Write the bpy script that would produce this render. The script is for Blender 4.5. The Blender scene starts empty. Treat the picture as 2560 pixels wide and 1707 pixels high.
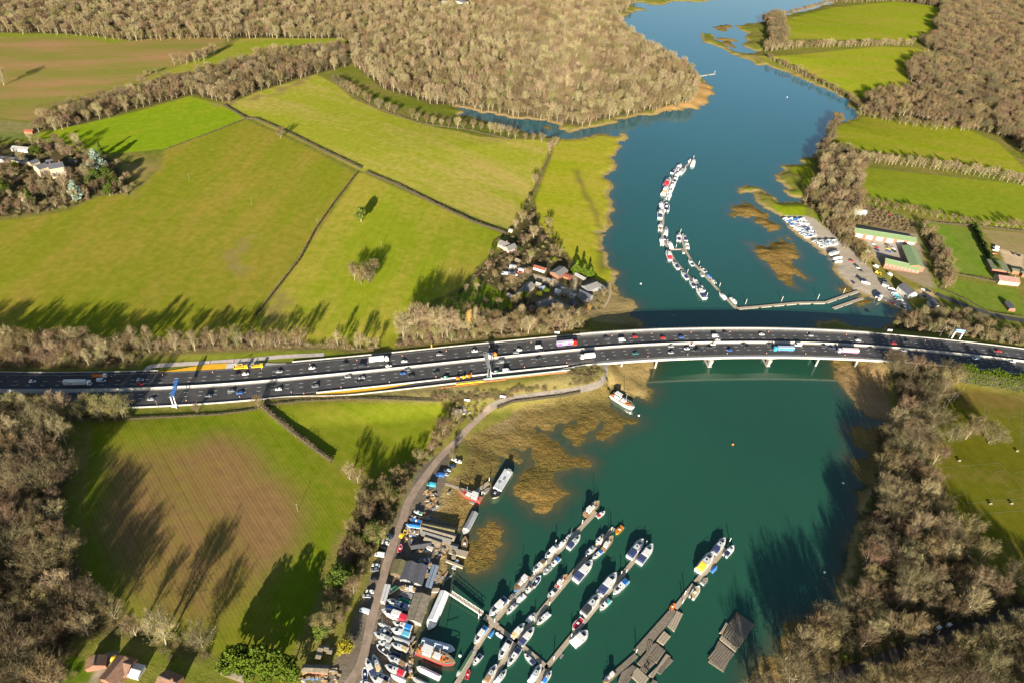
import bpy, math, random
import numpy as np
from mathutils import Vector, Matrix, Euler
random.seed(7); RNG = np.random.default_rng(11)
PI = math.pi
SC = bpy.context.scene
COL = SC.collection
# ------------------------------------------------------------------ camera
CAMH = 330.0; PITCH = math.radians(38.5); ROLL = math.radians(5.5); FPX = 1707.0
cd = bpy.data.cameras.new('camera'); cam = bpy.data.objects.new('camera', cd); COL.objects.link(cam)
cam.location = (0, 0, CAMH); cam.rotation_euler = (Matrix.Rotation(PI/2 - PITCH, 3, 'X') @ Matrix.Rotation(ROLL, 3, 'Z')).to_euler()
cd.sensor_width = 36; cd.lens = 24.0; cd.clip_end = 30000; cd.clip_start = 1
SC.camera = cam
# ------------------------------------------------------------------ world, sun, exposure
SUN_AZ = math.radians(2.5); SUN_EL = math.radians(15.8)
w = bpy.data.worlds.new('World'); SC.world = w; w.use_nodes = True
nt = w.node_tree; nt.nodes.clear()
sky = nt.nodes.new('ShaderNodeTexSky'); sky.sky_type = 'NISHITA'; sky.sun_disc = False
sky.sun_elevation = SUN_EL; sky.sun_rotation = PI + SUN_AZ
sky.air_density = 1.0; sky.dust_density = 0.6; sky.ozone_density = 1.0
bg = nt.nodes.new('ShaderNodeBackground'); bg.inputs['Strength'].default_value = 0.05
wo = nt.nodes.new('ShaderNodeOutputWorld')
nt.links.new(sky.outputs[0], bg.inputs[0]); nt.links.new(bg.outputs[0], wo.inputs[0])
sl = bpy.data.lights.new('sun', 'SUN'); sl.energy = 5.0; sl.angle = math.radians(0.5); sl.color = (1.0, 0.90, 0.74)
sun = bpy.data.objects.new('sun', sl); COL.objects.link(sun); sun.location = (-100, -400, 500)
sd = Vector((math.sin(SUN_AZ)*math.cos(SUN_EL), math.cos(SUN_AZ)*math.cos(SUN_EL), -math.sin(SUN_EL)))
sun.rotation_euler = sd.to_track_quat('-Z', 'Y').to_euler()
SC.view_settings.view_transform = 'Standard'; SC.view_settings.look = 'None'
SC.view_settings.exposure = 1.6; SC.view_settings.gamma = 1.0
SC.cycles.max_bounces = 5; SC.cycles.diffuse_bounces = 2; SC.cycles.glossy_bounces = 2
SC.cycles.transparent_max_bounces = 4
# ------------------------------------------------------------------ projection of photo pixels onto the place
def ray(px, py):
    dx = (px - 1280.0)/FPX; dy = (853.5 - py)/FPX
    cr, sr = math.cos(ROLL), math.sin(ROLL); dx, dy = dx*cr-dy*sr, dx*sr+dy*cr
    c, s = math.cos(PITCH), math.sin(PITCH)
    return np.array((dx, c + dy*s, -s + dy*c))
def to_px(x, y, z):
    zc = y*math.cos(PITCH)+(CAMH-z)*math.sin(PITCH); a = x/zc; b = (y*math.sin(PITCH)-(CAMH-z)*math.cos(PITCH))/zc
    cr, sr = math.cos(ROLL), math.sin(ROLL); return 1280+FPX*(a*cr+b*sr), 853.5-FPX*(-a*sr+b*cr)
def at(px, py, z=0.0):
    d = ray(px, py); t = (z - CAMH)/d[2]
    return np.array((d[0]*t, d[1]*t, z))
# ------------------------------------------------------------------ object helpers
def link(o, parent=None):
    COL.objects.link(o)
    if parent is not None: o.parent = parent
    return o
def tag(o, label=None, cat=None, group=None, kind=None):
    if label: o['label'] = label
    if cat: o['category'] = cat
    if group: o['group'] = group
    if kind: o['kind'] = kind
    return o
def empty(name, loc, rz=0.0, sc=(1, 1, 1)):
    o = bpy.data.objects.new(name, None); o.location = loc; o.rotation_euler = (0, 0, rz); o.scale = sc
    o.empty_display_size = 0.5
    return link(o)
def inst(name, me, parent=None, mat=None, loc=None, rz=None):
    o = bpy.data.objects.new(name, me); link(o, parent)
    if loc is not None: o.location = loc
    if rz is not None: o.rotation_euler = (0, 0, rz)
    if mat is not None and len(o.material_slots):
        o.material_slots[0].link = 'OBJECT'; o.material_slots[0].material = mat
    return o
class MB:
    """collects simple shapes into one mesh"""
    def __init__(s): s.v = []; s.f = []; s.m = []
    def add(s, vs, fs, m=0):
        b = len(s.v); s.v += [tuple(map(float, p)) for p in vs]; s.f += [tuple(b+i for i in f) for f in fs]; s.m += [m]*len(fs); return s
    def box(s, c, d, rz=0.0, m=0, taper=1.0):
        cx, cy, cz = c; hx, hy, hz = d[0]/2, d[1]/2, d[2]/2; co, si = math.cos(rz), math.sin(rz); vs = []
        for z in (-1, 1):
            k = taper if z > 0 else 1.0
            for x, y in ((-1, -1), (1, -1), (1, 1), (-1, 1)):
                X, Y = x*hx*k, y*hy*k
                vs.append((cx + X*co - Y*si, cy + X*si + Y*co, cz + z*hz))
        return s.add(vs, [(3, 2, 1, 0), (4, 5, 6, 7), (0, 1, 5, 4), (1, 2, 6, 5), (2, 3, 7, 6), (3, 0, 4, 7)], m)
    def tube(s, p, q, r0, r1=None, n=6, m=0, cap=True):
        r1 = r0 if r1 is None else r1
        p = Vector(p); q = Vector(q); d = (q-p).normalized()
        a = d.orthogonal().normalized(); b = d.cross(a); vs = []
        for c, r in ((p, r0), (q, r1)):
            for i in range(n):
                t = 2*PI*i/n; vs.append(c + a*(r*math.cos(t)) + b*(r*math.sin(t)))
        fs = [(i, (i+1) % n, n+(i+1) % n, n+i) for i in range(n)]
        if cap: fs += [tuple(range(n-1, -1, -1)), tuple(range(n, 2*n))]
        return s.add(vs, fs, m)
    def loft(s, rings, m=0, cap0=True, cap1=True, closed=True):
        n = len(rings[0]); vs = [p for r in rings for p in r]; fs = []
        for k in range(len(rings)-1):
            for i in range(n if closed else n-1):
                j = (i+1) % n; fs.append((k*n+i, k*n+j, (k+1)*n+j, (k+1)*n+i))
        if cap0: fs.append(tuple(range(n-1, -1, -1)))
        if cap1: fs.append(tuple((len(rings)-1)*n+i for i in range(n)))
        return s.add(vs, fs, m)
    def prism(s, poly, z0, z1, m=0):
        n = len(poly)
        a = sum(poly[i][0]*poly[(i+1) % n][1]-poly[(i+1) % n][0]*poly[i][1] for i in range(n))
        if a < 0: poly = poly[::-1]
        return s.loft([[(x, y, z0) for x, y in poly], [(x, y, z1) for x, y in poly]], m)
    def mesh(s, name, mats, smooth=False):
        me = bpy.data.meshes.new(name); me.from_pydata(s.v, [], s.f)
        for mt in (mats if isinstance(mats, (list, tuple)) else [mats]): me.materials.append(mt)
        me.polygons.foreach_set('material_index', s.m)
        if smooth: me.polygons.foreach_set('use_smooth', [True]*len(s.f))
        me.update(); return me
    def build(s, name, mats, parent=None, loc=None, rz=None, smooth=False):
        return inst(name, s.mesh(name, mats, smooth), parent, None, loc, rz)
# ------------------------------------------------------------------ materials
MATS = {}
def mat(name, col, rough=0.7, var=0.12, scale=1.5, metal=0.0, bump=0.0, spec=0.3, col2=None, stretch=(1, 1, 1), objrand=0.0):
    """principled material whose colour wanders with a noise between two tones"""
    if name in MATS: return MATS[name]
    m = bpy.data.materials.new(name); m.use_nodes = True; n = m.node_tree.nodes; L = m.node_tree.links
    b = n['Principled BSDF']; b.inputs['Roughness'].default_value = rough; b.inputs['Metallic'].default_value = metal
    b.inputs['Specular IOR Level'].default_value = spec
    tc = n.new('ShaderNodeTexCoord'); mp = n.new('ShaderNodeMapping'); mp.inputs['Scale'].default_value = stretch
    L.new(tc.outputs['Object'], mp.inputs[0])
    no = n.new('ShaderNodeTexNoise'); no.inputs['Scale'].default_value = scale; no.inputs['Detail'].default_value = 5; no.inputs['Roughness'].default_value = 0.65
    L.new(mp.outputs[0], no.inputs['Vector'])
    mx = n.new('ShaderNodeMix'); mx.data_type = 'RGBA'
    c2 = col2 or tuple(max(0, c*(1-2*var)) for c in col); c1 = col if col2 else tuple(min(1, c*(1+var)) for c in col)
    mx.inputs['A'].default_value = (*c2, 1); mx.inputs['B'].default_value = (*c1, 1)
    rm = n.new('ShaderNodeMapRange'); rm.inputs['From Min'].default_value = 0.33; rm.inputs['From Max'].default_value = 0.67
    L.new(no.outputs['Fac'], rm.inputs[0]); L.new(rm.outputs[0], mx.inputs['Factor']); out = mx.outputs['Result']
    if objrand:
        oi = n.new('ShaderNodeObjectInfo'); hs = n.new('ShaderNodeHueSaturation')
        r2 = n.new('ShaderNodeMapRange'); r2.inputs['To Min'].default_value = 1-objrand; r2.inputs['To Max'].default_value = 1+objrand
        L.new(oi.outputs['Random'], r2.inputs[0]); L.new(r2.outputs[0], hs.inputs['Value'])
        w2 = n.new('ShaderNodeMath'); w2.operation = 'MULTIPLY'; w2.inputs[1].default_value = 7.31
        fr = n.new('ShaderNodeMath'); fr.operation = 'FRACT'; L.new(oi.outputs['Random'], w2.inputs[0]); L.new(w2.outputs[0], fr.inputs[0])
        r3 = n.new('ShaderNodeMapRange'); r3.inputs['To Min'].default_value = 0.48; r3.inputs['To Max'].default_value = 0.525
        L.new(fr.outputs[0], r3.inputs[0]); L.new(r3.outputs[0], hs.inputs['Hue'])
        L.new(out, hs.inputs['Color']); out = hs.outputs[0]
    L.new(out, b.inputs['Base Color'])
    if bump:
        bp = n.new('ShaderNodeBump'); bp.inputs['Strength'].default_value = bump; bp.inputs['Distance'].default_value = 0.3
        L.new(no.outputs['Fac'], bp.inputs['Height']); L.new(bp.outputs[0], b.inputs['Normal'])
    MATS[name] = m; return m
# frames: where a table of coordinates was read (origin and zoom of the enlarged piece of the photo)
FR = {'n': (0, 0, 1), 'A': (0, 0, 3.647), 'B': (640, 0, 3.647), 'C': (1280, 0, 3.647), 'D': (1920, 0, 3.647),
      'E': (0, 430, 3.647), 'F': (640, 430, 3.647), 'G': (1280, 430, 3.647), 'H': (1920, 430, 3.647),
      'I': (0, 860, 3.647), 'J': (640, 860, 3.647), 'K': (1280, 860, 3.647), 'L': (1920, 860, 3.647),
      'M': (0, 1277, 3.647), 'N': (640, 1277, 3.647), 'O': (1280, 1277, 3.647), 'P': (1920, 1277, 3.647),
      'g': (900, 1250, 6.817), 'y': (880, 1460, 6.347), 'b': (1140, 1430, 5.66), 'e': (1920, 530, 6.031),
      'h': (1060, 1110, 6.817), 'f': (1240, 560, 6.534), 'p': (1600, 380, 3.823), 'q': (0, 340, 6.533),
      '1': (0, 880, 4.9), '2': (440, 860, 4.9), '3': (900, 830, 4.9), '4': (1360, 800, 4.9), '5': (1820, 800, 4.9), '6': (2200, 800, 6.533)}
def px(f, x, y):
    a, b, s = FR[f]; return (a + x/s, b + y/s)
def pts(s):
    """'K 12,34 56,78 n 900,100' -> list of photo pixels; a letter switches the frame"""
    out = []; f = 'n'
    for t in s.split():
        if ',' in t:
            x, y = t.split(','); out.append(px(f, float(x), float(y)))
        else: f = t
    return out
# ------------------------------------------------------------------ shoreline and relief
WATER = pts('''C 1850,5 1600,15 1400,40 1240,50 1200,25 1100,30 1080,45 1170,70 1240,100 1120,105 1040,110 1070,135 1000,155 970,185
n 1552,62 1600,108 1650,140 1700,164 1738,185 1752,195 C 1745,720 1790,770 1810,820 1855,860 1790,880 1800,930 1770,950 1720,960 1700,1000 1600,990 1500,1010 1300,1050 1100,1070 960,1095 740,1165 600,1195 500,1210 450,1190 440,1150 370,1125 240,1100 130,1085 0,1080
B 2230,1060 2040,1030 1960,1000 1830,975 1850,1060 2000,1080 2150,1130 2240,1160 2290,1180 C 0,1170 150,1215 370,1250 520,1268 660,1250 830,1218 1000,1215 1050,1230 1055,1275 1000,1340 950,1400 935,1490 930,1560
G 925,150 910,300 890,420 880,520 835,620 835,690 870,780 910,880 950,980 965,1060 975,1130 1060,1150 1120,1200 1155,1235 1070,1300 1155,1340 1155,1420
n 1625,870 1634,909 K 1250,240 1230,330 1225,390 1290,410 1270,500 1200,495 1060,490 1000,430 900,400 900,450 890,550 960,610 1040,670 1155,690 1080,720 1020,710 1000,780 900,840 820,880 770,860 780,800 850,710 820,685 780,740 700,790 640,840 630,900 600,925 540,890 500,850 450,820 470,760 520,730 600,660 570,640 500,720 400,740 380,790 330,790 200,750 230,820 350,860 430,900 470,980 550,1040 650,1035 725,1085 640,1125 530,1150 400,1150 370,1220 380,1280 460,1330 540,1355 440,1400 390,1440 370,1510 320,1535 240,1530 210,1460 100,1420 10,1360 10,1300 60,1200 200,1120 230,1130 200,1060 190,960 160,900 110,970
h 1600,90 1440,70 1560,120 1640,180 1700,280 1620,330 1530,310 1380,230 1150,100 1040,90 890,10 1000,80 1170,200 1320,320 1260,400 1200,540 1100,560 1010,520 1100,600 1170,690 870,835 960,870 990,820 1040,870 970,980 900,1000 830,1050 760,1150 700,1310 620,1400 590,1500
g 1650,500 1600,660 1500,700 1560,800 1500,1000 1480,1100 1500,1190 1440,1280 1390,1400 1350,1480 y 1390,80 1290,200 1200,450 1100,600 1050,720 960,800 960,960 930,1100 900,1300 880,1568
n 1005,1900 1880,1900 1880,1700 1905,1640 1960,1590 2030,1540 2090,1480 2115,1430 P 720,400 770,270 800,130 820,0
L 820,1450 820,1330 940,1300 850,1250 770,1150 750,1040 960,1030 870,960 790,930 750,830 740,760 870,770 960,800 890,740 1200,735 1100,710 980,690 880,640 800,560 740,480 660,380 600,290 600,240 640,225 590,200
n 2082,900 2070,850 2030,822 H 450,1350 620,1340 650,1370 800,1420 1100,1400 1130,1310 1200,1290 1250,1270 1100,1220 1000,1170 920,1140 830,1170 850,1120 770,1070 680,990 600,900 590,830 540,760 430,690 300,600 170,500 130,420 60,380 0,350
G 2260,300 2210,220 2240,180 2150,190 2070,200 2120,130 2230,140 2280,160 2330,205 H 100,280 330,270 300,240 200,225 190,160 90,90 60,30 D 110,1568 200,1500 320,1450 400,1430 440,1400 510,1340 540,1240 560,1160 600,1090 630,1020 700,1035 690,1060 660,1110 700,1120 780,1090 830,1050 800,1010 740,970 640,880 500,800 350,740 200,690 100,640 0,600
C 2240,600 2000,500 1850,420 1740,370 1705,310 1800,310 1850,350 1950,420 2060,480 2200,490 2260,470 2150,440 2130,350 2140,320 2050,250 2040,230 2200,215 2300,190 D 0,140 100,165 300,110 480,60 560,30 600,-10
n 2150,-40 1900,-45''')
ISLES = [pts(s) for s in (
 'C 1815,245 1900,230 2010,240 1950,260 1970,295 1880,280', 'C 1880,345 1960,350 2050,380 1990,395 2040,440 1950,410',
 'G 1980,400 2010,310 2120,255 2190,300 2260,350 2330,420 H 0,440 100,510 60,540 0,545 G 2280,480 2170,400 2060,400',
 'G 2150,650 2240,670 2330,690 H 30,640 160,580 220,630 260,680 220,700 300,740 220,790 200,840 270,900 360,960 340,980 250,920 230,970 270,1060 180,1040 90,970 60,900 0,830 G 2250,780 2230,700',
 'H 650,1075 700,1050 770,1060 770,1090 690,1110', 'H 800,1200 850,1170 930,1170 900,1230 830,1240',
 'N 1930,300 2010,150 2130,90 2200,140 2250,240 2200,330 2190,450 2080,540 1930,560 1890,470', 'C 290,1165 330,1150 350,1170 320,1185')]
def world_poly(pp, zf=0.0): return np.array([at(x, y, zf)[:2] for x, y in pp])
def rough_poly(P, seg=6.0, amp=0.16, seed=1):
    """subdivide a closed outline and wobble it so banks look eroded"""
    r = np.random.default_rng(seed); P = np.asarray(P)
    for _ in range(3):
        Q = np.roll(P, -1, 0); d = np.linalg.norm(Q-P, axis=1); out = []
        for a, b, l in zip(P, Q, d):
            out.append(a)
            if l > seg:
                n = np.array((-(b-a)[1], (b-a)[0]))/l
                out.append((a+b)/2 + n*r.normal(0, amp)*min(l, 30))
        P = np.array(out)
    return P
def sdf(X, Y, P, R=60.0):
    """signed distance (positive inside) of every grid point to a polygon; -R where it is farther off"""
    P = np.asarray(P, dtype=np.float32); out = np.full(X.shape, -R, np.float32)
    x0, y0 = P.min(0)-R; x1, y1 = P.max(0)+R
    ii = np.nonzero((X > x0) & (X < x1) & (Y > y0) & (Y < y1))
    if len(ii[0]) == 0: return out
    x = X[ii].astype(np.float32); y = Y[ii].astype(np.float32)
    d2 = np.full(x.shape, 1e12, np.float32); ins = np.zeros(x.shape, bool)
    Q = np.roll(P, -1, 0)
    for (ax, ay), (bx, by) in zip(P, Q):
        ex, ey = bx-ax, by-ay; l2 = ex*ex+ey*ey
        if l2 < 1e-9: continue
        px_, py_ = x-ax, y-ay
        t = np.clip((px_*ex+py_*ey)/l2, 0, 1)
        np.minimum(d2, (px_-t*ex)**2+(py_-t*ey)**2, out=d2)
        if ay != by: ins ^= ((ay > y) != (by > y)) & (x < (bx-ax)*(y-ay)/(by-ay)+ax)
    d = np.sqrt(d2); out[ii] = np.clip(np.where(ins, d, -d), -R, 1e6); return out
def inpoly(pt, P):
    x, y = pt; c = False; n = len(P)
    for i in range(n):
        ax, ay = P[i]; bx, by = P[(i+1) % n]
        if (ay > y) != (by > y) and x < (bx-ax)*(y-ay)/(by-ay)+ax: c = not c
    return c
def axis(lo, hi, core, far=7000.0):
    a = list(core); s = a[-1]-a[-2]
    while a[-1] < far: s *= 1.35; a.append(a[-1]+s)
    s = core[1]-core[0]; b = []
    v = core[0]
    while v > -far: s *= 1.35; v -= s; b.append(v)
    return np.array(b[::-1]+a)
def ramp(a, b, s0, s1):
    out = [a]
    while out[-1] < b: out.append(out[-1] + s0 + (s1-s0)*(out[-1]-a)/(b-a))
    return out
gx = ramp(0, 1250, 1.7, 4.2); GX = axis(0, 0, [-v for v in gx[:0:-1]] + gx); GY = axis(0, 0, ramp(110, 1900, 1.5, 5.0))
XX, YY = np.meshgrid(GX, GY, indexing='ij')
WP = rough_poly(world_poly(WATER), 2.5, 0.17, 3)
SW = sdf(XX, YY, WP, 400.0)                     # >0 on the water
for k, isl in enumerate(ISLES): SW = np.minimum(SW, -sdf(XX, YY, rough_poly(world_poly(isl), 2.0, 0.24, 20+k), 400.0))
DL = -SW                                        # >0 on land
# flat low ground: salt marsh, yards, river meadow
LOW = {k: pts(v) for k, v in {
 'marsh_w': 'G 880,1000 980,1100 1060,1150 1155,1235 1070,1300 1155,1340 1155,1430 n 1640,880 1634,930 1610,1000 K 900,400 780,420 640,460 400,520 100,580 0,620 J 2334,650 2200,720 2050,800 1900,870 1950,960 1900,1180 1750,1220 1720,1290 1650,1450 1600,1568 g 1300,100 1150,300 1700,500 n 1250,1500 1450,1330 1700,1000 1640,860 1520,800 G 700,1180 800,1080',
 'yard_s': 'J 1900,870 1780,990 1720,1290 1600,1568 N 1850,150 1700,650 1600,900 1450,1100 1400,1568 n 1005,1800 800,1800 880,1560 960,1350 1050,1160',
 'yard_e': 'H 130,400 330,400 430,430 560,540 700,640 850,800 960,900 1000,960 1100,1030 1250,1150 1330,1260 1250,1270 1000,1170 850,1120 770,1070 600,900 590,830 430,690 170,500',
 'marsh_e': 'L 590,160 960,150 1090,300 1110,500 1120,680 1200,735 1100,800 1100,1300 960,1300 800,1568 n 2060,1700 1890,1700 2050,1100 2060,930',
 'meadow': 'n 1385,370 1410,345 1560,335 1575,350 1545,400 1540,500 1515,600 1555,735 1530,735 1420,640 1340,560 1335,490 1365,420'}.items()}
dl = np.minimum(DL, 400.0)
for k, p in LOW.items(): dl = np.minimum(dl, np.maximum(-sdf(XX, YY, world_poly(p, 1.0), 260.0), 0))
smooth = lambda t: np.clip(t, 0, 1)**2*(3-2*np.clip(t, 0, 1))
ZR = 11.0                                       # level of the motorway
HH = np.where(DL > 0, 0.12 + 0.9*smooth(DL/10.0), np.maximum(DL*0.12, -2.5)) + 10.5*(1-np.exp(-np.maximum(dl, 0)/70.0))
HH += np.where(dl > 5, 1.2*np.sin(XX*0.011+1.0)*np.cos(YY*0.013)*smooth(dl/120), 0)
# motorway centre line (the pale central barrier) and embankment
MWC = pts('n -330,972 -160,975 1 0,470 500,480 1100,475 1800,445 2 0,535 600,505 1200,445 1800,385 3 0,495 600,430 1200,360 1700,310 4 0,405 600,340 1200,300 1700,280 2352,272 5 600,270 1200,285 1700,310 2352,365 6 900,510 1500,570 2352,665 n 2720,926 2960,965')
cl0 = np.array([at(x, y, ZR)[:2] for x, y in MWC])
def resample(P, step, smoothit=0):
    P = np.asarray(P, float); d = np.r_[0, np.cumsum(np.linalg.norm(np.diff(P, axis=0), axis=1))]
    n = max(2, int(d[-1]/step)+1); t = np.linspace(0, d[-1], n)
    Q = np.stack([np.interp(t, d, P[:, i]) for i in range(P.shape[1])], 1)
    for _ in range(smoothit): Q[1:-1] = (Q[:-2]+2*Q[1:-1]+Q[2:])/4
    return Q
CLINE = resample(cl0, 4.0, 120)
CT = np.gradient(CLINE, axis=0); CT /= np.linalg.norm(CT, axis=1)[:, None]; CN = np.stack([-CT[:, 1], CT[:, 0]], 1)   # CN points away from the camera (north)
# bridge runs between these two stations
def station(pxx, pyy):
    p = at(pxx, pyy, ZR)[:2]; return int(np.argmin(np.linalg.norm(CLINE-p, axis=1)))
S_W = station(1497, 868); S_E = station(2185, 868)
# signed lateral distance of every grid point to the centre line
from mathutils.kdtree import KDTree
kd = KDTree(len(CLINE))
for i, p in enumerate(CLINE): kd.insert((p[0], p[1], 0), i)
kd.balance()
LAT = np.full(XX.shape, 1e3, np.float32); STN = np.zeros(XX.shape, int)
ii = np.nonzero((YY > CLINE[:, 1].min()-80) & (YY < CLINE[:, 1].max()+80) & (np.abs(XX) < 700))
for a, b in zip(*ii):
    x, y = XX[a, b], YY[a, b]; i = min(max(int((x-CLINE[0, 0])/(CLINE[-1, 0]-CLINE[0, 0])*len(CLINE)), 0), len(CLINE)-1)
    if abs(y-CLINE[i, 1]) > 85: continue
    _, j, _ = kd.find((x, y, 0)); d = (x-CLINE[j, 0])*CN[j, 0]+(y-CLINE[j, 1])*CN[j, 1]
    LAT[a, b] = d; STN[a, b] = j
onland = (STN < S_W) | (STN > S_E)
al = np.abs(LAT)
SWID = np.where((LAT < 0) & (STN > station(690, 950)) & (STN < S_W), 26.0, np.where((LAT > 0) & (STN > station(350, 972)) & (STN < station(760, 945)), 25.0, 19.0))   # lay-by on the near side
SF = STN + np.clip(((XX-CLINE[STN, 0])*CT[STN, 0]+(YY-CLINE[STN, 1])*CT[STN, 1])/4.0, -.6, .6)
endf = np.minimum(smooth((S_W - SF)/4.0 + 1.0) + smooth((SF - S_E)/4.0 + 1.0), 1.0)
t = smooth((al-SWID)/22.0)
EMB = (al < 60) & (endf > 0)
HH = np.where(EMB, HH + ((ZR-0.35)*(1-t) + HH*t - HH)*endf, HH)
def hf(x, y):
    i = np.interp(x, GX, np.arange(len(GX))); j = np.interp(y, GY, np.arange(len(GY)))
    a = min(int(i), len(GX)-2); b = min(int(j), len(GY)-2); u = i-a; v = j-b
    return (HH[a, b]*(1-u)*(1-v)+HH[a+1, b]*u*(1-v)+HH[a, b+1]*(1-u)*v+HH[a+1, b+1]*u*v)
def hmax(x, y): return max(hf(x, y), 0.0)
def G(pxx, pyy):
    """photo pixel -> point on the ground (or the water)"""
    z = 2.0
    for _ in range(14):
        p = at(pxx, pyy, z); z = 0.5*z + 0.5*hmax(p[0], p[1])
    p = at(pxx, pyy, z); return np.array((p[0], p[1], hmax(p[0], p[1])))
def Gp(s): return [G(x, y) for x, y in pts(s)]
def G2(s): return np.array([G(x, y)[:2] for x, y in pts(s)])
# ------------------------------------------------------------------ ground: colours of fields, woods, marsh, yards
shape = XX.shape
CA = np.zeros(shape+(4,), np.float32); CB = np.zeros(shape+(4,), np.float32); FU = np.zeros(shape+(3,), np.float32)
CA[...] = (.125, .145, .018, 0); CB[...] = (.19, .155, .045, 0.5); FU[..., 0] = XX; FU[..., 1] = YY; FU[..., 2] = 0.5
def zone(poly, ca, cb, stripe=0.0, bump=0.1, ang=None, mott=0.5, edge=1.5, d=None):
    R_ = max(8.0, edge+4)
    """ang: two photo pixels giving the direction the rows run; mott: how much of the second colour"""
    s = sdf(XX, YY, poly, R_) if d is None else d
    k = smooth((s+edge)/(2*edge))[..., None]
    CA[...] = CA*(1-k) + np.array((*ca, stripe))*k; CB[...] = CB*(1-k) + np.array((*cb, bump))*k
    m = s > -0.5
    if ang is not None:
        v = G(*ang[1])[:2]-G(*ang[0])[:2]; v /= np.linalg.norm(v)
        u_ = XX*v[0]+YY*v[1]; v_ = -XX*v[1]+YY*v[0]
        FU[..., 0][m] = u_[m]; FU[..., 1][m] = v_[m]
    FU[..., 2] = FU[..., 2]*(1-k[..., 0]) + mott*k[..., 0]
GR1 = (.178, .192, .014); GR2 = (.25, .195, .032); GRN = (.085, .155, .004); TAN = (.26, .175, .075); FLOOR = (.095, .072, .036)
REED = (.33, .235, .115); MUD = (.20, .135, .05); MUD2 = (.115, .10, .035)
WOODS = {k: pts(v) for k, v in {
 'nw': 'n 0,84 160,90 330,106 560,98 870,98 882,165 950,222 1080,264 1130,266 1200,282 1280,297 1400,314 1450,324 1540,298 1690,272 1735,258 1745,200 1700,166 1650,142 1600,110 1552,66 1543,45 1590,12 1590,-60 1000,-75 0,-75 -160,-75 -160,84',
 'band': 'n 95,330 110,300 300,245 480,195 640,148 860,120 880,165 800,185 640,232 570,262 480,240 300,288 120,338',
 'ne': 'n 2100,2 2240,0 2345,18 2350,45 2330,62 2345,85 2300,112 2365,148 2300,148 2262,168 2268,200 2312,228 2160,246 2155,282 2420,322 2530,352 2560,395 2720,440 2720,-75 2100,-60',
 'ne2': 'n 1905,55 1950,42 1962,95 1960,125 1910,130 1925,100',
 'eb': 'n 2055,384 2110,376 2158,400 2160,430 2148,490 2162,520 2140,550 2090,560 2060,540 2015,520 2004,502 2040,470 2042,400',
 'ey': 'n 2045,535 2120,560 2135,610 2165,660 2152,665 2100,610 2062,572', 'er': 'n 2300,566 2340,590 2370,660 2382,722 2345,722 2322,640 2300,590',
 'em': 'n 2200,805 2262,790 2335,768 2400,778 2470,815 2560,845 2700,880 2700,892 2560,866 2420,843 2300,831 2200,818',
 'se': 'n 2215,905 2270,905 2360,905 2372,950 2345,1020 2338,1110 2338,1230 2400,1330 2470,1420 2560,1490 2700,1560 2700,1590 2560,1530 2450,1570 2300,1612 2150,1668 2000,1735 1880,1800 1890,1690 1960,1605 2040,1550 2100,1480 2130,1400 2150,1300 2190,1210 2190,1100 2230,1060 2240,1000',
 'se2': 'n 2640,1560 2560,1595 2400,1650 2200,1735 2100,1830 2760,1830',
 'sw': 'n -160,1040 100,1046 165,1066 175,1150 165,1250 175,1330 205,1430 295,1520 400,1582 520,1606 560,1650 480,1665 400,1640 300,1605 200,1610 190,1720 0,1830 -220,1830',
 'mn': 'n -260,850 380,858 640,845 800,864 985,872 1005,835 1060,805 1150,818 1300,803 1400,795 1465,802 1450,822 1380,833 1140,854 900,876 810,868 500,878 350,888 340,914 0,920 -260,926',
 'ms': 'n -260,1022 90,1010 335,1030 320,1050 180,1056 -260,1062',
 'mansion': 'n 0,360 90,350 200,350 240,395 290,400 320,440 340,470 320,490 240,492 180,520 100,535 0,548 -80,548 -80,360',
 'lane': 'n 1148,1028 1165,1045 1100,1120 1030,1190 985,1290 930,1390 890,1480 850,1560 800,1610 790,1560 850,1440 880,1330 905,1290 890,1230 935,1225 1010,1180 1060,1130 1105,1080',
 'farm': 'n 1185,670 1245,625 1270,585 1290,560 1325,500 1380,560 1420,640 1530,735 1500,775 1440,815 1380,825 1250,830 1150,820 1090,800 1160,740'}.items()}
ANG1 = ((640, 789), (893, 436))
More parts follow.
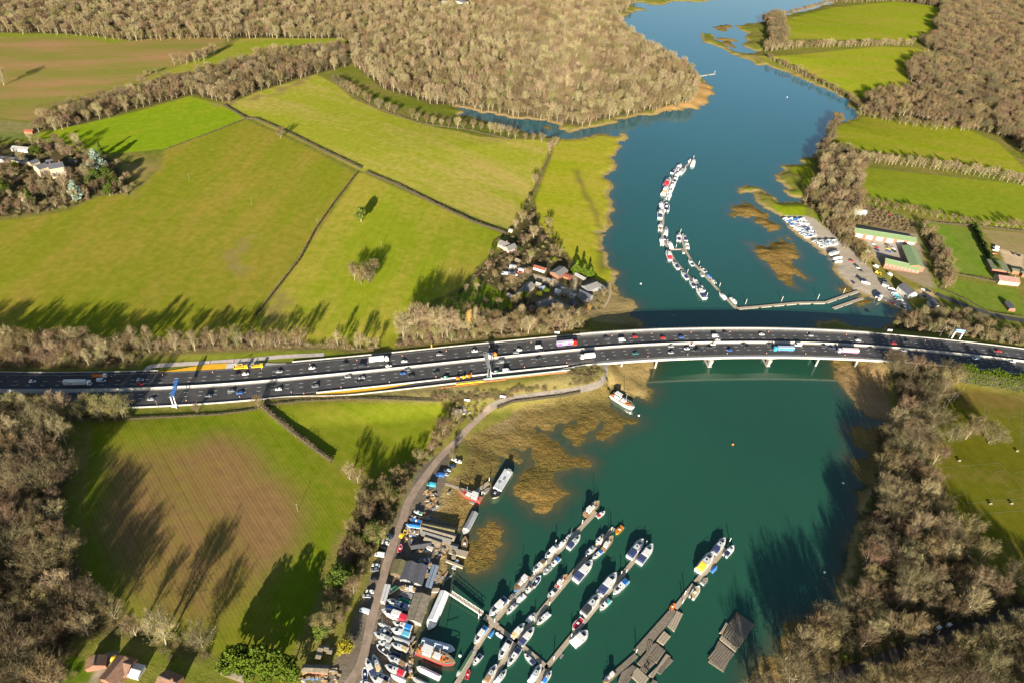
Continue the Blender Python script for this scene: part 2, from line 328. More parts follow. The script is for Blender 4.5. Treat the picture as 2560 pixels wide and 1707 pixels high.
FIELDS = [
 ('A -100,300 100,305 600,310 1000,340 1200,375 1500,340 2050,345 2040,440 1500,650 1240,750 900,835 340,960 330,1100 190,1100 0,1070 -100,1070', (.30, .178, .08), (.18, .175, .035), .12, ((0, 160), (400, 150)), .55),
 ('n 562,121 600,97 640,95 840,97 868,100 862,120 760,127 640,157 480,192 340,210 411,180', (.20, .23, .02), (.28, .22, .05), .05, ((600, 110), (800, 100)), .35),
 ('n -60,302 0,300 52,305 90,308 95,330 120,338 80,345 0,350 -60,352', (.14, .16, .04), (.22, .18, .08), .0, None, .5),
 ('n 110,331 300,290 472,242 559,263 614,296 411,373 296,384 192,378 82,345', (.175, .25, .010), (.24, .25, .02), .06, ((110, 340), (500, 250)), .35),
 ('n 614,300 700,337 780,375 888,432 760,620 640,790 640,838 380,855 0,842 -260,850 -260,560 0,552 100,540 180,526 240,495 340,478 400,420 411,375', GR1, GR2, .06, ANG1, .42),
 ('n 905,432 1265,590 1240,625 1188,672 1160,715 1060,760 1005,835 985,872 800,862 642,842 642,800 893,436', (.21, .245, .014), (.31, .25, .042), .08, ANG1, .45),
 ('n 568,264 640,232 790,187 840,212 880,247 960,282 1060,312 1200,342 1360,352 1378,365 1340,450 1300,540 1265,577 910,430 700,330', (.26, .27, .024), (.37, .285, .078), .08, ((700, 230), (1300, 420)), .40),
 ('n 1385,370 1410,347 1560,338 1540,400 1530,500 1505,600 1520,640 1540,735 1520,725 1420,640 1345,560 1340,500 1368,420', (.25, .265, .014), (.32, .27, .035), .0, None, .45),
 ('n 230,1057 300,1052 500,1039 655,1022 700,1062 830,1152 905,1225 900,1290 842,1330 800,1420 790,1500 720,1640 560,1650 500,1612 380,1590 215,1430 205,1300 220,1200', (.12, .16, .008), (.17, .155, .02), .12, ((400, 1120), (600, 1480)), .35),
 ('n 275,1128 400,1115 560,1085 610,1105 700,1195 765,1280 745,1370 640,1480 530,1560 400,1540 300,1430 235,1320', (.20, .122, .05), (.155, .125, .026), .17, ((400, 1120), (600, 1480)), .36),
 ('n 680,1012 800,1005 1105,1007 1122,1030 1098,1080 1050,1140 980,1190 905,1200 830,1150', (.13, .165, .008), (.17, .165, .02), .10, ((700, 1010), (1000, 1150)), .4),
 ('n 1965,48 2080,20 2240,5 2345,18 2350,45 2330,62 2345,85 2280,104 2100,100 1970,97 1945,70', (.21, .245, .014), (.26, .24, .03), .0, None, .4),
 ('n 1900,142 2000,137 2200,117 2290,120 2350,145 2300,148 2262,168 2268,200 2308,226 2250,238 2160,243 2080,212 1980,162', (.21, .245, .014), (.27, .24, .03), .0, None, .45),
 ('n 2150,292 2200,297 2420,325 2500,360 2560,420 2650,470 2650,460 2560,434 2400,407 2110,372 2080,367 2090,320', (.20, .23, .012), (.26, .225, .03), .05, ((2150, 340), (2500, 380)), .45),
 ('n 2165,420 2300,435 2560,462 2700,480 2700,600 2560,572 2440,566 2300,532 2150,492', (.17, .215, .015), (.21, .21, .02), .08, ((2160, 470), (2500, 530)), .35),
 ('n 2315,555 2430,572 2445,600 2480,690 2380,690 2365,660 2345,590', (.115, .185, .018), (.15, .18, .03), .08, ((2330, 560), (2460, 690)), .4),
 ('n 2450,572 2560,582 2700,600 2700,690 2560,650 2500,632', (.25, .19, .085), (.20, .19, .06), .05, ((2450, 600), (2560, 620)), .4),
 ('n 2340,690 2540,722 2580,800 2480,790 2400,762 2330,722', (.115, .17, .018), (.16, .175, .03), .08, ((2400, 700), (2450, 760)), .4),
 ('n 2360,955 2400,945 2560,1000 2760,1060 2760,1600 2560,1480 2475,1405 2405,1310 2342,1230 2345,1110 2350,1000', (.115, .115, .010), (.17, .12, .035), .0, None, .42),
 ('n 1165,700 1180,685 1250,735 1270,760 1240,800 1150,812 1120,790', (.12, .17, .02), (.16, .17, .03), .0, None, .4),
 ('n 350,893 360,887 640,870 805,858 812,868 860,880 760,895 600,905', (.17, .20, .02), (.25, .205, .06), .0, ((400, 885), (800, 865)), .5),
]
WPOLY = {}
for k, p in WOODS.items():
    WPOLY[k] = np.array([G(x, y)[:2] for x, y in p])
    zone(None, FLOOR, (.062, .058, .024), 0, 0.8, None, .5, 5.0, sdf(XX, YY, WPOLY[k], 12)-3.5)
for i_, (s, ca, cb, st, ang, mo) in enumerate(FIELDS): zone(rough_poly(G2(s), 14, .02 if i_ != 9 else .08, 5), ca, cb, st, .12, ang, mo, 1.6 if i_ != 9 else 13.0)
# headland bare patches
for s in ('n 520,258 568,268 640,236 780,190 760,200 640,252', 'n 300,405 330,440 345,470 330,495 370,455 405,420', 'n 690,720 720,735 700,800 660,830', 'n 560,640 600,600 640,590 600,690'):
    zone(rough_poly(G2(s), 8, .2, 9), (.25, .175, .07), (.2, .18, .04), .05, .12, None, .5, 6.0)
# marsh, yards, banks
marsh_d = np.maximum(sdf(XX, YY, world_poly(LOW['marsh_w'], .8), 8), sdf(XX, YY, world_poly(LOW['marsh_e'], .8), 8))
for isl in ISLES: marsh_d = np.maximum(marsh_d, sdf(XX, YY, world_poly(isl), 12)+4)
zone(None, (.34, .245, .115), (.15, .12, .042), 0, 1.5, None, .55, 2.0, marsh_d)
zone(None, (.23, .155, .055), (.12, .095, .032), 0, 1.6, None, .5, 5.0, np.minimum(marsh_d, np.minimum(14.0-DL, 8.0)))
isl_d = np.full(shape, -8.0, np.float32)
for isl in ISLES + [pts('K 470,760 700,640 780,800 640,940 560,900 450,850'), pts('K 200,880 430,900 560,1030 720,1085 640,1130 380,1200 370,1300 540,1360 330,1530 230,1500 30,1360 60,1210 240,1120'), pts('K 780,860 850,720 1020,700 1160,690 980,800')]: isl_d = np.maximum(isl_d, sdf(XX, YY, world_poly(isl), 12)+3)
zone(None, (.225, .14, .042), (.10, .08, .024), 0, 1.8, None, .5, 2.0, isl_d)
zone(G2('G 880,1050 975,1130 1060,1150 1155,1235 1070,1300 1155,1340 1155,1400 740,1360 690,1280 740,1180'), (.33, .25, .115), (.22, .165, .07), 0, .8, ((1490, 740), (1590, 790)), .5, 2.0)
zone(G2('C 1700,740 1790,770 1855,860 1790,880 1770,950 1700,1000 1500,1010 1300,1050 1300,1000 1550,930 1640,820'), (.40, .24, .09), (.34, .21, .08), 0, .6, None, .5, 3.0)
zone(G2('K 860,150 1340,150 1330,190 1240,330 1220,480 1000,470 930,400 890,320'), (.33, .24, .10), (.20, .145, .055), 0, 1.0, None, .5, 2.0)
for k, c1, c2 in (('yard_s', (.17, .14, .105), (.10, .083, .063)), ('yard_e', (.40, .345, .275), (.30, .25, .19))):
    zone(np.array([G(x, y)[:2] for x, y in LOW[k]]), c1, c2, 0, .5, None, .5, 1.2)
zone(G2('N 700,1400 850,1200 950,1180 1000,900 1060,950 1150,880 1200,880 1150,1568 500,1568 550,1400'), (.22, .18, .13), (.13, .105, .08), 0, .5, None, .5, 2.0)
zone(G2('H 840,580 1150,620 1220,650 1250,790 1030,760 990,800 960,700 900,640'), (.38, .32, .25), (.30, .25, .19), 0, .3, None, .5, 1.0)
zone(G2('H 1340,1070 1480,1070 1540,1150 1400,1160'), (.45, .33, .20), (.36, .26, .16), 0, .3, None, .5, 1.0)
zone(G2('H 2110,700 2334,760 2334,900 2160,830'), (.48, .36, .23), (.40, .29, .18), 0, .3, None, .5, 1.0)
zone(G2('f 580,820 760,860 1000,920 1050,1000 1220,1070 1290,990 1250,820 1330,900 1320,1030 1200,1200 1020,1170 1090,1080 900,1010 640,900'), (.40, .32, .22), (.32, .25, .17), 0, .3, None, .5, 1.0)
zone(G2('J 1000,470 1600,370 1800,350 2000,400 2200,480 K 0,440 350,300 500,180 800,200 800,330 500,380 0,480 J 2100,520 1780,500 1000,500'), (.27, .22, .09), (.19, .16, .06), 0, .9, None, .5, 2.0)
zone(G2('L 600,240 700,190 960,170 1085,320 1110,500 1120,690 1020,690 880,640 740,480'), (.34, .215, .11), (.20, .14, .06), 0, 1.2, None, .5, 2.0)
zone(G2('H 0,240 100,300 330,310 340,400 200,400 120,390 60,330'), (.16, .20, .008), (.2, .19, .03), 0, .1, None, .4, 1.5)
zone(G2('D 200,1568 320,1455 390,1450 H 400,0 390,110 300,160 330,40'), (.17, .20, .01), (.2, .19, .03), 0, .1, None, .4, 1.5)
zone(G2('H 750,480 1360,560 1460,900 1530,1060 1440,1050 1180,930 990,820 950,700 840,620'), (.30, .24, .17), (.22, .17, .10), 0, .4, None, .5, 1.5)
zone(G2('H 840,580 1150,620 1220,650 1250,790 1030,760 990,800 960,700 900,640'), (.40, .345, .28), (.32, .27, .21), 0, .3, None, .5, 1.0)
zone(G2('f 130,620 480,640 560,860 640,900 620,1180 1000,1000 1330,980 1560,900 1830,980 1830,1100 1600,1300 1180,1440 700,1440 560,1250 330,1160 100,860'), (.22, .165, .09), (.15, .12, .055), 0, .8, None, .5, 3.0)
zone(G2('f 580,820 760,860 1000,920 1050,1000 1220,1070 1290,990 1250,820 1330,900 1320,1030 1200,1200 1020,1170 1090,1080 900,1010 640,900'), (.46, .37, .26), (.36, .28, .19), 0, .3, None, .5, 1.0)
zone(G2('F 2110,1020 2200,1080 2334,1150 2334,1260 2230,1200 2040,1090'), (.12, .17, .008), (.15, .17, .02), 0, .2, None, .4, 1.0)
zone(G2('M 960,1290 1080,1290 1010,1400 930,1480 880,1568 800,1568 850,1450 920,1380'), (.34, .29, .22), (.27, .22, .16), 0, .3, None, .5, 1.0)
zone(G2('M 620,1300 760,1340 850,1430 830,1568 500,1568'), (.085, .135, .008), (.1, .12, .02), 0, .2, None, .4, 1.0)
zone(rough_poly(G2('G 560,-20 600,-20 720,250 790,380 825,500 845,700 850,930 790,930 800,700 790,520 755,400 690,270'), 5, .08, 2), (.17, .17, .02), (.15, .12, .04), 0, .3, None, .5, 5.0)
zone(rough_poly(G2('C 830,1225 1000,1215 1055,1240 1050,1280 G 935,-60 930,0 925,150 905,330 870,560 835,620 838,700 880,800 915,880 950,980 920,960 880,840 825,700 815,610 860,480 890,300 880,120 900,-60 C 1000,1330 1010,1260 900,1250'), 5, .1, 3), (.42, .31, .12), (.32, .26, .08), 0, .5, None, .5, 3.0)
zone(G2('H 640,340 900,300 1340,470 1360,560 1300,560 760,470 660,430'), (.17, .125, .07), (.12, .10, .045), 0, .8, None, .5, 2.5)
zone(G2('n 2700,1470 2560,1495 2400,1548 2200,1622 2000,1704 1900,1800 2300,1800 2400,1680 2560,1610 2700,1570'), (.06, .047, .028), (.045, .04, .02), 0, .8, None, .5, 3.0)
zone(G2('n -260,850 380,858 640,845 800,864 985,872 1150,818 1450,815 1450,825 1140,858 900,882 810,874 500,884 350,894 340,918 0,924 -260,930'), (.17, .135, .055), (.12, .10, .035), 0, .9, None, .5, 2.0)
zone(G2('A -100,300 100,305 400,308 620,315 1000,345 1200,380 1000,400 700,345 400,335 -100,350'), (.14, .20, .015), (.2, .2, .03), .05, .1, ((0, 90), (300, 95)), .4, 8.0)
# the strip along the tide line
fr = np.clip(1-np.abs(DL-2.2)/3.0, 0, 1)*(marsh_d < 0.5)
zone(None, REED, (.24, .18, .07), 0, .7, None, .5, .45, (fr-0.45))
zone(None, MUD2, (.07, .075, .035), 0, .3, None, .5, .5, -DL)
def grid_mesh(name, X, Y, Z, attrs, m):
    nx, ny = X.shape; me = bpy.data.meshes.new(name)
    co = np.stack([X, Y, Z], -1).reshape(-1, 3).astype(np.float32)
    idx = np.arange(nx*ny).reshape(nx, ny)
    q = np.stack([idx[:-1, :-1], idx[1:, :-1], idx[1:, 1:], idx[:-1, 1:]], -1).reshape(-1, 4)
    me.vertices.add(len(co)); me.vertices.foreach_set('co', co.ravel())
    me.loops.add(q.size); me.loops.foreach_set('vertex_index', q.ravel().astype(np.int32))
    me.polygons.add(len(q)); me.polygons.foreach_set('loop_start', np.arange(0, q.size, 4, dtype=np.int32))
    me.polygons.foreach_set('loop_total', np.full(len(q), 4, np.int32)); me.polygons.foreach_set('use_smooth', np.ones(len(q), bool))
    for an, (ty, arr) in attrs.items():
        at_ = me.attributes.new(an, ty, 'POINT')
        at_.data.foreach_set({'FLOAT_COLOR': 'color', 'FLOAT_VECTOR': 'vector', 'FLOAT': 'value'}[ty], np.ascontiguousarray(arr.reshape(len(co), -1).ravel(), dtype=np.float32))
    me.update(); me.materials.append(m); return me
def ground_mat():
    m = bpy.data.materials.new('ground_cover'); m.use_nodes = True; n = m.node_tree.nodes; L = m.node_tree.links; b = n['Principled BSDF']
    b.inputs['Roughness'].default_value = 0.95; b.inputs['Specular IOR Level'].default_value = 0.0
    def A(name): a = n.new('ShaderNodeAttribute'); a.attribute_name = name; return a
    def math_(op, a, c, cl=False):
        k = n.new('ShaderNodeMath'); k.operation = op; k.use_clamp = cl
        for i, v in enumerate((a, c)):
            if isinstance(v, (int, float)): k.inputs[i].default_value = v
            elif v is not None: L.new(v, k.inputs[i])
        return k.outputs[0]
    def noise(vec, sc, det=4, ro=.6):
        k = n.new('ShaderNodeTexNoise'); k.inputs['Scale'].default_value = sc; k.inputs['Detail'].default_value = det; k.inputs['Roughness'].default_value = ro
        L.new(vec, k.inputs['Vector']); return k.outputs['Fac']
    ca, cb, fu = A('ca'), A('cb'), A('fuv'); geo = n.new('ShaderNodeNewGeometry').outputs['Position']
    sp = n.new('ShaderNodeSeparateXYZ'); L.new(fu.outputs['Vector'], sp.inputs[0])
    cx = n.new('ShaderNodeCombineXYZ'); L.new(math_('MULTIPLY', sp.outputs['X'], .22), cx.inputs[0]); L.new(sp.outputs['Y'], cx.inputs[1])
    n1 = noise(cx.outputs[0], .022, 6, .62); n2 = noise(geo, .16, 4, .6); n3 = noise(geo, 1.1, 3, .7)
    # blend of the two tones of a zone
    f = math_('ADD', math_('MULTIPLY', n1, .72), math_('MULTIPLY', n2, .28))
    f = math_('ADD', math_('SUBTRACT', f, .5), math_('MULTIPLY', math_('SUBTRACT', sp.outputs['Z'], .5), .35))
    f = math_('ADD', math_('MULTIPLY', f, 5.5), .5, True)
    mx = n.new('ShaderNodeMix'); mx.data_type = 'RGBA'; L.new(f, mx.inputs['Factor']); L.new(ca.outputs['Color'], mx.inputs['A']); L.new(cb.outputs['Color'], mx.inputs['B'])
    # rows
    v = sp.outputs['Y']; wob = math_('MULTIPLY', n2, .35); ph = math_('ADD', v, wob)
    s1 = math_('SINE', math_('MULTIPLY', ph, 2*PI/1.9), 0); s2 = math_('POWER', math_('ABSOLUTE', math_('SINE', math_('MULTIPLY', v, PI/7.4), 0), 0), 14)
    cx2 = n.new('ShaderNodeCombineXYZ'); L.new(math_('MULTIPLY', sp.outputs['X'], .03), cx2.inputs[0]); L.new(v, cx2.inputs[1])
    n4 = noise(cx2.outputs[0], .5, 3, .7)
    st = math_('ADD', math_('MULTIPLY', s1, .5), math_('MULTIPLY', s2, -.5)); st = math_('ADD', st, math_('MULTIPLY', math_('SUBTRACT', n4, .5), 2.0))
    st = math_('MULTIPLY', st, ca.outputs['Alpha'])
    # grain
    gr = math_('ADD', math_('MULTIPLY', math_('SUBTRACT', n3, .5), math_('ADD', math_('MULTIPLY', cb.outputs['Alpha'], 1.1), .35)), math_('MULTIPLY', math_('SUBTRACT', n2, .5), .5))
    k = math_('ADD', math_('ADD', st, gr), 1.0); k = math_('MAXIMUM', k, .15)
    sc = n.new('ShaderNodeVectorMath'); sc.operation = 'SCALE'; L.new(mx.outputs['Result'], sc.inputs[0]); L.new(k, sc.inputs['Scale'])
    L.new(sc.outputs[0], b.inputs['Base Color'])
    bp = n.new('ShaderNodeBump'); bp.inputs['Distance'].default_value = 0.5; L.new(math_('MULTIPLY', cb.outputs['Alpha'], .8), bp.inputs['Strength'])
    L.new(math_('ADD', n3, math_('MULTIPLY', n2, 2.5)), bp.inputs['Height']); L.new(bp.outputs[0], b.inputs['Normal'])
    return m
gm = grid_mesh('ground', XX, YY, HH, {'ca': ('FLOAT_COLOR', CA), 'cb': ('FLOAT_COLOR', CB), 'fuv': ('FLOAT_VECTOR', FU)}, ground_mat())
tag(inst('ground', gm), 'fields, woodland floor, salt marsh and yards on both banks', 'ground', kind='structure')
# ------------------------------------------------------------------ river
def water_mat():
    m = bpy.data.materials.new('river_water'); m.use_nodes = True; n = m.node_tree.nodes; L = m.node_tree.links; b = n['Principled BSDF']
    b.inputs['Roughness'].default_value = 0.08; b.inputs['IOR'].default_value = 1.33; b.inputs['Specular IOR Level'].default_value = 0.8
    a = n.new('ShaderNodeAttribute'); a.attribute_name = 'depth'
    g = n.new('ShaderNodeNewGeometry'); mp = n.new('ShaderNodeMapping'); mp.inputs['Scale'].default_value = (1, .6, 1); L.new(g.outputs['Position'], mp.inputs[0])
    n1 = n.new('ShaderNodeTexNoise'); n1.inputs['Scale'].default_value = .09; n1.inputs['Detail'].default_value = 6; L.new(mp.outputs[0], n1.inputs['Vector'])
    n2 = n.new('ShaderNodeTexNoise'); n2.inputs['Scale'].default_value = .006; n2.inputs['Detail'].default_value = 3; L.new(mp.outputs[0], n2.inputs['Vector'])
    ad = n.new('ShaderNodeMath'); ad.operation = 'MULTIPLY_ADD'; L.new(n1.outputs['Fac'], ad.inputs[0]); ad.inputs[1].default_value = .5; L.new(a.outputs['Fac'], ad.inputs[2])
    cr = n.new('ShaderNodeValToRGB'); L.new(ad.outputs[0], cr.inputs[0]); e = cr.color_ramp.elements
    e[0].position = .22; e[0].color = (.075, .066, .030, 1); e[1].position = 1.2 if False else 1.0; e[1].color = (.014, .066, .040, 1)
    x = e.new(.42); x.color = (.034, .056, .034, 1); x = e.new(.68); x.color = (.017, .060, .038, 1)
    mx = n.new('ShaderNodeMix'); mx.data_type = 'RGBA'; mx.blend_type = 'MULTIPLY'; mx.inputs['Factor'].default_value = .5
    r2 = n.new('ShaderNodeMapRange'); r2.inputs['To Min'].default_value = .3; r2.inputs['To Max'].default_value = 1.8; L.new(n2.outputs['Fac'], r2.inputs[0])
    L.new(cr.outputs[0], mx.inputs['A']); L.new(r2.outputs[0], mx.inputs['B']); au = n.new('ShaderNodeAttribute'); au.attribute_name = 'up'; m2 = n.new('ShaderNodeMix'); m2.data_type = 'RGBA'; L.new(au.outputs['Fac'], m2.inputs['Factor']); L.new(mx.outputs['Result'], m2.inputs['A']); m2.inputs['B'].default_value = (.016, .105, .150, 1); L.new(m2.outputs['Result'], b.inputs['Base Color'])  # bluer base colour upstream paints in the sky's reflection
    n3 = n.new('ShaderNodeTexNoise'); n3.inputs['Scale'].default_value = .8; n3.inputs['Detail'].default_value = 3; L.new(g.outputs['Position'], n3.inputs['Vector'])
    bp = n.new('ShaderNodeBump'); bp.inputs['Strength'].default_value = .10; bp.inputs['Distance'].default_value = .15; L.new(n3.outputs['Fac'], bp.inputs['Height']); L.new(bp.outputs[0], b.inputs['Normal'])
    return m
wx = np.arange(WP[:, 0].min()-60, WP[:, 0].max()+60, 4.0); wy = np.arange(WP[:, 1].min()-20, WP[:, 1].max()+60, 4.0)
WX, WY = np.meshgrid(wx, wy, indexing='ij')
fi = np.interp(WX, GX, np.arange(len(GX))); fj = np.interp(WY, GY, np.arange(len(GY)))
a_ = fi.astype(int); b_ = fj.astype(int); u_ = fi-a_; v_ = fj-b_
WS = SW[a_, b_]*(1-u_)*(1-v_)+SW[a_+1, b_]*u_*(1-v_)+SW[a_, b_+1]*(1-u_)*v_+SW[a_+1, b_+1]*u_*v_
wm = grid_mesh('river', WX, WY, np.zeros_like(WX), {'depth': ('FLOAT', np.clip(WS/18.0, 0, 1)*.75), 'up': ('FLOAT', np.clip((WY-400)/750.0, 0, 1))}, water_mat())  # 'up' grows with distance and drives the painted sky tint
tag(inst('river', wm), 'green tidal river tinted with reflected sky blue upstream beyond the motorway bridge', 'river', kind='structure')
# ------------------------------------------------------------------ common materials
M = {}
M['asphalt'] = mat('asphalt', (.058, .057, .058), .85, .16, .12, bump=.05)
M['paint_white'] = mat('road_paint', (.72, .71, .68), .6, .08)
M['concrete'] = mat('pale_concrete', (.52, .49, .43), .8, .10, .4)
M['concrete_d'] = mat('grey_concrete', (.36, .34, .31), .85, .14, .4)
M['steel'] = mat('galvanised_steel', (.42, .43, .44), .45, .1, metal=.6)
M['gantry_blue'] = mat('gantry_blue', (.06, .20, .52), .5, .1)
M['sign_white'] = mat('sign_white', (.75, .76, .76), .5, .05)
M['orange'] = mat('safety_orange', (.75, .16, .03), .5, .08)
M['yellow_surf'] = mat('yellow_lay_by_surfacing', (.66, .36, .02), .8, .08, .3)
M['glass'] = mat('dark_glass', (.018, .024, .03), .08, .1, spec=.6)
M['rubber'] = mat('black_rubber', (.02, .02, .02), .8, .1)
M['lane_tarmac'] = mat('worn_lane_tarmac', (.27, .205, .155), .9, .12, .25)
M['brick'] = mat('red_brick', (.26, .12, .075), .85, .15, 1.2)
PAINT = {'white': (.78, .78, .77), 'silver': (.42, .44, .46), 'grey': (.16, .17, .18), 'black': (.018, .018, .02), 'dark': (.035, .04, .048), 'red': (.42, .015, .015),
         'blue': (.03, .11, .36), 'navy': (.02, .035, .10), 'teal': (.02, .16, .15), 'cyan': (.05, .38, .50), 'yellow': (.68, .42, .03), 'green': (.03, .22, .11), 'orange': (.70, .20, .03), 'pale': (.55, .62, .68)}
PM = {k: mat('car_paint_' + k, v, .28, .04, spec=.5) for k, v in PAINT.items()}
PM['silver'].node_tree.nodes['Principled BSDF'].inputs['Metallic'].default_value = .3
def CP(i, off, z=0.0):
    """point on the motorway: station (float), lateral offset (+ = far side), height above the surface"""
    i = min(max(i, 0), len(CLINE)-1.001); k = int(i); f = i-k
    p = CLINE[k]*(1-f)+CLINE[k+1]*f; n = CN[k]*(1-f)+CN[k+1]*f
    return (p[0]+n[0]*off, p[1]+n[1]*off, ZR+z)
def strip(mb, i0, i1, o0, o1, z=0.0, m=0, n=None):
    n = n or max(1, int((i1-i0)/2)); a = []; fo0 = o0 if callable(o0) else (lambda t: o0); fo1 = o1 if callable(o1) else (lambda t: o1)
    for k in range(n+1):
        i = i0+(i1-i0)*k/n; a.append([CP(i, fo0(i), z), CP(i, fo1(i), z)])
    return mb.loft(a, m, False, False, False)
def wall(mb, i0, i1, off, wid, z0, z1, m=0, z0f=None):
    n = max(1, int(i1-i0)); R = []
    fo = off if callable(off) else (lambda t: off)
    for k in range(n+1):
        i = i0+(i1-i0)*k/n; zz = z0f(i) if z0f else z0; o = fo(i)
        R.append([CP(i, o-wid/2, zz), CP(i, o+wid/2, zz), CP(i, o+wid/2, z1), CP(i, o-wid/2, z1)])
    return mb.loft(R, m)
NS = len(CLINE)-1
ST = lambda x, y: station(x, y)
i900, i1020, i1380 = ST(890, 935), ST(1020, 918), ST(1400, 880)
def edge_s(i):   # near-side edge of the tarmac: wider past the lay-bys
    return -17.2 - 4.5*float(smooth((i-ST(700, 950))/12.0)*smooth((ST(1455, 873)-i)/10.0))
mb = MB(); strip(mb, 0, NS, edge_s, 17.2, 0)
tag(mb.build('motorway', M['asphalt']), 'dark tarmac motorway with two carriageways crossing the whole picture', 'motorway', kind='structure')
for lo_, hi_, lb_ in ((12.9, 16.4, 'far'), (-16.4, -12.9, 'near')):
    mb = MB(); strip(mb, S_W-12, S_E-2, lo_, hi_, .006); tag(mb.build('hard_shoulder', mat('shoulder_surface', (.105, .097, .088), .9, .14, .3)), f'paler hard shoulder along the {lb_} side of the bridge', 'hard shoulder', kind='structure')
mb = MB()
for lat in (5.4, 9.1, -5.4, -9.1):
    k = 0.0
    while k*9.0/4.0 < NS-1:
        i = k*9.0/4.0; strip(mb, i, i+.62, lat-.11, lat+.11, .012, 0, 1); k += 1
for lat in (1.9, -1.9, 15.2, -15.2): strip(mb, 0, NS, lat-.05, lat+.05, .012)
tag(mb.build('road_markings', M['paint_white']), 'white dashed lane lines painted on the motorway', 'road markings', kind='structure')
mb = MB(); strip(mb, 0, NS, -1.45, 1.45, .008)
tag(mb.build('central_reservation', mat('reserve_concrete', (.44, .40, .34), .9, .12, .3)), 'pale paved strip between the two carriageways', 'central reservation', kind='structure')
# barrier: stepped concrete wall on the centre line
o = empty('central_barrier', CP(ST(1280, 890), 0)); tag(o, 'long pale concrete barrier dividing the two carriageways', 'barrier')
mb = MB(); wall(mb, 0, NS, 0.0, .55, .02, .50); wall(mb, 0, NS, 0.0, .34, .503, 1.15)
b = mb.build('barrier_wall', M['concrete'], o); b.matrix_parent_inverse = Matrix.Translation(-o.location)
for off, lab, nm in ((17.5, 'grey edge barrier on the far side', 'edge_barrier'), (None, 'grey edge barrier on the near side', 'edge_barrier')):
    mb = MB()
    for i0_, i1_, w_ in (((0, ST(372, 975), 'left of the yellow lay-by'), (ST(725, 948), S_W-2, 'between lay-by and bridge')) if off else ((0, S_W-2, 'left of the bridge'),))+((S_E+2, NS, 'right of the bridge'),):
        mb = MB(); wall(mb, i0_, i1_, off if off else (lambda i: edge_s(i)-.3), .32, -.6, .8)
        tag(mb.build(nm, M['concrete_d']), lab+', '+w_, 'barrier')
# near-side roadworks barrier (temporary), yellow lay-bys, slip strip
for u0, u1, l_ in ((ST(785, 958), ST(1215, 912), 'white temporary barrier between the live lanes and the near yellow lay-by'), (ST(1240, 905), ST(1412, 890), 'white temporary barrier on the bridge side of the grey gantry')):
    mb = MB(); wall(mb, u0, u1, -16.6, .5, .02, .9); tag(mb.build('temporary_barrier', M['concrete']), l_, 'barrier')
def tri_strip(name, i0, i1, f0, f1, m, lab, z=.02, n=24, cat='lay-by'):
    mb = MB(); strip(mb, i0, i1, f0, f1, z, 0, n); return tag(mb.build(name, m), lab, cat, kind='structure')
a0, a1 = ST(376, 975), ST(560, 962)
tri_strip('lay_by', a0, a1, 16.2, lambda i: 16.9+5.2*float(smooth((i-a0)/(a1-a0)*1.25)), M['yellow_surf'], 'yellow surfaced lay-by on the far side beside parked works lorries', .03)
tri_strip('lay_by_apron', a1, ST(598, 960), 16.2, 21.5, M['concrete'], 'pale concrete apron at the end of the far yellow lay-by', .03, 6)
tri_strip('lay_by_exit', ST(598, 960), ST(720, 948), 16.2, lambda i: 21.5-4.3*float(smooth((i-ST(598, 960))/(ST(720, 948)-ST(598, 960)))), M['concrete_d'], 'grey concrete strip past the works lorries', .03, 12)
c0, c1 = ST(705, 948), ST(1024, 918)
tri_strip('lay_by', c0, c1, lambda i: -17.05-4.4*math.sin(PI*min(1, max(0, (i-c0)/(c1-c0)))**.75), lambda i: -17.0, M['yellow_surf'], 'yellow surfaced lay-by on the near side behind the temporary barrier', .03)
# service track and grass bank on the far side, fence
def ribbon(name, pxs, width, m, lab, cat='road', z=.12, step=4.0, wf=None, tz=None):
    """flat road or path draped over the ground along photo pixels"""
    P = resample([G(x, y) for x, y in pts(pxs)] if isinstance(pxs, str) else pxs, step, 3)
    T = np.gradient(P[:, :2], axis=0); T /= np.linalg.norm(T, axis=1)[:, None]; rows = []
    for k, (p, t) in enumerate(zip(P, T)):
        wd = width if wf is None else wf(k/(len(P)-1)); r = []
        for q in (-1, -.5, 0, .5, 1):
            x, y = p[0]-t[1]*wd/2*q, p[1]+t[0]*wd/2*q; r.append((x, y, (hmax(x, y) if tz is None else tz)+z))
        rows.append(r)
    mb = MB(); mb.loft(rows, 0, False, False, False); me = mb.mesh(name, m, True)
    return tag(inst(name, me), lab, cat, kind='structure')
ribbon('service_track', 'E 1320,1970 1330,1970 I 1325,200 1900,170 2334,140 J 200,115 620,95', 4.2, mat('track_concrete', (.46, .40, .36), .9, .1, .3), 'pale service track behind the far lay-by', 'track')
# lane through the boatyard, under the bridge
M['lane'] = M['lane_tarmac']
ribbon('yard_lane', 'n 850,1740 870,1707 N 960,1420 1000,1250 1050,1000 1130,700 1190,480 1270,250 1370,0 J 1350,1500 1450,1330 1560,1180 1700,1000 1820,900 1880,820 2010,690 2120,590 2160,560', 4.5, M['lane'], 'narrow tan lane running past the boatyard', 'lane', .14, 3.0)
ribbon('marsh_lane', 'J 2140,572 2190,540 2240,522 2334,500 K 200,472 450,440 650,405 780,378 840,335 862,280 850,230 840,185 n 1508,890 1500,860', 4.0, mat('shaded_lane_tarmac', (.19, .165, .14), .9, .14, .3), 'shade-greyed lane curving along the marsh and under the bridge', 'lane', .17, 3.0)  # grey tone paints the hedge's shade into the lane surface
ribbon('country_road', 'n 2340,735 2388,755 2440,775 2500,793 2560,803 2700,820', 6.0, M['asphalt'], 'country road curving away past the green-roofed yard', 'road', .2)
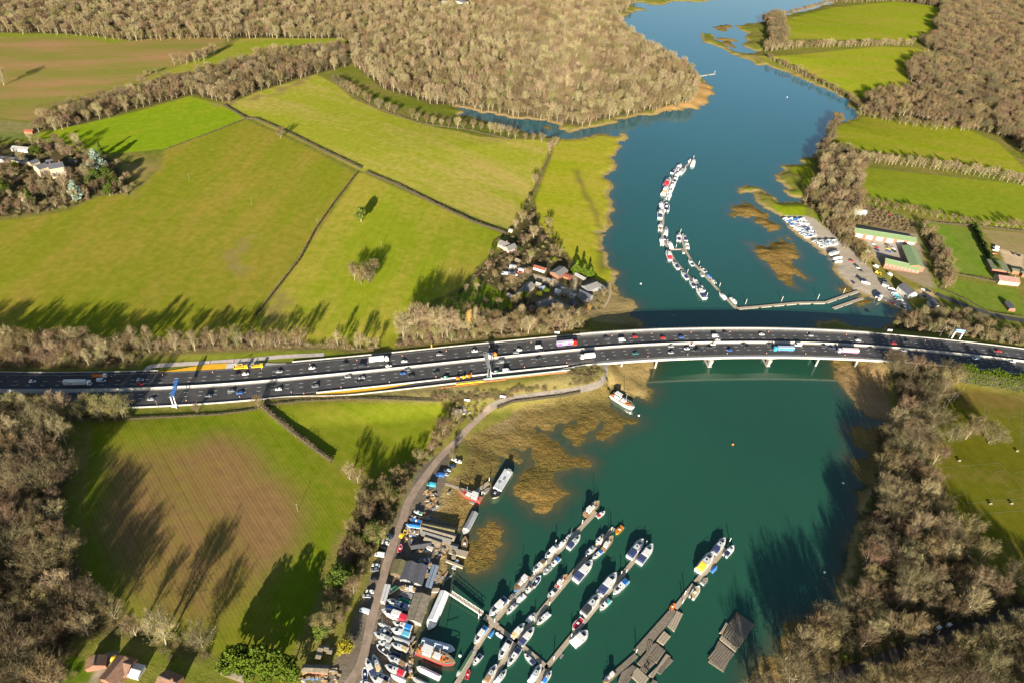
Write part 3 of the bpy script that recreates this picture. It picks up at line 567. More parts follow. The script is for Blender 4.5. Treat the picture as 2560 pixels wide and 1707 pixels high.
ribbon('garden_path', 'f 1855,960 1870,1040 1875,1130 1840,1260 1760,1370', 1.6, mat('worn_path', (.36, .29, .19), .9, .1), 'worn path from the meadow down to the shore', 'path', .1)
ribbon('railway', 'n 2650,1500 2560,1525 2400,1575 2200,1650 2000,1730', 6.0, mat('shaded_ballast', (.05, .042, .036), .95, .25, 2.0, bump=.3), 'shade-darkened railway line in the cutting through the bottom wood', 'railway', .15)  # ballast colour darkened to paint in the shade of the trees
# ------------------------------------------------------------------ bridge
bo = empty('motorway_bridge', CP((S_W+S_E)/2, 0, -ZR)); tag(bo, 'pale concrete motorway bridge on piers across the river', 'bridge')
def bpart(name, mb, m):
    x = mb.build(name, m, bo); x.matrix_parent_inverse = Matrix.Translation(-bo.location); return x
pier_px = [(1553, 905), (1640, 903), (1774, 912), (1920, 905), (2036, 906), (2134, 907)]
PS = [ST(x, 860) + (0.0) for x, y in pier_px]
PS = [min(range(len(CLINE)), key=lambda k, x=x, y=y: abs(CP(k, -16.5, -ZR+0)[0]-at(x, y, 1.5)[0])) for x, y in pier_px]
def soffit(i):
    d = -1.9
    for p in PS[2:4]:
        d = min(d, -1.9-2.6*max(0, 1-abs(i-p)/11.0)**2)
    return d
mb = MB(); R = []
for k in range((S_E-S_W+4)*2+1):
    i = S_W-2+k/2; z = soffit(i)
    R.append([CP(i, -15.0, z), CP(i, 15.0, z), CP(i, 18.2, -.9), CP(i, 18.2, -.02), CP(i, -18.2, -.02), CP(i, -18.2, -.9)])
mb.loft(R); bpart('deck', mb, M['concrete'])
for off in (-17.85, 17.85):
    mb = MB(); wall(mb, S_W-2, S_E+2, off, .3, 0, .6); bpart('parapet', mb, M['concrete'])
    mb = MB(); wall(mb, S_W-2, S_E+2, off, .12, 1.25, 1.37); wall(mb, S_W-2, S_E+2, off, .08, .98, 1.05)
    for i in range(S_W-2, S_E+2): mb.tube(CP(i, off, .74), CP(i, off, 1.3), .07, n=4)
    bpart('parapet_rail', mb, M['steel'])
mb = MB(); strip(mb, S_W-2, S_E+2, -17.6, -15.7, .02); strip(mb, S_W-2, S_E+2, 15.7, 17.6, .02); bpart('verge_strip', mb, M['concrete_d'])
for k, p in enumerate(PS):
    big = k in (2, 3)
    for off in (-14.2, -5, 5, 14.2):
        for q in ((-.9, .9) if False else (0,)):
            mb = MB(); a = CP(p, off, 0); h = ZR+soffit(p)+.05
            tg = math.atan2(CT[p][1], CT[p][0])
            if big: mb.box((a[0], a[1], h/2-.6), (1.5, 2.4, h+1.2), tg, taper=1.9)
            else: mb.tube((a[0], a[1], -1.5), (a[0], a[1], h), .75, n=10)
            bpart('pier', mb, M['concrete_d'])
    if big:
        a = CP(p, 0, 0); mb = MB(); mb.box((a[0], a[1], -.2), (3.4, 32, 1.2), tg); bpart('pile_cap', mb, M['concrete_d'])
for p, s in ((S_W-1.6, 1), (S_E+1.6, -1)):
    a = CP(p, 0, 0); tg = math.atan2(CT[int(p)][1], CT[int(p)][0]); mb = MB(); mb.box((a[0], a[1], ZR/2-1.4), (1.6, 34, ZR-.8), tg); bpart('abutment', mb, M['concrete_d'])
# ------------------------------------------------------------------ sign gantries and posts
def road_frame(pxx, pyy, z=0.0):
    p = at(pxx, pyy, ZR+z); k = int(np.argmin(np.linalg.norm(CLINE-p[:2], axis=1)))
    return p, k, math.atan2(CT[k][1], CT[k][0])
def cantilever(bx, by, arm, col, lab, h=8.2):
    p, k, tg = road_frame(bx, by); o = empty('cantilever_gantry', (p[0], p[1], ZR), tg); tag(o, lab, 'gantry', 'cantilever gantries')
    mb = MB(); mb.box((-.9, 0, h/2), (.5, .6, h)); mb.box((.9, 0, h/2), (.5, .6, h)); mb.tube((1.4, -2.6, 0), (.9, 0, h*.8), .18)
    mb.box((0, 0, .25), (3.2, 2.6, .5)); mb.build('mast', M['sign_white'] if col == 'gantry_blue' else M['steel'], o)
    mb = MB(); n = 6
    for x in (-.9, .9):
        for z in (h-.15, h+1.3): mb.tube((x, -.6, z), (x, arm, z), .13, n=5)
        for i in range(n): mb.tube((x, arm*i/n, h-.15 if i % 2 else h+1.3), (x, arm*(i+1)/n, h+1.3 if i % 2 else h-.15), .08, n=4)
    for i in range(n+1):
        for z in (h-.15, h+1.3): mb.tube((-.9, arm*i/n, z), (.9, arm*i/n, z), .07, n=4)
    mb.build('boom', M[col], o)
    mb = MB(); mb.box((1.15, arm*.68, h+.75), (.35, arm*.62, 2.1)); mb.build('sign_panel', M['gantry_blue'] if col == 'gantry_blue' else M['steel'], o)
    mb = MB(); mb.box((0, arm*.5, h-.28), (1.5, arm*.96, .08)); mb.build('walkway', M[col], o)
    return o
cantilever(437, 1013.5, 15.5, 'gantry_blue', 'cantilever gantry with blue boom over the near lanes at the left end')
cantilever(1222, 943, 16.5, 'steel', 'grey steel cantilever gantry over the near lanes beside the roadworks')
p, k, tg = road_frame(2391, 849); o = empty('sign_gantry', (p[0], p[1]+1.5, hf(p[0], p[1])), tg)
tag(o, 'blue and white cabinet gantry beside the far verge at the right end', 'gantry')
mb = MB()
for x in (-3.2, 3.2): mb = MB(); mb.box((x, 0, 3.6), (.8, .9, 7.2)); mb.tube((x, 3.0, 0), (x, .2, 6.6), .16); mb.build('post', M['sign_white'], o)
mb = MB(); mb.box((0, 0, 8.2), (7.4, 1.2, 2.4)); mb.build('sign_box', M['gantry_blue'], o)
mb = MB(); mb.box((0, -.64, 9.3), (7.5, .08, .3)); mb.box((0, -.64, 7.2), (7.5, .08, .3)); mb.build('trim', M['sign_white'], o)
lp = MB(); lp.tube((0, 0, 0), (0, 0, 12), .13, .08); lp.tube((0, 0, 11.9), (0, -1.6, 12.3), .06, n=5); lpm = lp.mesh('lamp_column', M['steel'])
lh = MB(); lh.box((0, -1.9, 12.3), (.35, .9, .18)); lhm = lh.mesh('lamp_head', M['sign_white'])
def lamp(x, y, lab, s=1.0, z=None, grp='lamp posts'):
    q = G(x, y); o = empty('lamp_post', (q[0], q[1], q[2] if z is None else z), 0, (s, s, s)); tag(o, lab, 'lamp post', grp); inst('column', lpm, o); inst('lamp_head', lhm, o)
lamp(2349, 841, 'lamp post farther from the blue cabinet gantry on the far verge', .85); lamp(2371, 844, 'tall lamp post beside the blue cabinet gantry on the far verge', 1.1)
# low white signal boxes on the parapet line
for x, y, lab in ((1392, 838, 'white sign board behind the far barrier above the purple lorry'), (2222, 832, 'white sign board behind the far barrier by the end of the bridge'), (1167, 1006, 'white notice board in the scrub at the corner of the triangular field'), (1256, 997, 'white notice board beside the marsh lane')):
    q = G(x, y); o = empty('sign_board', tuple(q), 0); tag(o, lab, 'sign'); mb = MB(); mb.box((0, 0, 2.6), (3.6, .2, 1.5)); mb.build('panel', M['sign_white'], o)
    
    for q_ in (-1.4, 1.4): mb = MB(); mb.tube((q_, .2, 0), (q_, .2, 2.6), .08); mb.build('post', M['steel'], o)
# ------------------------------------------------------------------ cones
cm = MB(); cm.box((0, 0, .05), (.55, .55, .1)); cm.tube((0, 0, .1), (0, 0, 1.05), .22, .06, 8, 1); cm.tube((0, 0, .45), (0, 0, .72), .185, .13, 8, 2)
cone_me = cm.mesh('traffic_cone', [M['rubber'], M['orange'], M['sign_white']])
def cone(i, off, lab, grp):
    p = CP(i, off, .015); o = inst('traffic_cone', cone_me, None, None, p); o.scale = (1.15, 1.15, 1.15); tag(o, lab, 'traffic cone', grp)
i = 3.0
while i < ST(2440, 890):
    if not (ST(905, 930) < i < ST(1000, 920)): cone(i, 12.9, 'orange and white cone closing the outer lane of the far carriageway', 'cones on the far carriageway')
    i += 8.0
i = ST(350, 975)
while i < ST(2230, 870):
    if not ST(1100, 905) < i < ST(1290, 893): cone(i, -13.6, 'orange and white cone closing the outer lane of the near carriageway', 'cones on the near carriageway')
    i += 8.0
i = c0+4
while i < c1+6: cone(i, -16.1, 'cone standing along the edge of the near yellow lay-by', 'cones by the near lay-by'); i += 4.5
i = a0+8
while i < a1+2: cone(i, 22.6, 'cone standing behind the far yellow lay-by', 'cones by the far lay-by'); i += 4.0
# ------------------------------------------------------------------ vehicles
def car_meshes(L=4.3, W=1.78, H=1.45, kind='car'):
    b = MB(); hw = W/2
    prof = {'car': [(-L/2, .45, .80, .80), (-L*.46, .30, .98, .92), (-L*.30, .28, 1.0, .98), (L*.18, .28, .98, 1.0), (L*.40, .28, .84, .96), (L/2, .40, .66, .72)],
            'van': [(-L/2, .35, 1.0, .96), (-L*.3, .3, 1.05, 1.0), (L*.2, .3, 1.05, 1.0), (L*.36, .3, 1.0, .97), (L/2, .4, .8, .75)]}['car' if kind != 'van' else 'van']
    R = []
    for x, z0, z1, wk in prof:
        w_ = hw*wk; R.append([(x, -w_*.92, z0), (x, w_*.92, z0), (x, w_, (z0+z1)/2), (x, w_*.9, z1), (x, -w_*.9, z1), (x, -w_, (z0+z1)/2)])
    b.loft(R)
    g = MB()
    if kind == 'van':
        x0, x1, x2, x3 = -L*.5, -L*.49, L*.26, L*.38
    else: x0, x1, x2, x3 = -L*.44, -L*.31, L*.02, L*.24
    zr = H; base = [(x0, -hw*.84), (x3, -hw*.80), (x3, hw*.80), (x0, hw*.84)]; top = [(x1, -hw*.70), (x2, -hw*.70), (x2, hw*.70), (x1, hw*.70)]
    zb = .95 if kind != 'van' else 1.02
    g.loft([[(x, y, zb) for x, y in base], [(x, y, zr-.04) for x, y in top]])
    # roof skin
    b.prism([(x1-.03, -hw*.72), (x2+.05, -hw*.72), (x2+.05, hw*.72), (x1-.03, hw*.72)], zr-.06, zr)
    if kind == 'van': b.prism([(-L*.5, -hw*.93), (L*.12, -hw*.93), (L*.12, hw*.93), (-L*.5, hw*.93)], 1.0, zr-.02)
    wh = MB(); wh.tube((0, -.1, 0), (0, .1, 0), .32, n=10); wh.tube((0, -.12, 0), (0, .12, 0), .17, n=8, m=1)
    lt = MB(); lt.box((L*.475, -hw*.55, .66), (.12, .34, .16)); lt.box((L*.475, hw*.55, .66), (.12, .34, .16))
    return b.mesh(kind+'_body', PM['white']), g.mesh(kind+'_windows', M['glass']), wh.mesh('wheel', [M['rubber'], M['steel']]), [(x, y) for x in (-L*.30, L*.31) for y in (-hw+.06, hw-.06)], lt.mesh('headlights', M['sign_white'])
CARM = {'car': car_meshes(), 'suv': car_meshes(4.6, 1.9, 1.72), 'van': car_meshes(5.4, 2.0, 2.3, 'van')}
def vehicle(kind, col, loc, rz, label, group=None, name=None, wheels=True):
    b, g, wh, wp, lt = CARM[kind]; nm = name or {'car': 'car', 'suv': 'car', 'van': 'van'}[kind]
    o = empty(nm, loc, rz); tag(o, label, 'van' if kind == 'van' else 'car', group)
    inst('body', b, o, PM[col]); inst('windows', g, o); inst('headlights', lt, o)
    if wheels:
        for x, y in wp: inst('wheel', wh, o, None, (x, y, .32))
    return o
# trucks
def truck(px_, py_, L, col, trailer_col, label, east=True, text=None, tcol='navy', band=None, cabcol='white', rigid=False, name='lorry', H=3.9):
    p, k, tg = road_frame(px_, py_, 1.5); o = empty(name, (p[0], p[1], ZR+.01), tg if east else tg+PI); tag(o, label, 'lorry')
    cl = 2.4
    c = MB(); c.box((L/2-cl/2, 0, 1.75), (cl, 2.4, 2.5), taper=.94); c.box((L/2-cl/2-.2, 0, 3.2), (cl*.75, 2.2, .6), taper=.8); c.build('cab', PM[cabcol], o)
    g = MB(); g.box((L/2-.06, 0, 2.25), (.2, 2.05, .95)); g.box((L/2-.8, 0, 2.3), (.9, 2.44, .7)); g.build('windscreen', M['glass'], o)
    t = MB(); x0, x1 = -L/2, L/2-cl-.7; t.box(((x0+x1)/2, 0, (H+1.15)/2), (x1-x0, 2.5, H-1.15)); t.build('trailer', mat('trailer_'+trailer_col, PAINT.get(trailer_col, (.5, .5, .5)) if trailer_col not in TRC else TRC[trailer_col], .45, .05), o)
    ch = MB(); ch.box((-.2, 0, .95), (L-1.2, 1.0, .3)); ch.build('chassis', M['rubber'], o)
    if band: 
        bb = MB(); bb.box(((x0+x1)/2, -1.262 if east else 1.262, band[1]), (x1-x0-.1, .02, band[2])); bb.build('side_band', mat('band_'+band[0], TRC.get(band[0], PAINT.get(band[0])), .4, .08, 3), o)
    xs = [-L*.42, -L*.34, -L*.26, L*.24, L*.42] if not rigid else [-L*.3, L*.36]
    wh = MB(); wh.tube((0, -.15, 0), (0, .15, 0), .5, n=10); wh.tube((0, -.17, 0), (0, .17, 0), .25, n=8, m=1); wm_ = wh.mesh('lorry_wheel', [M['rubber'], M['steel']])
    for x in xs:
        for y in (-1.1, 1.1): inst('wheel', wm_, o, None, (x, y, .5))
    if text:
        cu = bpy.data.curves.new('lettering', 'FONT'); cu.body = text; cu.size = 1.5; cu.extrude = .01; cu.align_x = 'CENTER'; cu.align_y = 'CENTER'
        tmp = bpy.data.objects.new('tmp', cu); COL.objects.link(tmp); dg = bpy.context.evaluated_depsgraph_get(); me = bpy.data.meshes.new_from_object(tmp.evaluated_get(dg)); bpy.data.objects.remove(tmp)
        me.materials.clear(); me.materials.append(PM[tcol]); lo = inst('lettering', me, o, None, ((x0+x1)/2-.8, -1.275 if east else 1.275, 2.3)); lo.rotation_euler = (PI/2, 0, 0 if east else PI)
    return o
TRC = {'offwhite': (.70, .68, .63), 'grey': (.40, .42, .45), 'purple': (.20, .07, .50), 'lilac': (.50, .47, .58), 'bluebox': (.05, .20, .62), 'bluetop': (.35, .45, .62), 'pinkwhite': (.68, .56, .58), 'pink': (.65, .16, .42), 'white': (.80, .80, .78)}
truck(194, 957, 16.5, 'white', 'offwhite', 'long white articulated lorry at the left end of the far carriageway', text='MENT', tcol='grey')
truck(947, 898.5, 13.6, 'white', 'white', 'white lorry with blue lettering beside the yellow post on the far carriageway', text='ST/REW', tcol='navy')
o = truck(1416.7, 859, 15.8, 'white', 'lilac', 'purple sided lorry with red front end and white swoosh', band=('purple', 2.35, 1.9), cabcol='red')
mb = MB(); mb.box((-1.8, -1.285, 2.45), (4.6, .02, .32)); mb.box((-.6, -1.285, 2.85), (2.2, .02, .22)); mb.box((-3.4, -1.285, 2.85), (1.2, .02, .4)); mb.box((-1.6, -1.285, 1.95), (3.4, .02, .14)); mb.build('swoosh', M['sign_white'], o)
mb = MB(); mb.box((4.2, -1.285, 2.3), (1.4, .02, 1.9), 0); mb.box((3.3, -1.287, 1.8), (1.2, .02, .5)); mb.build('red_flash', PM['orange'], o)
truck(1469, 891, 10.8, 'white', 'white', 'plain white box lorry on the near carriageway at the start of the bridge', east=False, rigid=True)
truck(1959, 872.5, 16.2, 'pale', 'bluetop', 'lorry with blue sides on the near carriageway of the bridge', east=False, band=('bluebox', 2.4, 2.1), cabcol='cyan')
truck(2120, 877.5, 16.2, 'white', 'pinkwhite', 'pale pink and white lorry near the right end of the bridge', east=False, band=('pink', 1.6, .7), cabcol='pale')
truck(1230.6, 887.5, 6.4, 'orange', 'grey', 'small lorry with grey box and orange cab passing the grey gantry', cabcol='orange', rigid=True, H=3.2)
# cars on the motorway: kind, colour, photo pixel
NORTH = 'car pale 80.6,951.8 van pale 253,950.4 suv silver 350,948.4 car red 351,958.6 car black 592,934.5 car white 613.5,933.5 car silver 698,927.8 car white 779.8,918.8 suv dark 862.4,909 van dark 905.3,914 car white 971.4,914 car white 1010.6,902.4 car silver 1098,885 suv white 1187,877 car dark 1241.8,870.4 car silver 1290,881 car white 1298,873.9 van white 1347,867.8 car dark 1352,877 car dark 1516,845 van white 1555.5,850 car red 1588,841.8 car red 1658,844.5 car blue 1704,843 van white 1788.6,840.8 car white 1794.7,850 car dark 1814,832 car white 1905,835.7 car silver 2028,838.8 car white 2146,850.6 car red 2235,857.6 suv black 2271,853.5 car red 2497.7,877'
SOUTH = 'car silver 376.5,996.7 car silver 520,988.6 car grey 577.8,976 car blue 599,980.8 car white 696,971.8 suv grey 788,964 car silver 869.6,940.6 car silver 904,943.7 car black 899,952.9 car grey 1017,923.5 car blue 1007.6,932 car dark 1027.6,939 car dark 1089.8,930.4 van grey 1250.4,905 car dark 1346,895.7 car teal 1588.6,882.7 car silver 1677.6,865 car silver 1677.6,880.6 car white 1729.8,861 car pale 1717,871 suv dark 1742,875.5 car white 1782.4,860 car dark 1775,868 car blue 1823.7,874.5 car dark 1859.8,860.8 car black 1867,866 car dark 1923.7,860 van white 1995,862 car dark 2060,863.7 car navy 2079.6,869 car black 2178,870.4 car dark 2215,878.6 car white 2260,875.5 car black 2370,892.6 van pale 2439.6,895 car white 2532,903'
CNAME = {'pale': 'pale silver', 'dark': 'dark'}
LMK = [(194, 'the long white lorry'), (437, 'the blue gantry'), (947, 'the lettered white lorry'), (1230, 'the grey gantry'), (1417, 'the purple lorry'), (1469, 'the plain white box lorry'), (1774, 'the middle bridge pier'), (1959, 'the blue lorry'), (2120, 'the pink lorry'), (2391, 'the blue cabinet gantry')]
ORD = ['', 'second ', 'third ', 'fourth ', 'fifth ', 'sixth ', 'seventh ', 'eighth ', 'ninth ', 'tenth ', 'eleventh ', 'twelfth ']
def fleet(table, east, side):
    t = table.split(); seen = {}
    for k in range(0, len(t), 3):
        kind, col = t[k], t[k+1]; x, y = map(float, t[k+2].split(','))
        p, st_, tg = road_frame(x, y, .7)
        j = max((q for q in range(len(LMK)) if LMK[q][0] < x), default=0)
        nm = {'suv': 'estate car', 'car': 'car', 'van': 'van'}[kind]; key = (col, nm, j); seen[key] = seen.get(key, -1)+1
        where = 'before' if LMK[j][0] > x else 'past'
        vehicle(kind, col, (p[0], p[1], ZR+.012), (tg if east else tg+PI)+random.uniform(-.012, .012), f"{ORD[seen[key]]}{CNAME.get(col, col)} {nm} {where} {LMK[j][1]} on the {side} carriageway", f'traffic on the {side} carriageway')
fleet(NORTH, True, 'far'); fleet(SOUTH, False, 'near')
# works vehicles
def works(kind, col, x, y, label, dx=0.0, rear=None, name=None):
    p, k, tg = road_frame(x, y, .7); o = vehicle(kind, col, (p[0], p[1], ZR+.03), tg+dx, label, None, name)
    if rear:
        mb = MB(); mb.box((-1.5, 0, 1.25), (2.3, 1.85, .9)); mb.build('load_box', PM[rear], o)
    return o
works('suv', 'white', 1110, 944.5, 'white works pickup with green load box by the end of the yellow lay-by', PI, 'green', 'pickup')
works('suv', 'white', 1236, 930.5, 'white works pickup with green load box beside the grey gantry', PI, 'green', 'pickup')
works('van', 'white', 1266, 926, 'white van parked in the roadworks beside the grey gantry')
def works_lorry(x, y, label, col, L=8.0, crane=False):
    p, k, tg = road_frame(x, y, 1.2); o = empty('works_lorry', (p[0], p[1], ZR+.03), tg); tag(o, label, 'lorry')
    mb = MB(); mb.box((L/2-1, 0, 1.6), (2, 2.3, 2.2), taper=.92); mb.build('cab', PM['white'] if col == 'orange' else PM[col], o)
    mb = MB(); mb.box((L/2-.04, 0, 2.0), (.14, 1.9, .8)); mb.build('windscreen', M['glass'], o)
    mb = MB(); mb.box((-1, 0, 1.05), (L-2.2, 2.3, .25)); mb.box((-L/2+.3, 0, 1.9), (.15, 2.3, 1.6)); mb.box((-1, 1.1, 1.4), (L-2.4, .1, .5)); mb.box((-1, -1.1, 1.4), (L-2.4, .1, .5))
    for q in range(4): mb.box((-L/2+1.2+q*1.1, (-.4, .5)[q % 2], 1.5), (.8, .7, .7))
    mb.build('load_bed', PM[col], o)
    if crane: mb = MB(); mb.tube((1.2, 0, 1.2), (1.0, 0, 4.2), .22); mb.tube((1.0, 0, 4.2), (-3.4, 0, 3.1), .16); mb.build('crane_arm', PM[col], o)
    wh = MB(); wh.tube((0, -.15, 0), (0, .15, 0), .48, n=10); wm_ = wh.mesh('works_wheel', M['rubber'])
    for xx in (-L*.32, -L*.18, L*.34):
        for yy in (-1, 1): inst('wheel', wm_, o, None, (xx, yy, .48))
works_lorry(249, 939, 'orange flatbed works lorry with white cab on the far hard shoulder', 'orange', 8.5)
works_lorry(602, 917.5, 'yellow flatbed works lorry with crane arm parked on the far lay-by', 'yellow', 9.0, True)
works_lorry(643, 914.5, 'yellow works lorry parked at the front of the far lay-by', 'yellow', 7.6)
# small yellow post, hi-vis walls, machinery in the near roadworks
q = G(1079, 870); o = empty('marker_post', tuple(q)); tag(o, 'yellow marker post behind the far barrier', 'post'); mb = MB(); mb.box((0, 0, 1.6), (.8, .8, 3.2), taper=.8); mb.build('post_body', PM['yellow'], o); mb = MB(); mb.box((0, 0, .1), (1.2, 1.2, .2)); mb.build('foot', M['concrete_d'], o)
mb = MB(); wall(mb, ST(1085, 915), ST(1185, 905), -24.3, .5, -4.2, -.1); wall(mb, ST(1185, 905), ST(1242, 899), -23.4, .5, -3.0, .2); wall(mb, ST(1242, 899), ST(1400, 880), -22.4, .5, -3.4, .1)
for i in range(ST(1085, 915), ST(1400, 880)):
    off = -24.7 if i < ST(1185, 905) else (-23.8 if i < ST(1242, 899) else -22.8)
    for h in (.25, .75): mb.box(CP(i+h, off, -1.8), (.9, .4, 3.6), math.atan2(CT[i][1], CT[i][0]))
tag(mb.build('sheet_pile_wall', mat('rusty_piling', (.50, .19, .07), .8, .2, .8)), 'rusty orange sheet pile wall below the near roadworks', 'wall')
mb = MB(); wall(mb, ST(1130, 912), ST(1195, 905), -23.6, .3, .05, 1.0); tag(mb.build('barrier_board', PM['yellow']), 'yellow barrier boards on top of the sheet pile wall', 'barrier')
mb = MB(); wall(mb, ST(1195, 905), ST(1400, 880), -21.6, .3, .05, 1.1); tag(mb.build('site_fence', mat('site_fence_green', (.30, .42, .37), .6, .1)), 'pale green site fence along the near roadworks', 'fence')
for k, (x, y, c, lab) in enumerate(((1144, 946, 'orange', 'orange compactor'), (1160, 943, 'yellow', 'yellow dumper'), (1174, 940, 'orange', 'orange excavator nearest the gantry'))):
    p, kk, tg = road_frame(x, y, .8); o = empty('works_machine', (p[0], p[1], ZR+.03), tg+.4*k); tag(o, lab+' in the near roadworks', 'machine')
    mb = MB(); mb.box((0, 0, 1.0), (2.6, 1.5, .9)); mb.box((-.5, 0, 1.9), (1.1, 1.2, .9), taper=.85); mb.build('body', PM[c], o)
    mb = MB(); mb.tube((1.2, 0, 1.3), (2.4, 0, 2.5), .14); mb.tube((2.4, 0, 2.5), (3.2, 0, .7), .12); mb.build('arm', PM[c], o)
    mb = MB(); mb.box((0, .8, .35), (2.4, .4, .6)); mb.box((0, -.8, .35), (2.4, .4, .6)); mb.build('track', M['rubber'], o)
# ------------------------------------------------------------------ boats
HM = {k: mat('hull_'+k, c, .3, .06, .8, spec=.5) for k, c in {'white': (.68, .68, .66), 'navy': (.02, .04, .13), 'red': (.42, .05, .05), 'green': (.03, .16, .10), 'wood': (.30, .15, .06), 'brown': (.22, .13, .08), 'blue': (.04, .16, .42), 'grey': (.36, .37, .38), 'orange': (.62, .16, .03), 'yellow': (.70, .42, .03), 'cream': (.66, .58, .42), 'black': (.025, .025, .03), 'rust': (.30, .12, .05), 'pink': (.55, .25, .30), 'pale': (.62, .62, .60)}.items()}
CVM = {k: mat('canvas_'+k, c, .85, .12, 1.2, bump=.1) for k, c in {'navy': (.018, .028, .085), 'blue': (.02, .16, .48), 'brown': (.22, .14, .075), 'green': (.01, .20, .11), 'dkgreen': (.05, .12, .06), 'grey': (.25, .26, .27), 'tan': (.42, .31, .17), 'red': (.45, .02, .04), 'white': (.75, .75, .74), 'cyan': (.10, .42, .58), 'black': (.02, .02, .025), 'orange': (.7, .16, .02), 'teal': (.05, .30, .30), 'wood': (.40, .24, .10), 'yellow': (.66, .45, .05), 'pale': (.45, .52, .60), 'pink': (.5, .06, .12)}.items()}
M['deck'] = mat('boat_deck', (.60, .60, .58), .5, .06, 2)
M['teak'] = mat('teak_deck', (.34, .21, .10), .8, .15, 3)
M['boot'] = mat('boot_top_stripe', (.03, .045, .12), .5, .05)
def beam_at(t, B, full=.55, stern=.88):
    if t < full: return B/2*(stern+(1-stern)*math.sin(PI/2*t/full))
    u = (t-full)/(1-full); return B/2*max(0.0, 1-u**2.1)
def hull_mb(L, B, fb=1.1, sheer=.55, draft=.35, n=14, full=.55, stern=.88, dm=1):
    """hull along +x (stern at -L/2); material 0 sides, 1 deck"""
    mb = MB(); rings = []; deck = []
    for k in range(n+1):
        t = k/n; x = -L/2+L*t; b = beam_at(t, B, full, stern)+.015; z = fb+sheer*t*t
        xb = x-(.09*L*max(0, t-.7)/.3 if t > .7 else 0); bb = b*(.82-.25*t)
        rings.append([(xb, -bb, -draft), (x, -b, z), (x, b, z), (xb, bb, -draft)]); deck.append(z)
    vs = [p for r in rings for p in r]; fs = []; ms = []
    for k in range(n):
        a, c = 4*k, 4*k+4
        for i, j in ((0, 1), (2, 3), (3, 0)): fs.append((a+i, c+i, c+j, a+j))
    mb.add(vs, fs, 0)
    mb.add(vs, [(4*k+1, 4*k+5, 4*k+6, 4*k+2) for k in range(n)], dm)
    mb.add(rings[0], [(0, 1, 2, 3)], 0); return mb
BM = {}
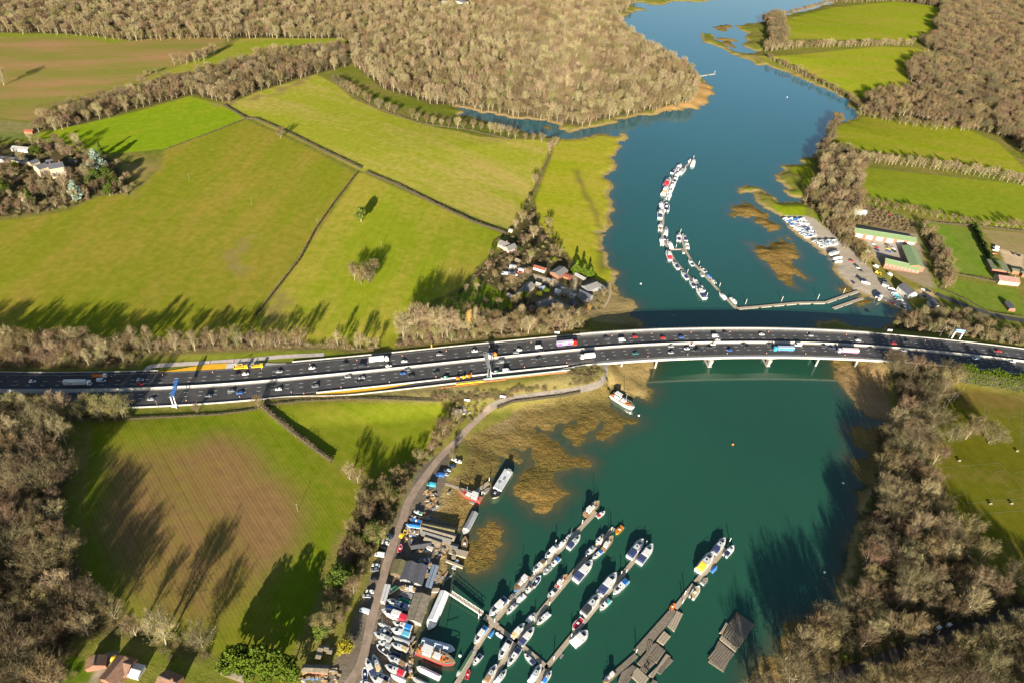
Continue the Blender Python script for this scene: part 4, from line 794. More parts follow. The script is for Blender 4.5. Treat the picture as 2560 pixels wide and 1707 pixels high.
def bmesh_of(kind):
    """part meshes of one kind of boat, ten metres long"""
    if kind in BM: return BM[kind]
    P = {}; L = 10.0
    if kind in ('cruiser', 'fly'):
        B = 3.4; mb = hull_mb(L, B); P['hull'] = mb.mesh('hull', [HM['white'], M['deck']])
        c = MB(); z = 1.15
        c.loft([[(-1.4, -1.25, z), (3.0, -.85, z+.35), (3.9, 0, z+.45), (3.0, .85, z+.35), (-1.4, 1.25, z)], [(-1.5, -1.1, z+1.15), (1.6, -.75, z+1.0), (2.3, 0, z+.95), (1.6, .75, z+1.0), (-1.5, 1.1, z+1.15)]])
        if kind == 'fly': c.box((-.6, 0, z+1.85), (2.9, 1.9, .10)); c.loft([[(-2.0, -1.15, z+1.2), (1.0, -1.0, z+1.15), (1.0, 1.0, z+1.15), (-2.0, 1.15, z+1.2)], [(-2.2, -1.1, z+1.75), (.7, -.9, z+1.6), (.7, .9, z+1.6), (-2.2, 1.1, z+1.75)]])
        P['cabin'] = c.mesh('cabin', M['deck'])
        g = MB(); g.loft([[(.75, -1.06, z+.58), (2.75, -.62, z+.72), (3.15, 0, z+.75), (2.75, .62, z+.72), (.75, 1.06, z+.58)], [(.7, -.98, z+1.02), (1.95, -.55, z+1.02), (2.3, 0, z+1.02), (1.95, .55, z+1.02), (.7, .98, z+1.02)]])
        g.box((-.3, -1.2, z+.78), (1.7, .06, .4)); g.box((-.3, 1.2, z+.78), (1.7, .06, .4)); P['windscreen'] = g.mesh('windscreen', M['glass'])
        k = MB(); k.loft([[(-4.5, -1.30, z-.1), (-1.45, -1.28, z), (-1.45, 1.28, z), (-4.5, 1.30, z-.1)], [(-4.2, -1.0, z+.75), (-1.55, -1.05, z+1.25), (-1.55, 1.05, z+1.25), (-4.2, 1.0, z+.75)]]); P['cockpit_cover'] = k.mesh('cockpit_cover', CVM['navy'])
        h = MB(); h.box((3.55, 0, z+.47), (.45, .5, .06)); h.box((.1, 0, z+1.14), (.6, .55, .06)); P['hatch'] = h.mesh('hatch', M['glass'])
        s = MB()
        for q in (-1, 1):
            pp = [(-.5+.5*i, q*(beam_at((5-.5+.5*i)/10, B)-.12), 1.15+.55*((4.5+.5*i)/10)**2) for i in range(0, 11)]
            for a, b_ in zip(pp[:-1], pp[1:]): s.tube((a[0], a[1], a[2]+.5), (b_[0], b_[1], b_[2]+.5), .035, n=4, cap=False)
            for a in pp[::3]: s.tube(a, (a[0], a[1], a[2]+.5), .03, n=4, cap=False)
        P['rail'] = s.mesh('rail', M['steel'])
    elif kind == 'cover':
        B = 3.5; P['hull'] = hull_mb(L, B, 1.0, .5).mesh('hull', [HM['white'], M['deck']])
        k = MB(); R = []
        for i in range(9):
            t = i/8; x = -4.6+t*8.6; b = beam_at((x+5)/10, B)*.93; z = 1.0+.5*((x+5)/10)**2; hh = 1.0*math.sin(PI*(.15+.75*t))+.15
            R.append([(x, -b, z), (x, -b*.5, z+hh*.8), (x, 0, z+hh), (x, b*.5, z+hh*.8), (x, b, z)])
        k.loft(R); P['cover'] = k.mesh('cover', CVM['blue'])
        o = MB(); o.box((-5.2, 0, .9), (.5, .5, 1.3), taper=.8); P['outboard'] = o.mesh('outboard', M['rubber'])
    elif kind == 'open':
        B = 4.0; P['hull'] = hull_mb(L, B, 1.2, .5, dm=0).mesh('hull', [HM['white'], M['deck']])
        k = MB(); R = []
        for i in range(8):
            x = -4.4+i*1.12; b = beam_at((x+5)/10, B)*.8; z = 1.22+.5*((x+5)/10)**2; R.append((x, b, z+.03))
        out = R+[(x, -b, z) for x, b, z in R[::-1]]; k.add(out+[(x*.95, y*.9, z-.5) for x, y, z in out], [tuple(range(len(out)))] , 0); P['well'] = k.mesh('well', CVM['grey'])
        o = MB(); o.box((-5.3, 0, 1.1), (.8, .8, 1.8), taper=.8); P['outboard'] = o.mesh('outboard', M['rubber'])
        c = MB(); c.box((-.6, 0, 1.75), (1.2, 1.4, 1.1), taper=.8); P['console'] = c.mesh('console', M['deck'])
    elif kind == 'cuddy':
        B = 3.8; P['hull'] = hull_mb(L, B, 1.15, .6).mesh('hull', [HM['white'], M['deck']])
        c = MB(); c.loft([[(-.6, -1.3, 1.2), (2.9, -.8, 1.6), (2.9, .8, 1.6), (-.6, 1.3, 1.2)], [(-.7, -1.05, 2.6), (1.0, -.8, 2.5), (1.0, .8, 2.5), (-.7, 1.05, 2.6)]]); P['cabin'] = c.mesh('cabin', M['deck'])
        g = MB(); g.loft([[(1.3, -.92, 1.9), (2.55, -.72, 1.95), (2.55, .72, 1.95), (1.3, .92, 1.9)], [(.9, -.85, 2.4), (1.45, -.75, 2.4), (1.45, .75, 2.4), (.9, .85, 2.4)]]); g.box((.0, -1.2, 2.0), (1.0, .1, .5)); g.box((.0, 1.2, 2.0), (1.0, .1, .5)); P['windscreen'] = g.mesh('windscreen', M['glass'])
        k = MB(); k.box((-2.6, 0, 1.45), (3.4, 2.5, .55), taper=.85); P['cockpit_cover'] = k.mesh('cockpit_cover', CVM['grey'])
        o = MB(); o.box((-5.2, 0, 1.0), (.6, .7, 1.6), taper=.8); P['outboard'] = o.mesh('outboard', M['rubber'])
    elif kind == 'sail':
        B = 3.1; P['hull'] = hull_mb(L, B, 1.0, .35, .5, full=.5, stern=.7).mesh('hull', [HM['white'], M['deck']])
        c = MB(); c.loft([[(-1.2, -.95, 1.05), (2.6, -.5, 1.25), (2.6, .5, 1.25), (-1.2, .95, 1.05)], [(-1.2, -.8, 1.6), (2.2, -.4, 1.5), (2.2, .4, 1.5), (-1.2, .8, 1.6)]]); P['cabin'] = c.mesh('cabin', M['deck'])
        k = MB(); k.tube((.9, 0, 2.3), (-3.4, 0, 2.2), .22, n=6); k.box((-2.6, 0, 1.15), (2.3, 1.4, .12)); P['sail_cover'] = k.mesh('sail_cover', CVM['blue'])
        s = MB(); s.tube((1.0, 0, 1.0), (1.0, 0, 12.0), .09, .06); s.tube((1.0, -.9, 7), (1.0, .9, 7), .04, n=4); P['mast'] = s.mesh('mast', M['steel'])
    elif kind == 'work':
        B = 3.3; P['hull'] = hull_mb(L, B, 1.2, .8, .5, full=.62, stern=.8).mesh('hull', [HM['red'], M['teak']])
        c = MB(); c.box((-2.2, 0, 2.3), (2.2, 1.9, 2.1), taper=.92); c.box((-2.2, 0, 3.4), (2.5, 2.2, .12)); c.box((.3, 0, 1.75), (1.8, 1.6, .6)); P['wheelhouse'] = c.mesh('wheelhouse', M['deck'])
        g = MB(); g.box((-2.2, 0, 2.85), (2.16, 1.96, .5)); P['windows'] = g.mesh('windows', M['glass'])
        k = MB()
        for x, y, s_ in ((1.8, .4, .6), (2.2, -.5, .5), (1.4, -.7, .5), (-3.9, .5, .5), (-4.0, -.6, .6), (2.9, 0, .4)): k.box((x, y, 1.6), (s_, s_, .5))
        P['gear'] = k.mesh('gear', CVM['orange'])
        s = MB(); s.tube((1.0, 0, 1.5), (1.0, 0, 6.0), .09); s.tube((1.0, 0, 3.0), (3.6, 0, 3.6), .06, n=5); P['mast'] = s.mesh('mast', M['steel'])
        r = MB(); n = 12
        pr = [(-4.9+9.6*i/n, beam_at((.1+9.6*i/n)/10, B, .62, .8)-.04, 1.2+.8*((.1+9.6*i/n)/10)**2) for i in range(n+1)]
        for q in (1, -1):
            for a, b_ in zip(pr[:-1], pr[1:]): r.tube((a[0], a[1]*q, a[2]+.45), (b_[0], b_[1]*q, b_[2]+.45), .06, n=4, cap=False)
            for a in pr[::2]: r.tube((a[0], a[1]*q, a[2]), (a[0], a[1]*q, a[2]+.45), .04, n=4, cap=False)
        P['rail'] = r.mesh('rail', M['steel'])
    elif kind == 'narrow':
        P['hull'] = hull_mb(L, 1.25, .55, .08, .2, full=.85, stern=.9).mesh('hull', [HM['black'], M['deck']])
        c = MB(); c.box((-.5, 0, .85), (7.6, .95, .7), taper=.93); P['roof'] = c.mesh('roof', CVM['green'])
        g = MB()
        for q in (-1, 1):
            for i in range(5): g.box((-3.4+i*1.45, q*.475, .9), (.5, .06, .25))
        P['windows'] = g.mesh('windows', M['glass'])
    elif kind == 'house':     # boat hull carrying a long pitched roof
        P['hull'] = hull_mb(L, 2.6, .55, .25, .2, full=.8, stern=.9).mesh('hull', [HM['grey'], M['deck']])
        c = MB(); c.loft([[(x, -1.1, .6), (x, -1.1, 1.25), (x, 0, 1.75), (x, 1.1, 1.25), (x, 1.1, .6)] for x in (-4.6, 3.0)]); P['roof'] = c.mesh('roof', CVM['white'])
        g = MB(); g.box((-.8, 0, 1.77), (7.6, .08, .05)); P['ridge'] = g.mesh('ridge', CVM['grey'])
    elif kind == 'barge':
        P['hull'] = hull_mb(L, 2.9, .95, .25, .3, full=.82, stern=.97).mesh('hull', [HM['cream'], CVM['black']])
        c = MB(); c.box((-1.3, 0, 1.25), (6.9, 2.5, .5), taper=.97); P['hold_cover'] = c.mesh('hold_cover', mat('barge_deck', (.50, .52, .53), .8, .12, .8))
        g = MB(); g.box((-4.3, .2, 1.8), (.8, 1.0, .6)); g.box((3.3, 0, 1.3), (.5, .5, .4)); g.tube((2.6, .5, 1.2), (2.6, .5, 2.4), .06); g.box((-1.5, .2, 1.56), (1.0, .5, .12)); g.box((0, -.4, 1.56), (.6, .7, .12)); P['deck_gear'] = g.mesh('deck_gear', CVM['grey'])
    elif kind == 'dinghy':
        P['hull'] = hull_mb(L, 4.4, 1.4, .4, .2, dm=1).mesh('hull', [HM['white'], CVM['grey']])
        c = MB()
        for x in (-2.5, .4, 2.6): c.box((x, 0, 1.75), (.7, 2.9, .12))
        P['thwart'] = c.mesh('thwart', M['teak'])
    BM[kind] = P; return P
CPART = {'cruiser': 'cockpit_cover', 'fly': 'cockpit_cover', 'cover': 'cover', 'open': 'well', 'cuddy': 'cockpit_cover', 'sail': 'sail_cover', 'work': 'gear', 'narrow': 'roof', 'house': 'roof', 'barge': None, 'dinghy': None}
WORDS = {'cruiser': 'motor cruiser', 'fly': 'flybridge yacht', 'cover': 'small boat', 'open': 'open boat', 'cuddy': 'cabin boat', 'sail': 'sailing boat', 'work': 'work boat', 'narrow': 'narrowboat', 'house': 'covered houseboat', 'barge': 'barge', 'dinghy': 'dinghy'}
NAMES = {'cruiser': 'motor_cruiser', 'fly': 'motor_yacht', 'cover': 'covered_boat', 'open': 'open_boat', 'cuddy': 'cabin_boat', 'sail': 'sailing_boat', 'work': 'work_boat', 'narrow': 'narrowboat', 'house': 'houseboat', 'barge': 'barge', 'dinghy': 'dinghy'}
CW = {'dkgreen': 'dark green', 'pale': 'pale blue', 'tan': 'tan', 'wood': 'wooden'}
stand = MB()
for x in (-2.8, 0, 2.4):
    for q in (-1, 1): stand.tube((x, q*1.5, 0), (x, q*1.1, 1.3), .09, n=4)
stand.box((0, 0, .25), (6, .4, .5)); stand_me = stand.mesh('cradle', M['teak'])
BOATS = []
def boat(kind, hull, cover, bow, stern, label, group, base=0.0, ratio=None, land=False):
    zr = base+.9+(.9 if land else 0); a = at(*bow, zr); b = at(*stern, zr); d = a-b; L = float(np.hypot(d[0], d[1])); c = (a+b)/2
    P = bmesh_of(kind); s = L/10.0
    o = empty(NAMES[kind], (c[0], c[1], base+(.35*s+.55 if land else 0)), math.atan2(d[1], d[0]))
    sy = s*(ratio if ratio else .8 if kind == 'work' and L > 16 else (1.12 if L < 7 else 1.0 if L < 11 else .92)); o.scale = (s, sy, s*(1.1 if L < 7 else .95 if L > 14 else 1.0))
    tag(o, label, 'boat' if kind not in ('barge', 'narrow', 'house') else {'barge': 'barge', 'narrow': 'narrowboat', 'house': 'houseboat'}[kind], group)
    for nm, me in P.items():
        mt = HM[hull] if nm == 'hull' else (CVM[cover] if nm == CPART[kind] and cover else None)
        inst(nm, me, o, mt)
    if land:
        st_ = inst('cradle', stand_me, o); st_.location = (0, 0, -(.35*s+.55)/o.scale[2]); 
    BOATS.append(o); return o
def boats(table, place, group, ordfrom, base=0.0, land=False, ground=False):
    """rows: frame kind hull cover bowx,bowy sternx,sterny [own label]"""
    rows = [r.strip() for r in table.strip().splitlines()]; seen = {}; out = []
    for r in rows:
        f, kind, hull, cover, a, b, *rest = r.split(None, 6); a = px(f, *map(float, a.split(','))); b = px(f, *map(float, b.split(',')))
        lab = rest[0] if rest else None
        if not lab:
            part = {'cover': 'cover', 'open': 'inside', 'sail': 'sail', 'narrow': 'roof', 'house': 'roof', 'work': 'gear'}.get(kind, 'cover')
            body = f"{CW.get(hull, hull)} {WORDS[kind]}" + (f" with {CW.get(cover, cover)} {part}" if CPART[kind] else '')
            n = seen.get(body, 0); seen[body] = n+1; lab = f"{ORD[n]}{body} {place}" if n == 0 else f"{ORD[n]}{body} {place}, from {ordfrom}"
        z = base
        if ground: g = G((a[0]+b[0])/2, (a[1]+b[1])/2); z = g[2]
        boat(kind, hull, cover, a, b, lab, group, z, None, land)
GP = 'boats moored at the finger pontoons'
boats('''K work brown brown 795,1443 662,1562 brown decked work boat at the outer tip of the longest finger pontoon
O cuddy white red 848,2 778,50 small white boat with red cover at the outer tip of the longest finger pontoon
O sail grey grey 560,192 500,246 small grey boat below the outer end of the longest finger pontoon
O cruiser white navy 622,222 515,340
O cuddy white white 488,260 425,330
O fly white grey 298,432 418,315
O cuddy white blue 352,508 434,424
O open white grey 284,572 354,508
O cruiser white brown 188,556 302,448
O dinghy white grey 175,602 214,565
O open white navy 262,588 192,682
O cuddy white brown 118,746 195,672
O work blue brown 14,742 146,592 blue and orange work boat moored on the longest finger pontoon
O open white white 38,834 119,762
b fly white navy 463,627 717,370
b dinghy white navy 735,395 826,310
b cruiser white grey 713,588 855,440
b fly white blue 252,1018 432,768
b cover white blue 537,805 470,912
b open navy white 545,842 667,926
b narrow green dkgreen 5,1480 238,1105 long dark green narrowboat beside the inner end of the pontoon
b cuddy white navy 238,1312 362,1160
b open red red 190,1368 148,1502''', 'on the longest finger pontoon', GP, 'its outer tip')
boats('''O open yellow orange 945,210 1008,138 yellow and orange boat at the outer tip of the second pontoon
O cuddy white tan 763,300 846,215
O work brown brown 918,235 828,362 brown wooden work boat near the tip of the second pontoon
O cuddy white grey 667,406 754,322
O cruiser white blue 733,432 824,358
O fly white navy 733,455 578,637
O work white red 502,584 405,696 white boat with red gear midway along the second pontoon
O cuddy brown black 322,790 412,704
O cuddy white white 212,928 138,1008
O cruiser cream white 223,1036 342,928
O fly white tan 116,1028 -5,1152
O fly white navy 202,1064 72,1222
b fly white black 598,1247 772,958
b cruiser white navy 723,1337 903,1070
b cruiser white brown 577,1308 408,1568
b cruiser white pale 717,1378 557,1568
b cuddy white navy 963,1150 1112,1298 white boat with navy cover lying alongside the cross walkway''', 'on the second finger pontoon', GP, 'its outer tip')
boats('''O cruiser white navy 1196,264 1068,428
O fly white navy 1281,308 1158,476
O fly white navy 952,572 798,762
O cruiser white blue 918,762 1052,628
O cruiser white black 803,760 648,945
O cuddy white teal 798,902 895,804
O open white red 548,1087 642,978
O dinghy white black 440,1335 464,1296
b cruiser white pale 1207,1308 1048,1560
b cruiser white blue 1352,1393 1232,1568''', 'on the third finger pontoon', GP, 'its outer tip')
a, b_ = px('O', 690, 1095), px('O', 555, 1215)
boat('fly', 'white', 'white', a, b_, 'broad white catamaran lying on the third finger pontoon', GP, 0, 1.55)
boats('''O cruiser white navy 1942,252 1838,384
O cuddy white navy 2021,318 1944,408
O cruiser white yellow 1833,383 1694,555
O cover blue blue 1868,495 1820,552
O dinghy white black 1783,606 1736,662
O open white tan 1707,684 1638,792
O open orange orange 1488,838 1448,892
O work yellow blue 835,1568 938,1468''', 'on the broad raft pontoon', GP, 'its outer tip')
GN_ = 'boats moored at the curved upstream pontoon'
T = '''460,100 495,72;515,85 500,138;388,128 357,176;350,172 304,205;436,162 382,210;367,206 343,248;350,246 325,292;284,264 240,334;325,305 300,355;262,345 220,412;306,365 274,408;290,402 265,452;200,485 204,540;252,496 252,566;193,560 190,638;194,690 193,752;247,728 246,796;242,796 240,836;200,826 212,888;260,845 302,922;256,948 290,1038;306,1046 368,1118;388,1144 455,1217;470,1226 518,1292;505,1210 556,1266;558,1268 612,1328;530,1296 620,1404'''
KK = ['cuddy', 'fly', 'cuddy', 'cruiser', 'cruiser', 'open', 'cuddy', 'cruiser', 'cuddy', 'fly', 'cuddy', 'open', 'cuddy', 'open', 'fly', 'cuddy', 'cruiser', 'cover', 'cuddy', 'cruiser', 'fly', 'cruiser', 'cruiser', 'cruiser', 'cuddy', 'cuddy', 'fly']
KC = ['navy', 'white', 'grey', 'navy', 'grey', 'white', 'navy', 'red', 'white', 'tan', 'white', 'white', 'white', 'navy', 'navy', 'brown', 'pale', 'navy', 'white', 'white', 'red', 'navy', 'navy', 'navy', 'grey', 'navy', 'navy']
boats('\n'.join(f'p {k} white {c} {t}' for k, c, t in zip(KK, KC, T.split(';'))), 'on the curved upstream pontoon', GN_, 'the far tip')
T = '''373,785 372,852;408,790 442,852;442,865 457,922;406,936 420,966;464,1035 508,1086;572,1098 628,1147;575,1150 603,1186;638,1162 678,1202;675,1210 722,1252;754,1344 818,1406;925,1456 868,1394;905,1460 930,1476'''
KK = ['cuddy', 'cruiser', 'cuddy', 'dinghy', 'cuddy', 'open', 'dinghy', 'cover', 'open', 'cruiser', 'open', 'dinghy']; KC = ['navy', 'navy', 'grey', 'grey', 'navy', 'black', 'grey', 'blue', 'grey', 'white', 'white', 'white']
boats('\n'.join(f'p {k} white {c} {t}' for k, c, t in zip(KK, KC, T.split(';'))), 'on the straight upstream walkway', GN_, 'the far tip')
# boatyard on the near bank
YZ = 1.0
boats('''y cover white green 612,72 700,5
y narrow white dkgreen 598,145 770,18 long dark green covered boat at the head of the boatyard
y work white yellow 745,60 1010,90 white fishing boat with yellow gear beside the long shed
y dinghy grey grey 762,148 958,188
y cover green green 735,225 930,285
y cruiser white navy 553,262 897,377
y cover blue blue 520,345 692,372
y cover grey grey 615,398 800,432
y fly white red 462,420 887,568
y cruiser white blue 640,605 950,702
y sail white grey 408,613 604,692
y cuddy blue navy 428,708 614,792
y cuddy cream cyan 612,714 925,812
y cruiser white grey 342,772 618,888
y cover white grey 638,830 918,928
y cuddy white grey 412,904 612,990
y open white black 388,958 582,1098
y cruiser white tan 618,938 883,1045
y cover navy navy 600,1078 780,1130
y cruiser white brown 552,1148 855,1300
y cruiser white tan 328,1118 442,1390
y fly white navy 222,1172 345,1455
y open white navy 200,1308 205,1512
y cruiser white red 517,1293 835,1432
y cuddy white navy 383,1408 594,1512
y cover white white 608,1426 855,1546
y fly white brown 288,1468 560,1600
y cuddy white white 122,1538 310,1600
g cuddy white green 908,178 1064,218
g cuddy white navy 866,264 1012,304
g open wood blue 833,314 1058,378
g cover white blue 778,414 1034,440
g open pale brown 838,515 1000,545
g dinghy blue grey 830,558 962,575
g open pink red 700,738 668,878
g open blue brown 985,1030 1188,1005
h dinghy white grey 452,786 406,826''', 'in the near boatyard', 'boats laid up in the near boatyard', 'the bridge end', 0, True, True)
boats('''y house white pale 1640,1050 1090,905 blue and white tented boat moored at the boatyard edge
y work red orange 1643,1290 1028,1040 big red hulled trawler moored below the boatyard
y house grey white 1020,1310 1400,1490 white roofed houseboat moored below the trawler
y house grey grey 960,1480 1200,1590 grey roofed houseboat at the bottom of the boatyard
y house cream white 1215,735 1480,118 long white roofed houseboat lying beside the footbridge
g house orange grey 1765,585 1965,200 grey roofed houseboat with orange bow by the mud bank
g open brown brown 1795,615 1770,850 old wooden hull lying off the shed corner
g barge cream grey 1568,1240 1660,1010 old pointed barge lying below the wooden platform
g narrow rust brown 1320,900 1450,690 rust brown hull on the muddy bank
h barge cream grey 1158,945 1450,470 large pale barge with grey hold cover moored by the jetty
h work red red 572,800 975,965 red and white boat moored at the jetty
h dinghy white grey 765,965 855,995 white tender tied below the red boat
h dinghy white blue 1115,738 1020,818 blue and white dinghy at the tip of the jetty
K work white orange 1112,598 905,465 white old lifeboat with orange deck moored in the salt marsh
K dinghy white grey 1060,615 1035,588 white tender beside the old lifeboat''', 'at the near bank', 'boats moored along the near bank', 'the bridge end')
# east yard: packed rows on the gravel
def rows_of(n, la, lb, ra, rb, cols, ln, seed, ang=(1, .12)):
    r = random.Random(seed); out = []
    for i in range(n):
        u = i/(n-1) if n > 1 else 0
        for c in range(cols):
            v = c/(cols-1) if cols > 1 else .5
            lx, ly = la[0]+(lb[0]-la[0])*u, la[1]+(lb[1]-la[1])*u; rx, ry = ra[0]+(rb[0]-ra[0])*u, ra[1]+(rb[1]-ra[1])*u
            x, y = lx+(rx-lx)*v+r.uniform(-4, 4), ly+(ry-ly)*v+r.uniform(-3, 3); l = ln*r.uniform(.85, 1.15)
            out.append((x, y, l, r))
    return out
lab = 'white boat laid up in the packed rows on the gravel hard standing'
for x, y, l, r in rows_of(13, (265, 92), (600, 372), (520, 100), (715, 345), 4, 78, 3)+rows_of(5, (715, 430), (835, 515), (1000, 425), (1030, 480), 4, 82, 4):
    a = px('e', x+l/2, y-l*.06+r.uniform(-3, 3)); b = px('e', x-l/2, y+l*.06)
    g = G(*b); k = r.choice(['cuddy', 'cover', 'open', 'cruiser', 'cover']); boat(k, 'white', r.choice(['white', 'white', 'grey', 'navy', 'white', 'grey', 'blue']), a, b, lab, 'boats packed on the gravel yard', g[2], None, True)
boats('''e cruiser white grey 1085,605 940,640
e cover white grey 1040,585 925,575
e cover white white 1125,690 985,705
e cover white white 1130,745 1010,750
e cruiser white grey 1405,1045 1545,1075 white cruiser on a trailer in the middle of the gravel yard
H cover white navy 980,1145 1020,1105 navy covered boat beside the slipway
H cuddy white white 1005,1170 1035,1125
H cover white white 1165,1075 1100,1050
H cover white navy 1172,1092 1112,1078
H cover white white 1190,1110 1125,1096
H cover white cyan 1205,1130 1140,1112
H cover white teal 1225,1152 1158,1135
H cover white white 1240,1172 1175,1155
H open white white 1265,1205 1215,1180
H open white navy 1295,1235 1245,1212''', 'on the slipway gravel', 'boats on the gravel yard by the slipway', 'the building', 0, True, True)
# mooring buoys, swans as white floats
def buoy(x, y, col, lab, r=.55, z=0):
    q = at(x, y, 0); o = empty('buoy', (q[0], q[1], 0)); tag(o, lab, 'buoy', 'mooring buoys')
    bpy_ = MB(); R = [[(rr*r*math.cos(2*PI*i/10), rr*r*math.sin(2*PI*i/10), zz*r) for i in range(10)] for rr, zz in ((.3, -.9), (.85, -.4), (1, .1), (.8, .6), (.35, .95))]
    bpy_.loft(R); bpy_.build('float', PM[col], o); t = MB(); t.tube((0, 0, .9*r), (0, 0, 1.5*r), .1); t.build('eye', M['steel'], o)
for x, y, c, lab in ((1832, 1110, 'orange', 'lone orange buoy in the middle of the lower river'), (1597, 1038, 'white', 'white float off the old lifeboat'), (1575, 1032, 'white', 'white float just below the old lifeboat tender'), (1602, 710, 'white', 'white float in the river off the meadow'), (1664, 786, 'teal', 'pale green float nearer the bridge shadow'), (1682, 790, 'teal', 'second pale green float by the bridge shadow'), (1150, 1638, 'white', 'white float off the trawler bow'), (1968, 244, 'white', 'white float far up the river'), (2108, 1207, 'white', 'white float in the shaded water of the east bank')): buoy(x, y, c, lab, .8)
# ------------------------------------------------------------------ pontoons
M['plank'] = mat('weathered_planks', (.36, .30, .22), .9, .16, 1.2, stretch=(1, 4, 1), bump=.1)
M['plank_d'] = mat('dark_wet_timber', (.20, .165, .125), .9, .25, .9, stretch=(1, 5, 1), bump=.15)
M['pile'] = mat('pale_pile', (.55, .54, .50), .7, .15)
def pontoon(pxs, width, label, piles=(), m='plank', z=.55, name='pontoon', grp='pontoons', ph=3.6):
    P = [at(x, y, z) for x, y in pts(pxs)]; o = empty(name, (float(P[0][0]), float(P[0][1]), 0)); tag(o, label, 'pontoon', grp)
    d = MB(); f = MB(); off = Vector(o.location)
    for a, b in zip(P[:-1], P[1:]):
        v = b-a; L = float(np.hypot(v[0], v[1])); rz = math.atan2(v[1], v[0]); c = (a+b)/2-np.array(off)
        n = max(1, int(L/12))
        for i in range(n):
            q = a+(v)*((i+.5)/n)-np.array(off); d.box((q[0], q[1], z-.06+.0015*(i % 2)), (L/n-.12, width, .12), rz)
            f.box((q[0], q[1], z/2-.2), (L/n*.8, width*.82, z-.0), rz)
    d.build('deck', M[m], o); f.build('float', M['concrete_d'], o)
    pm_ = MB(); pm_.tube((0, 0, -1.5), (0, 0, ph), .22, n=8); pm_.tube((0, 0, ph), (0, 0, ph+.35), .24, .02, n=8); me = pm_.mesh('pile', M['pile'])
    for x, y in pts(piles) if piles else (): q = at(x, y, .6); inst('pile', me, o, None, (q[0]-off[0], q[1]-off[1], 0))
    return o
pontoon('O 768,5 290,505 20,790 b 520,720 400,890 300,1050 60,1500 -40,1640', 2.6, 'longest finger pontoon running out from the boatyard walkway', 'O 640,110 398,290 310,480 200,575 b 735,430 545,700')
pontoon('O 930,150 680,420 150,1050 30,1170 b 830,990 640,1310 460,1568 400,1660', 2.6, 'second finger pontoon, between the longest one and the one with the catamaran', 'O 905,175 808,300 672,430 440,700 340,855 b 1105,690')
pontoon('O 1165,385 310,1430', 2.4, 'third finger pontoon with the broad catamaran alongside', 'O 1222,300 995,575 540,1145 380,1350 1040,560')
pontoon('O 1945,335 1680,650', 3.0, 'outer length of the broad pontoon with wooden rafts', 'O 1985,275 1775,510')
pontoon('O 1660,668 1490,885', 2.4, 'narrow middle length of the broad pontoon', 'O 1575,755 1555,835')
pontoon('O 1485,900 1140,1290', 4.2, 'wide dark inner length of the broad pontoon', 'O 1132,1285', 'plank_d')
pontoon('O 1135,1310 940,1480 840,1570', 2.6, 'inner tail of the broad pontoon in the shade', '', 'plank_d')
pontoon('b 585,770 860,975 1290,1345', 2.4, 'cross walkway joining the three finger pontoons', 'b 780,930')
pontoon('b 400,620 590,760', 3.2, 'wide landing stage at the foot of the footbridge', 'b 320,640', z=.7)
pontoon('b 1300,1340 1200,1490 1150,1568', 2.6, 'inner tail of the third finger pontoon', '')
pontoon('p 478,108 415,152 372,188 320,245 228,488 222,600 220,720 216,830 265,925', 2.4, 'curved upstream pontoon lined with white boats', 'p 512,60 226,600')
pontoon('p 278,940 330,1035 480,1212 642,1402', 2.4, 'lower length of the curved upstream pontoon', 'p 455,1150 640,1375 345,910')
pontoon('p 285,930 425,928', 2.2, 'short link between the curved pontoon and the straight walkway', '')
pontoon('p 388,795 430,930 490,1042 750,1320 918,1497', 2.4, 'straight upstream walkway between the curved pontoon and the shore pier', 'p 388,765 563,1072 762,1280')
pontoon('p 925,1496 1147,1478 H 270,1195 530,1190 830,1085', 2.8, 'long pale pier from the slipway to the upstream pontoons', 'p 1010,1450 H 125,1175 455,1155 690,1100', z=.9, ph=5.0)
pontoon('H 595,1245 870,1150', 3.0, 'short pale jetty beside the slipway', '', z=.8)
pontoon('C 1722,692 1855,672', 2.2, 'small pale jetty on the wooded point', 'C 1848,665', z=.9)
pontoon('h 360,670 600,745 860,825', 2.0, 'footway across the marsh to the red boat', '', z=1.2, name='jetty')
pontoon('h 865,820 1110,650', 2.6, 'stone ended jetty beside the large barge', 'h 1110,625 985,860', z=1.0, name='jetty')
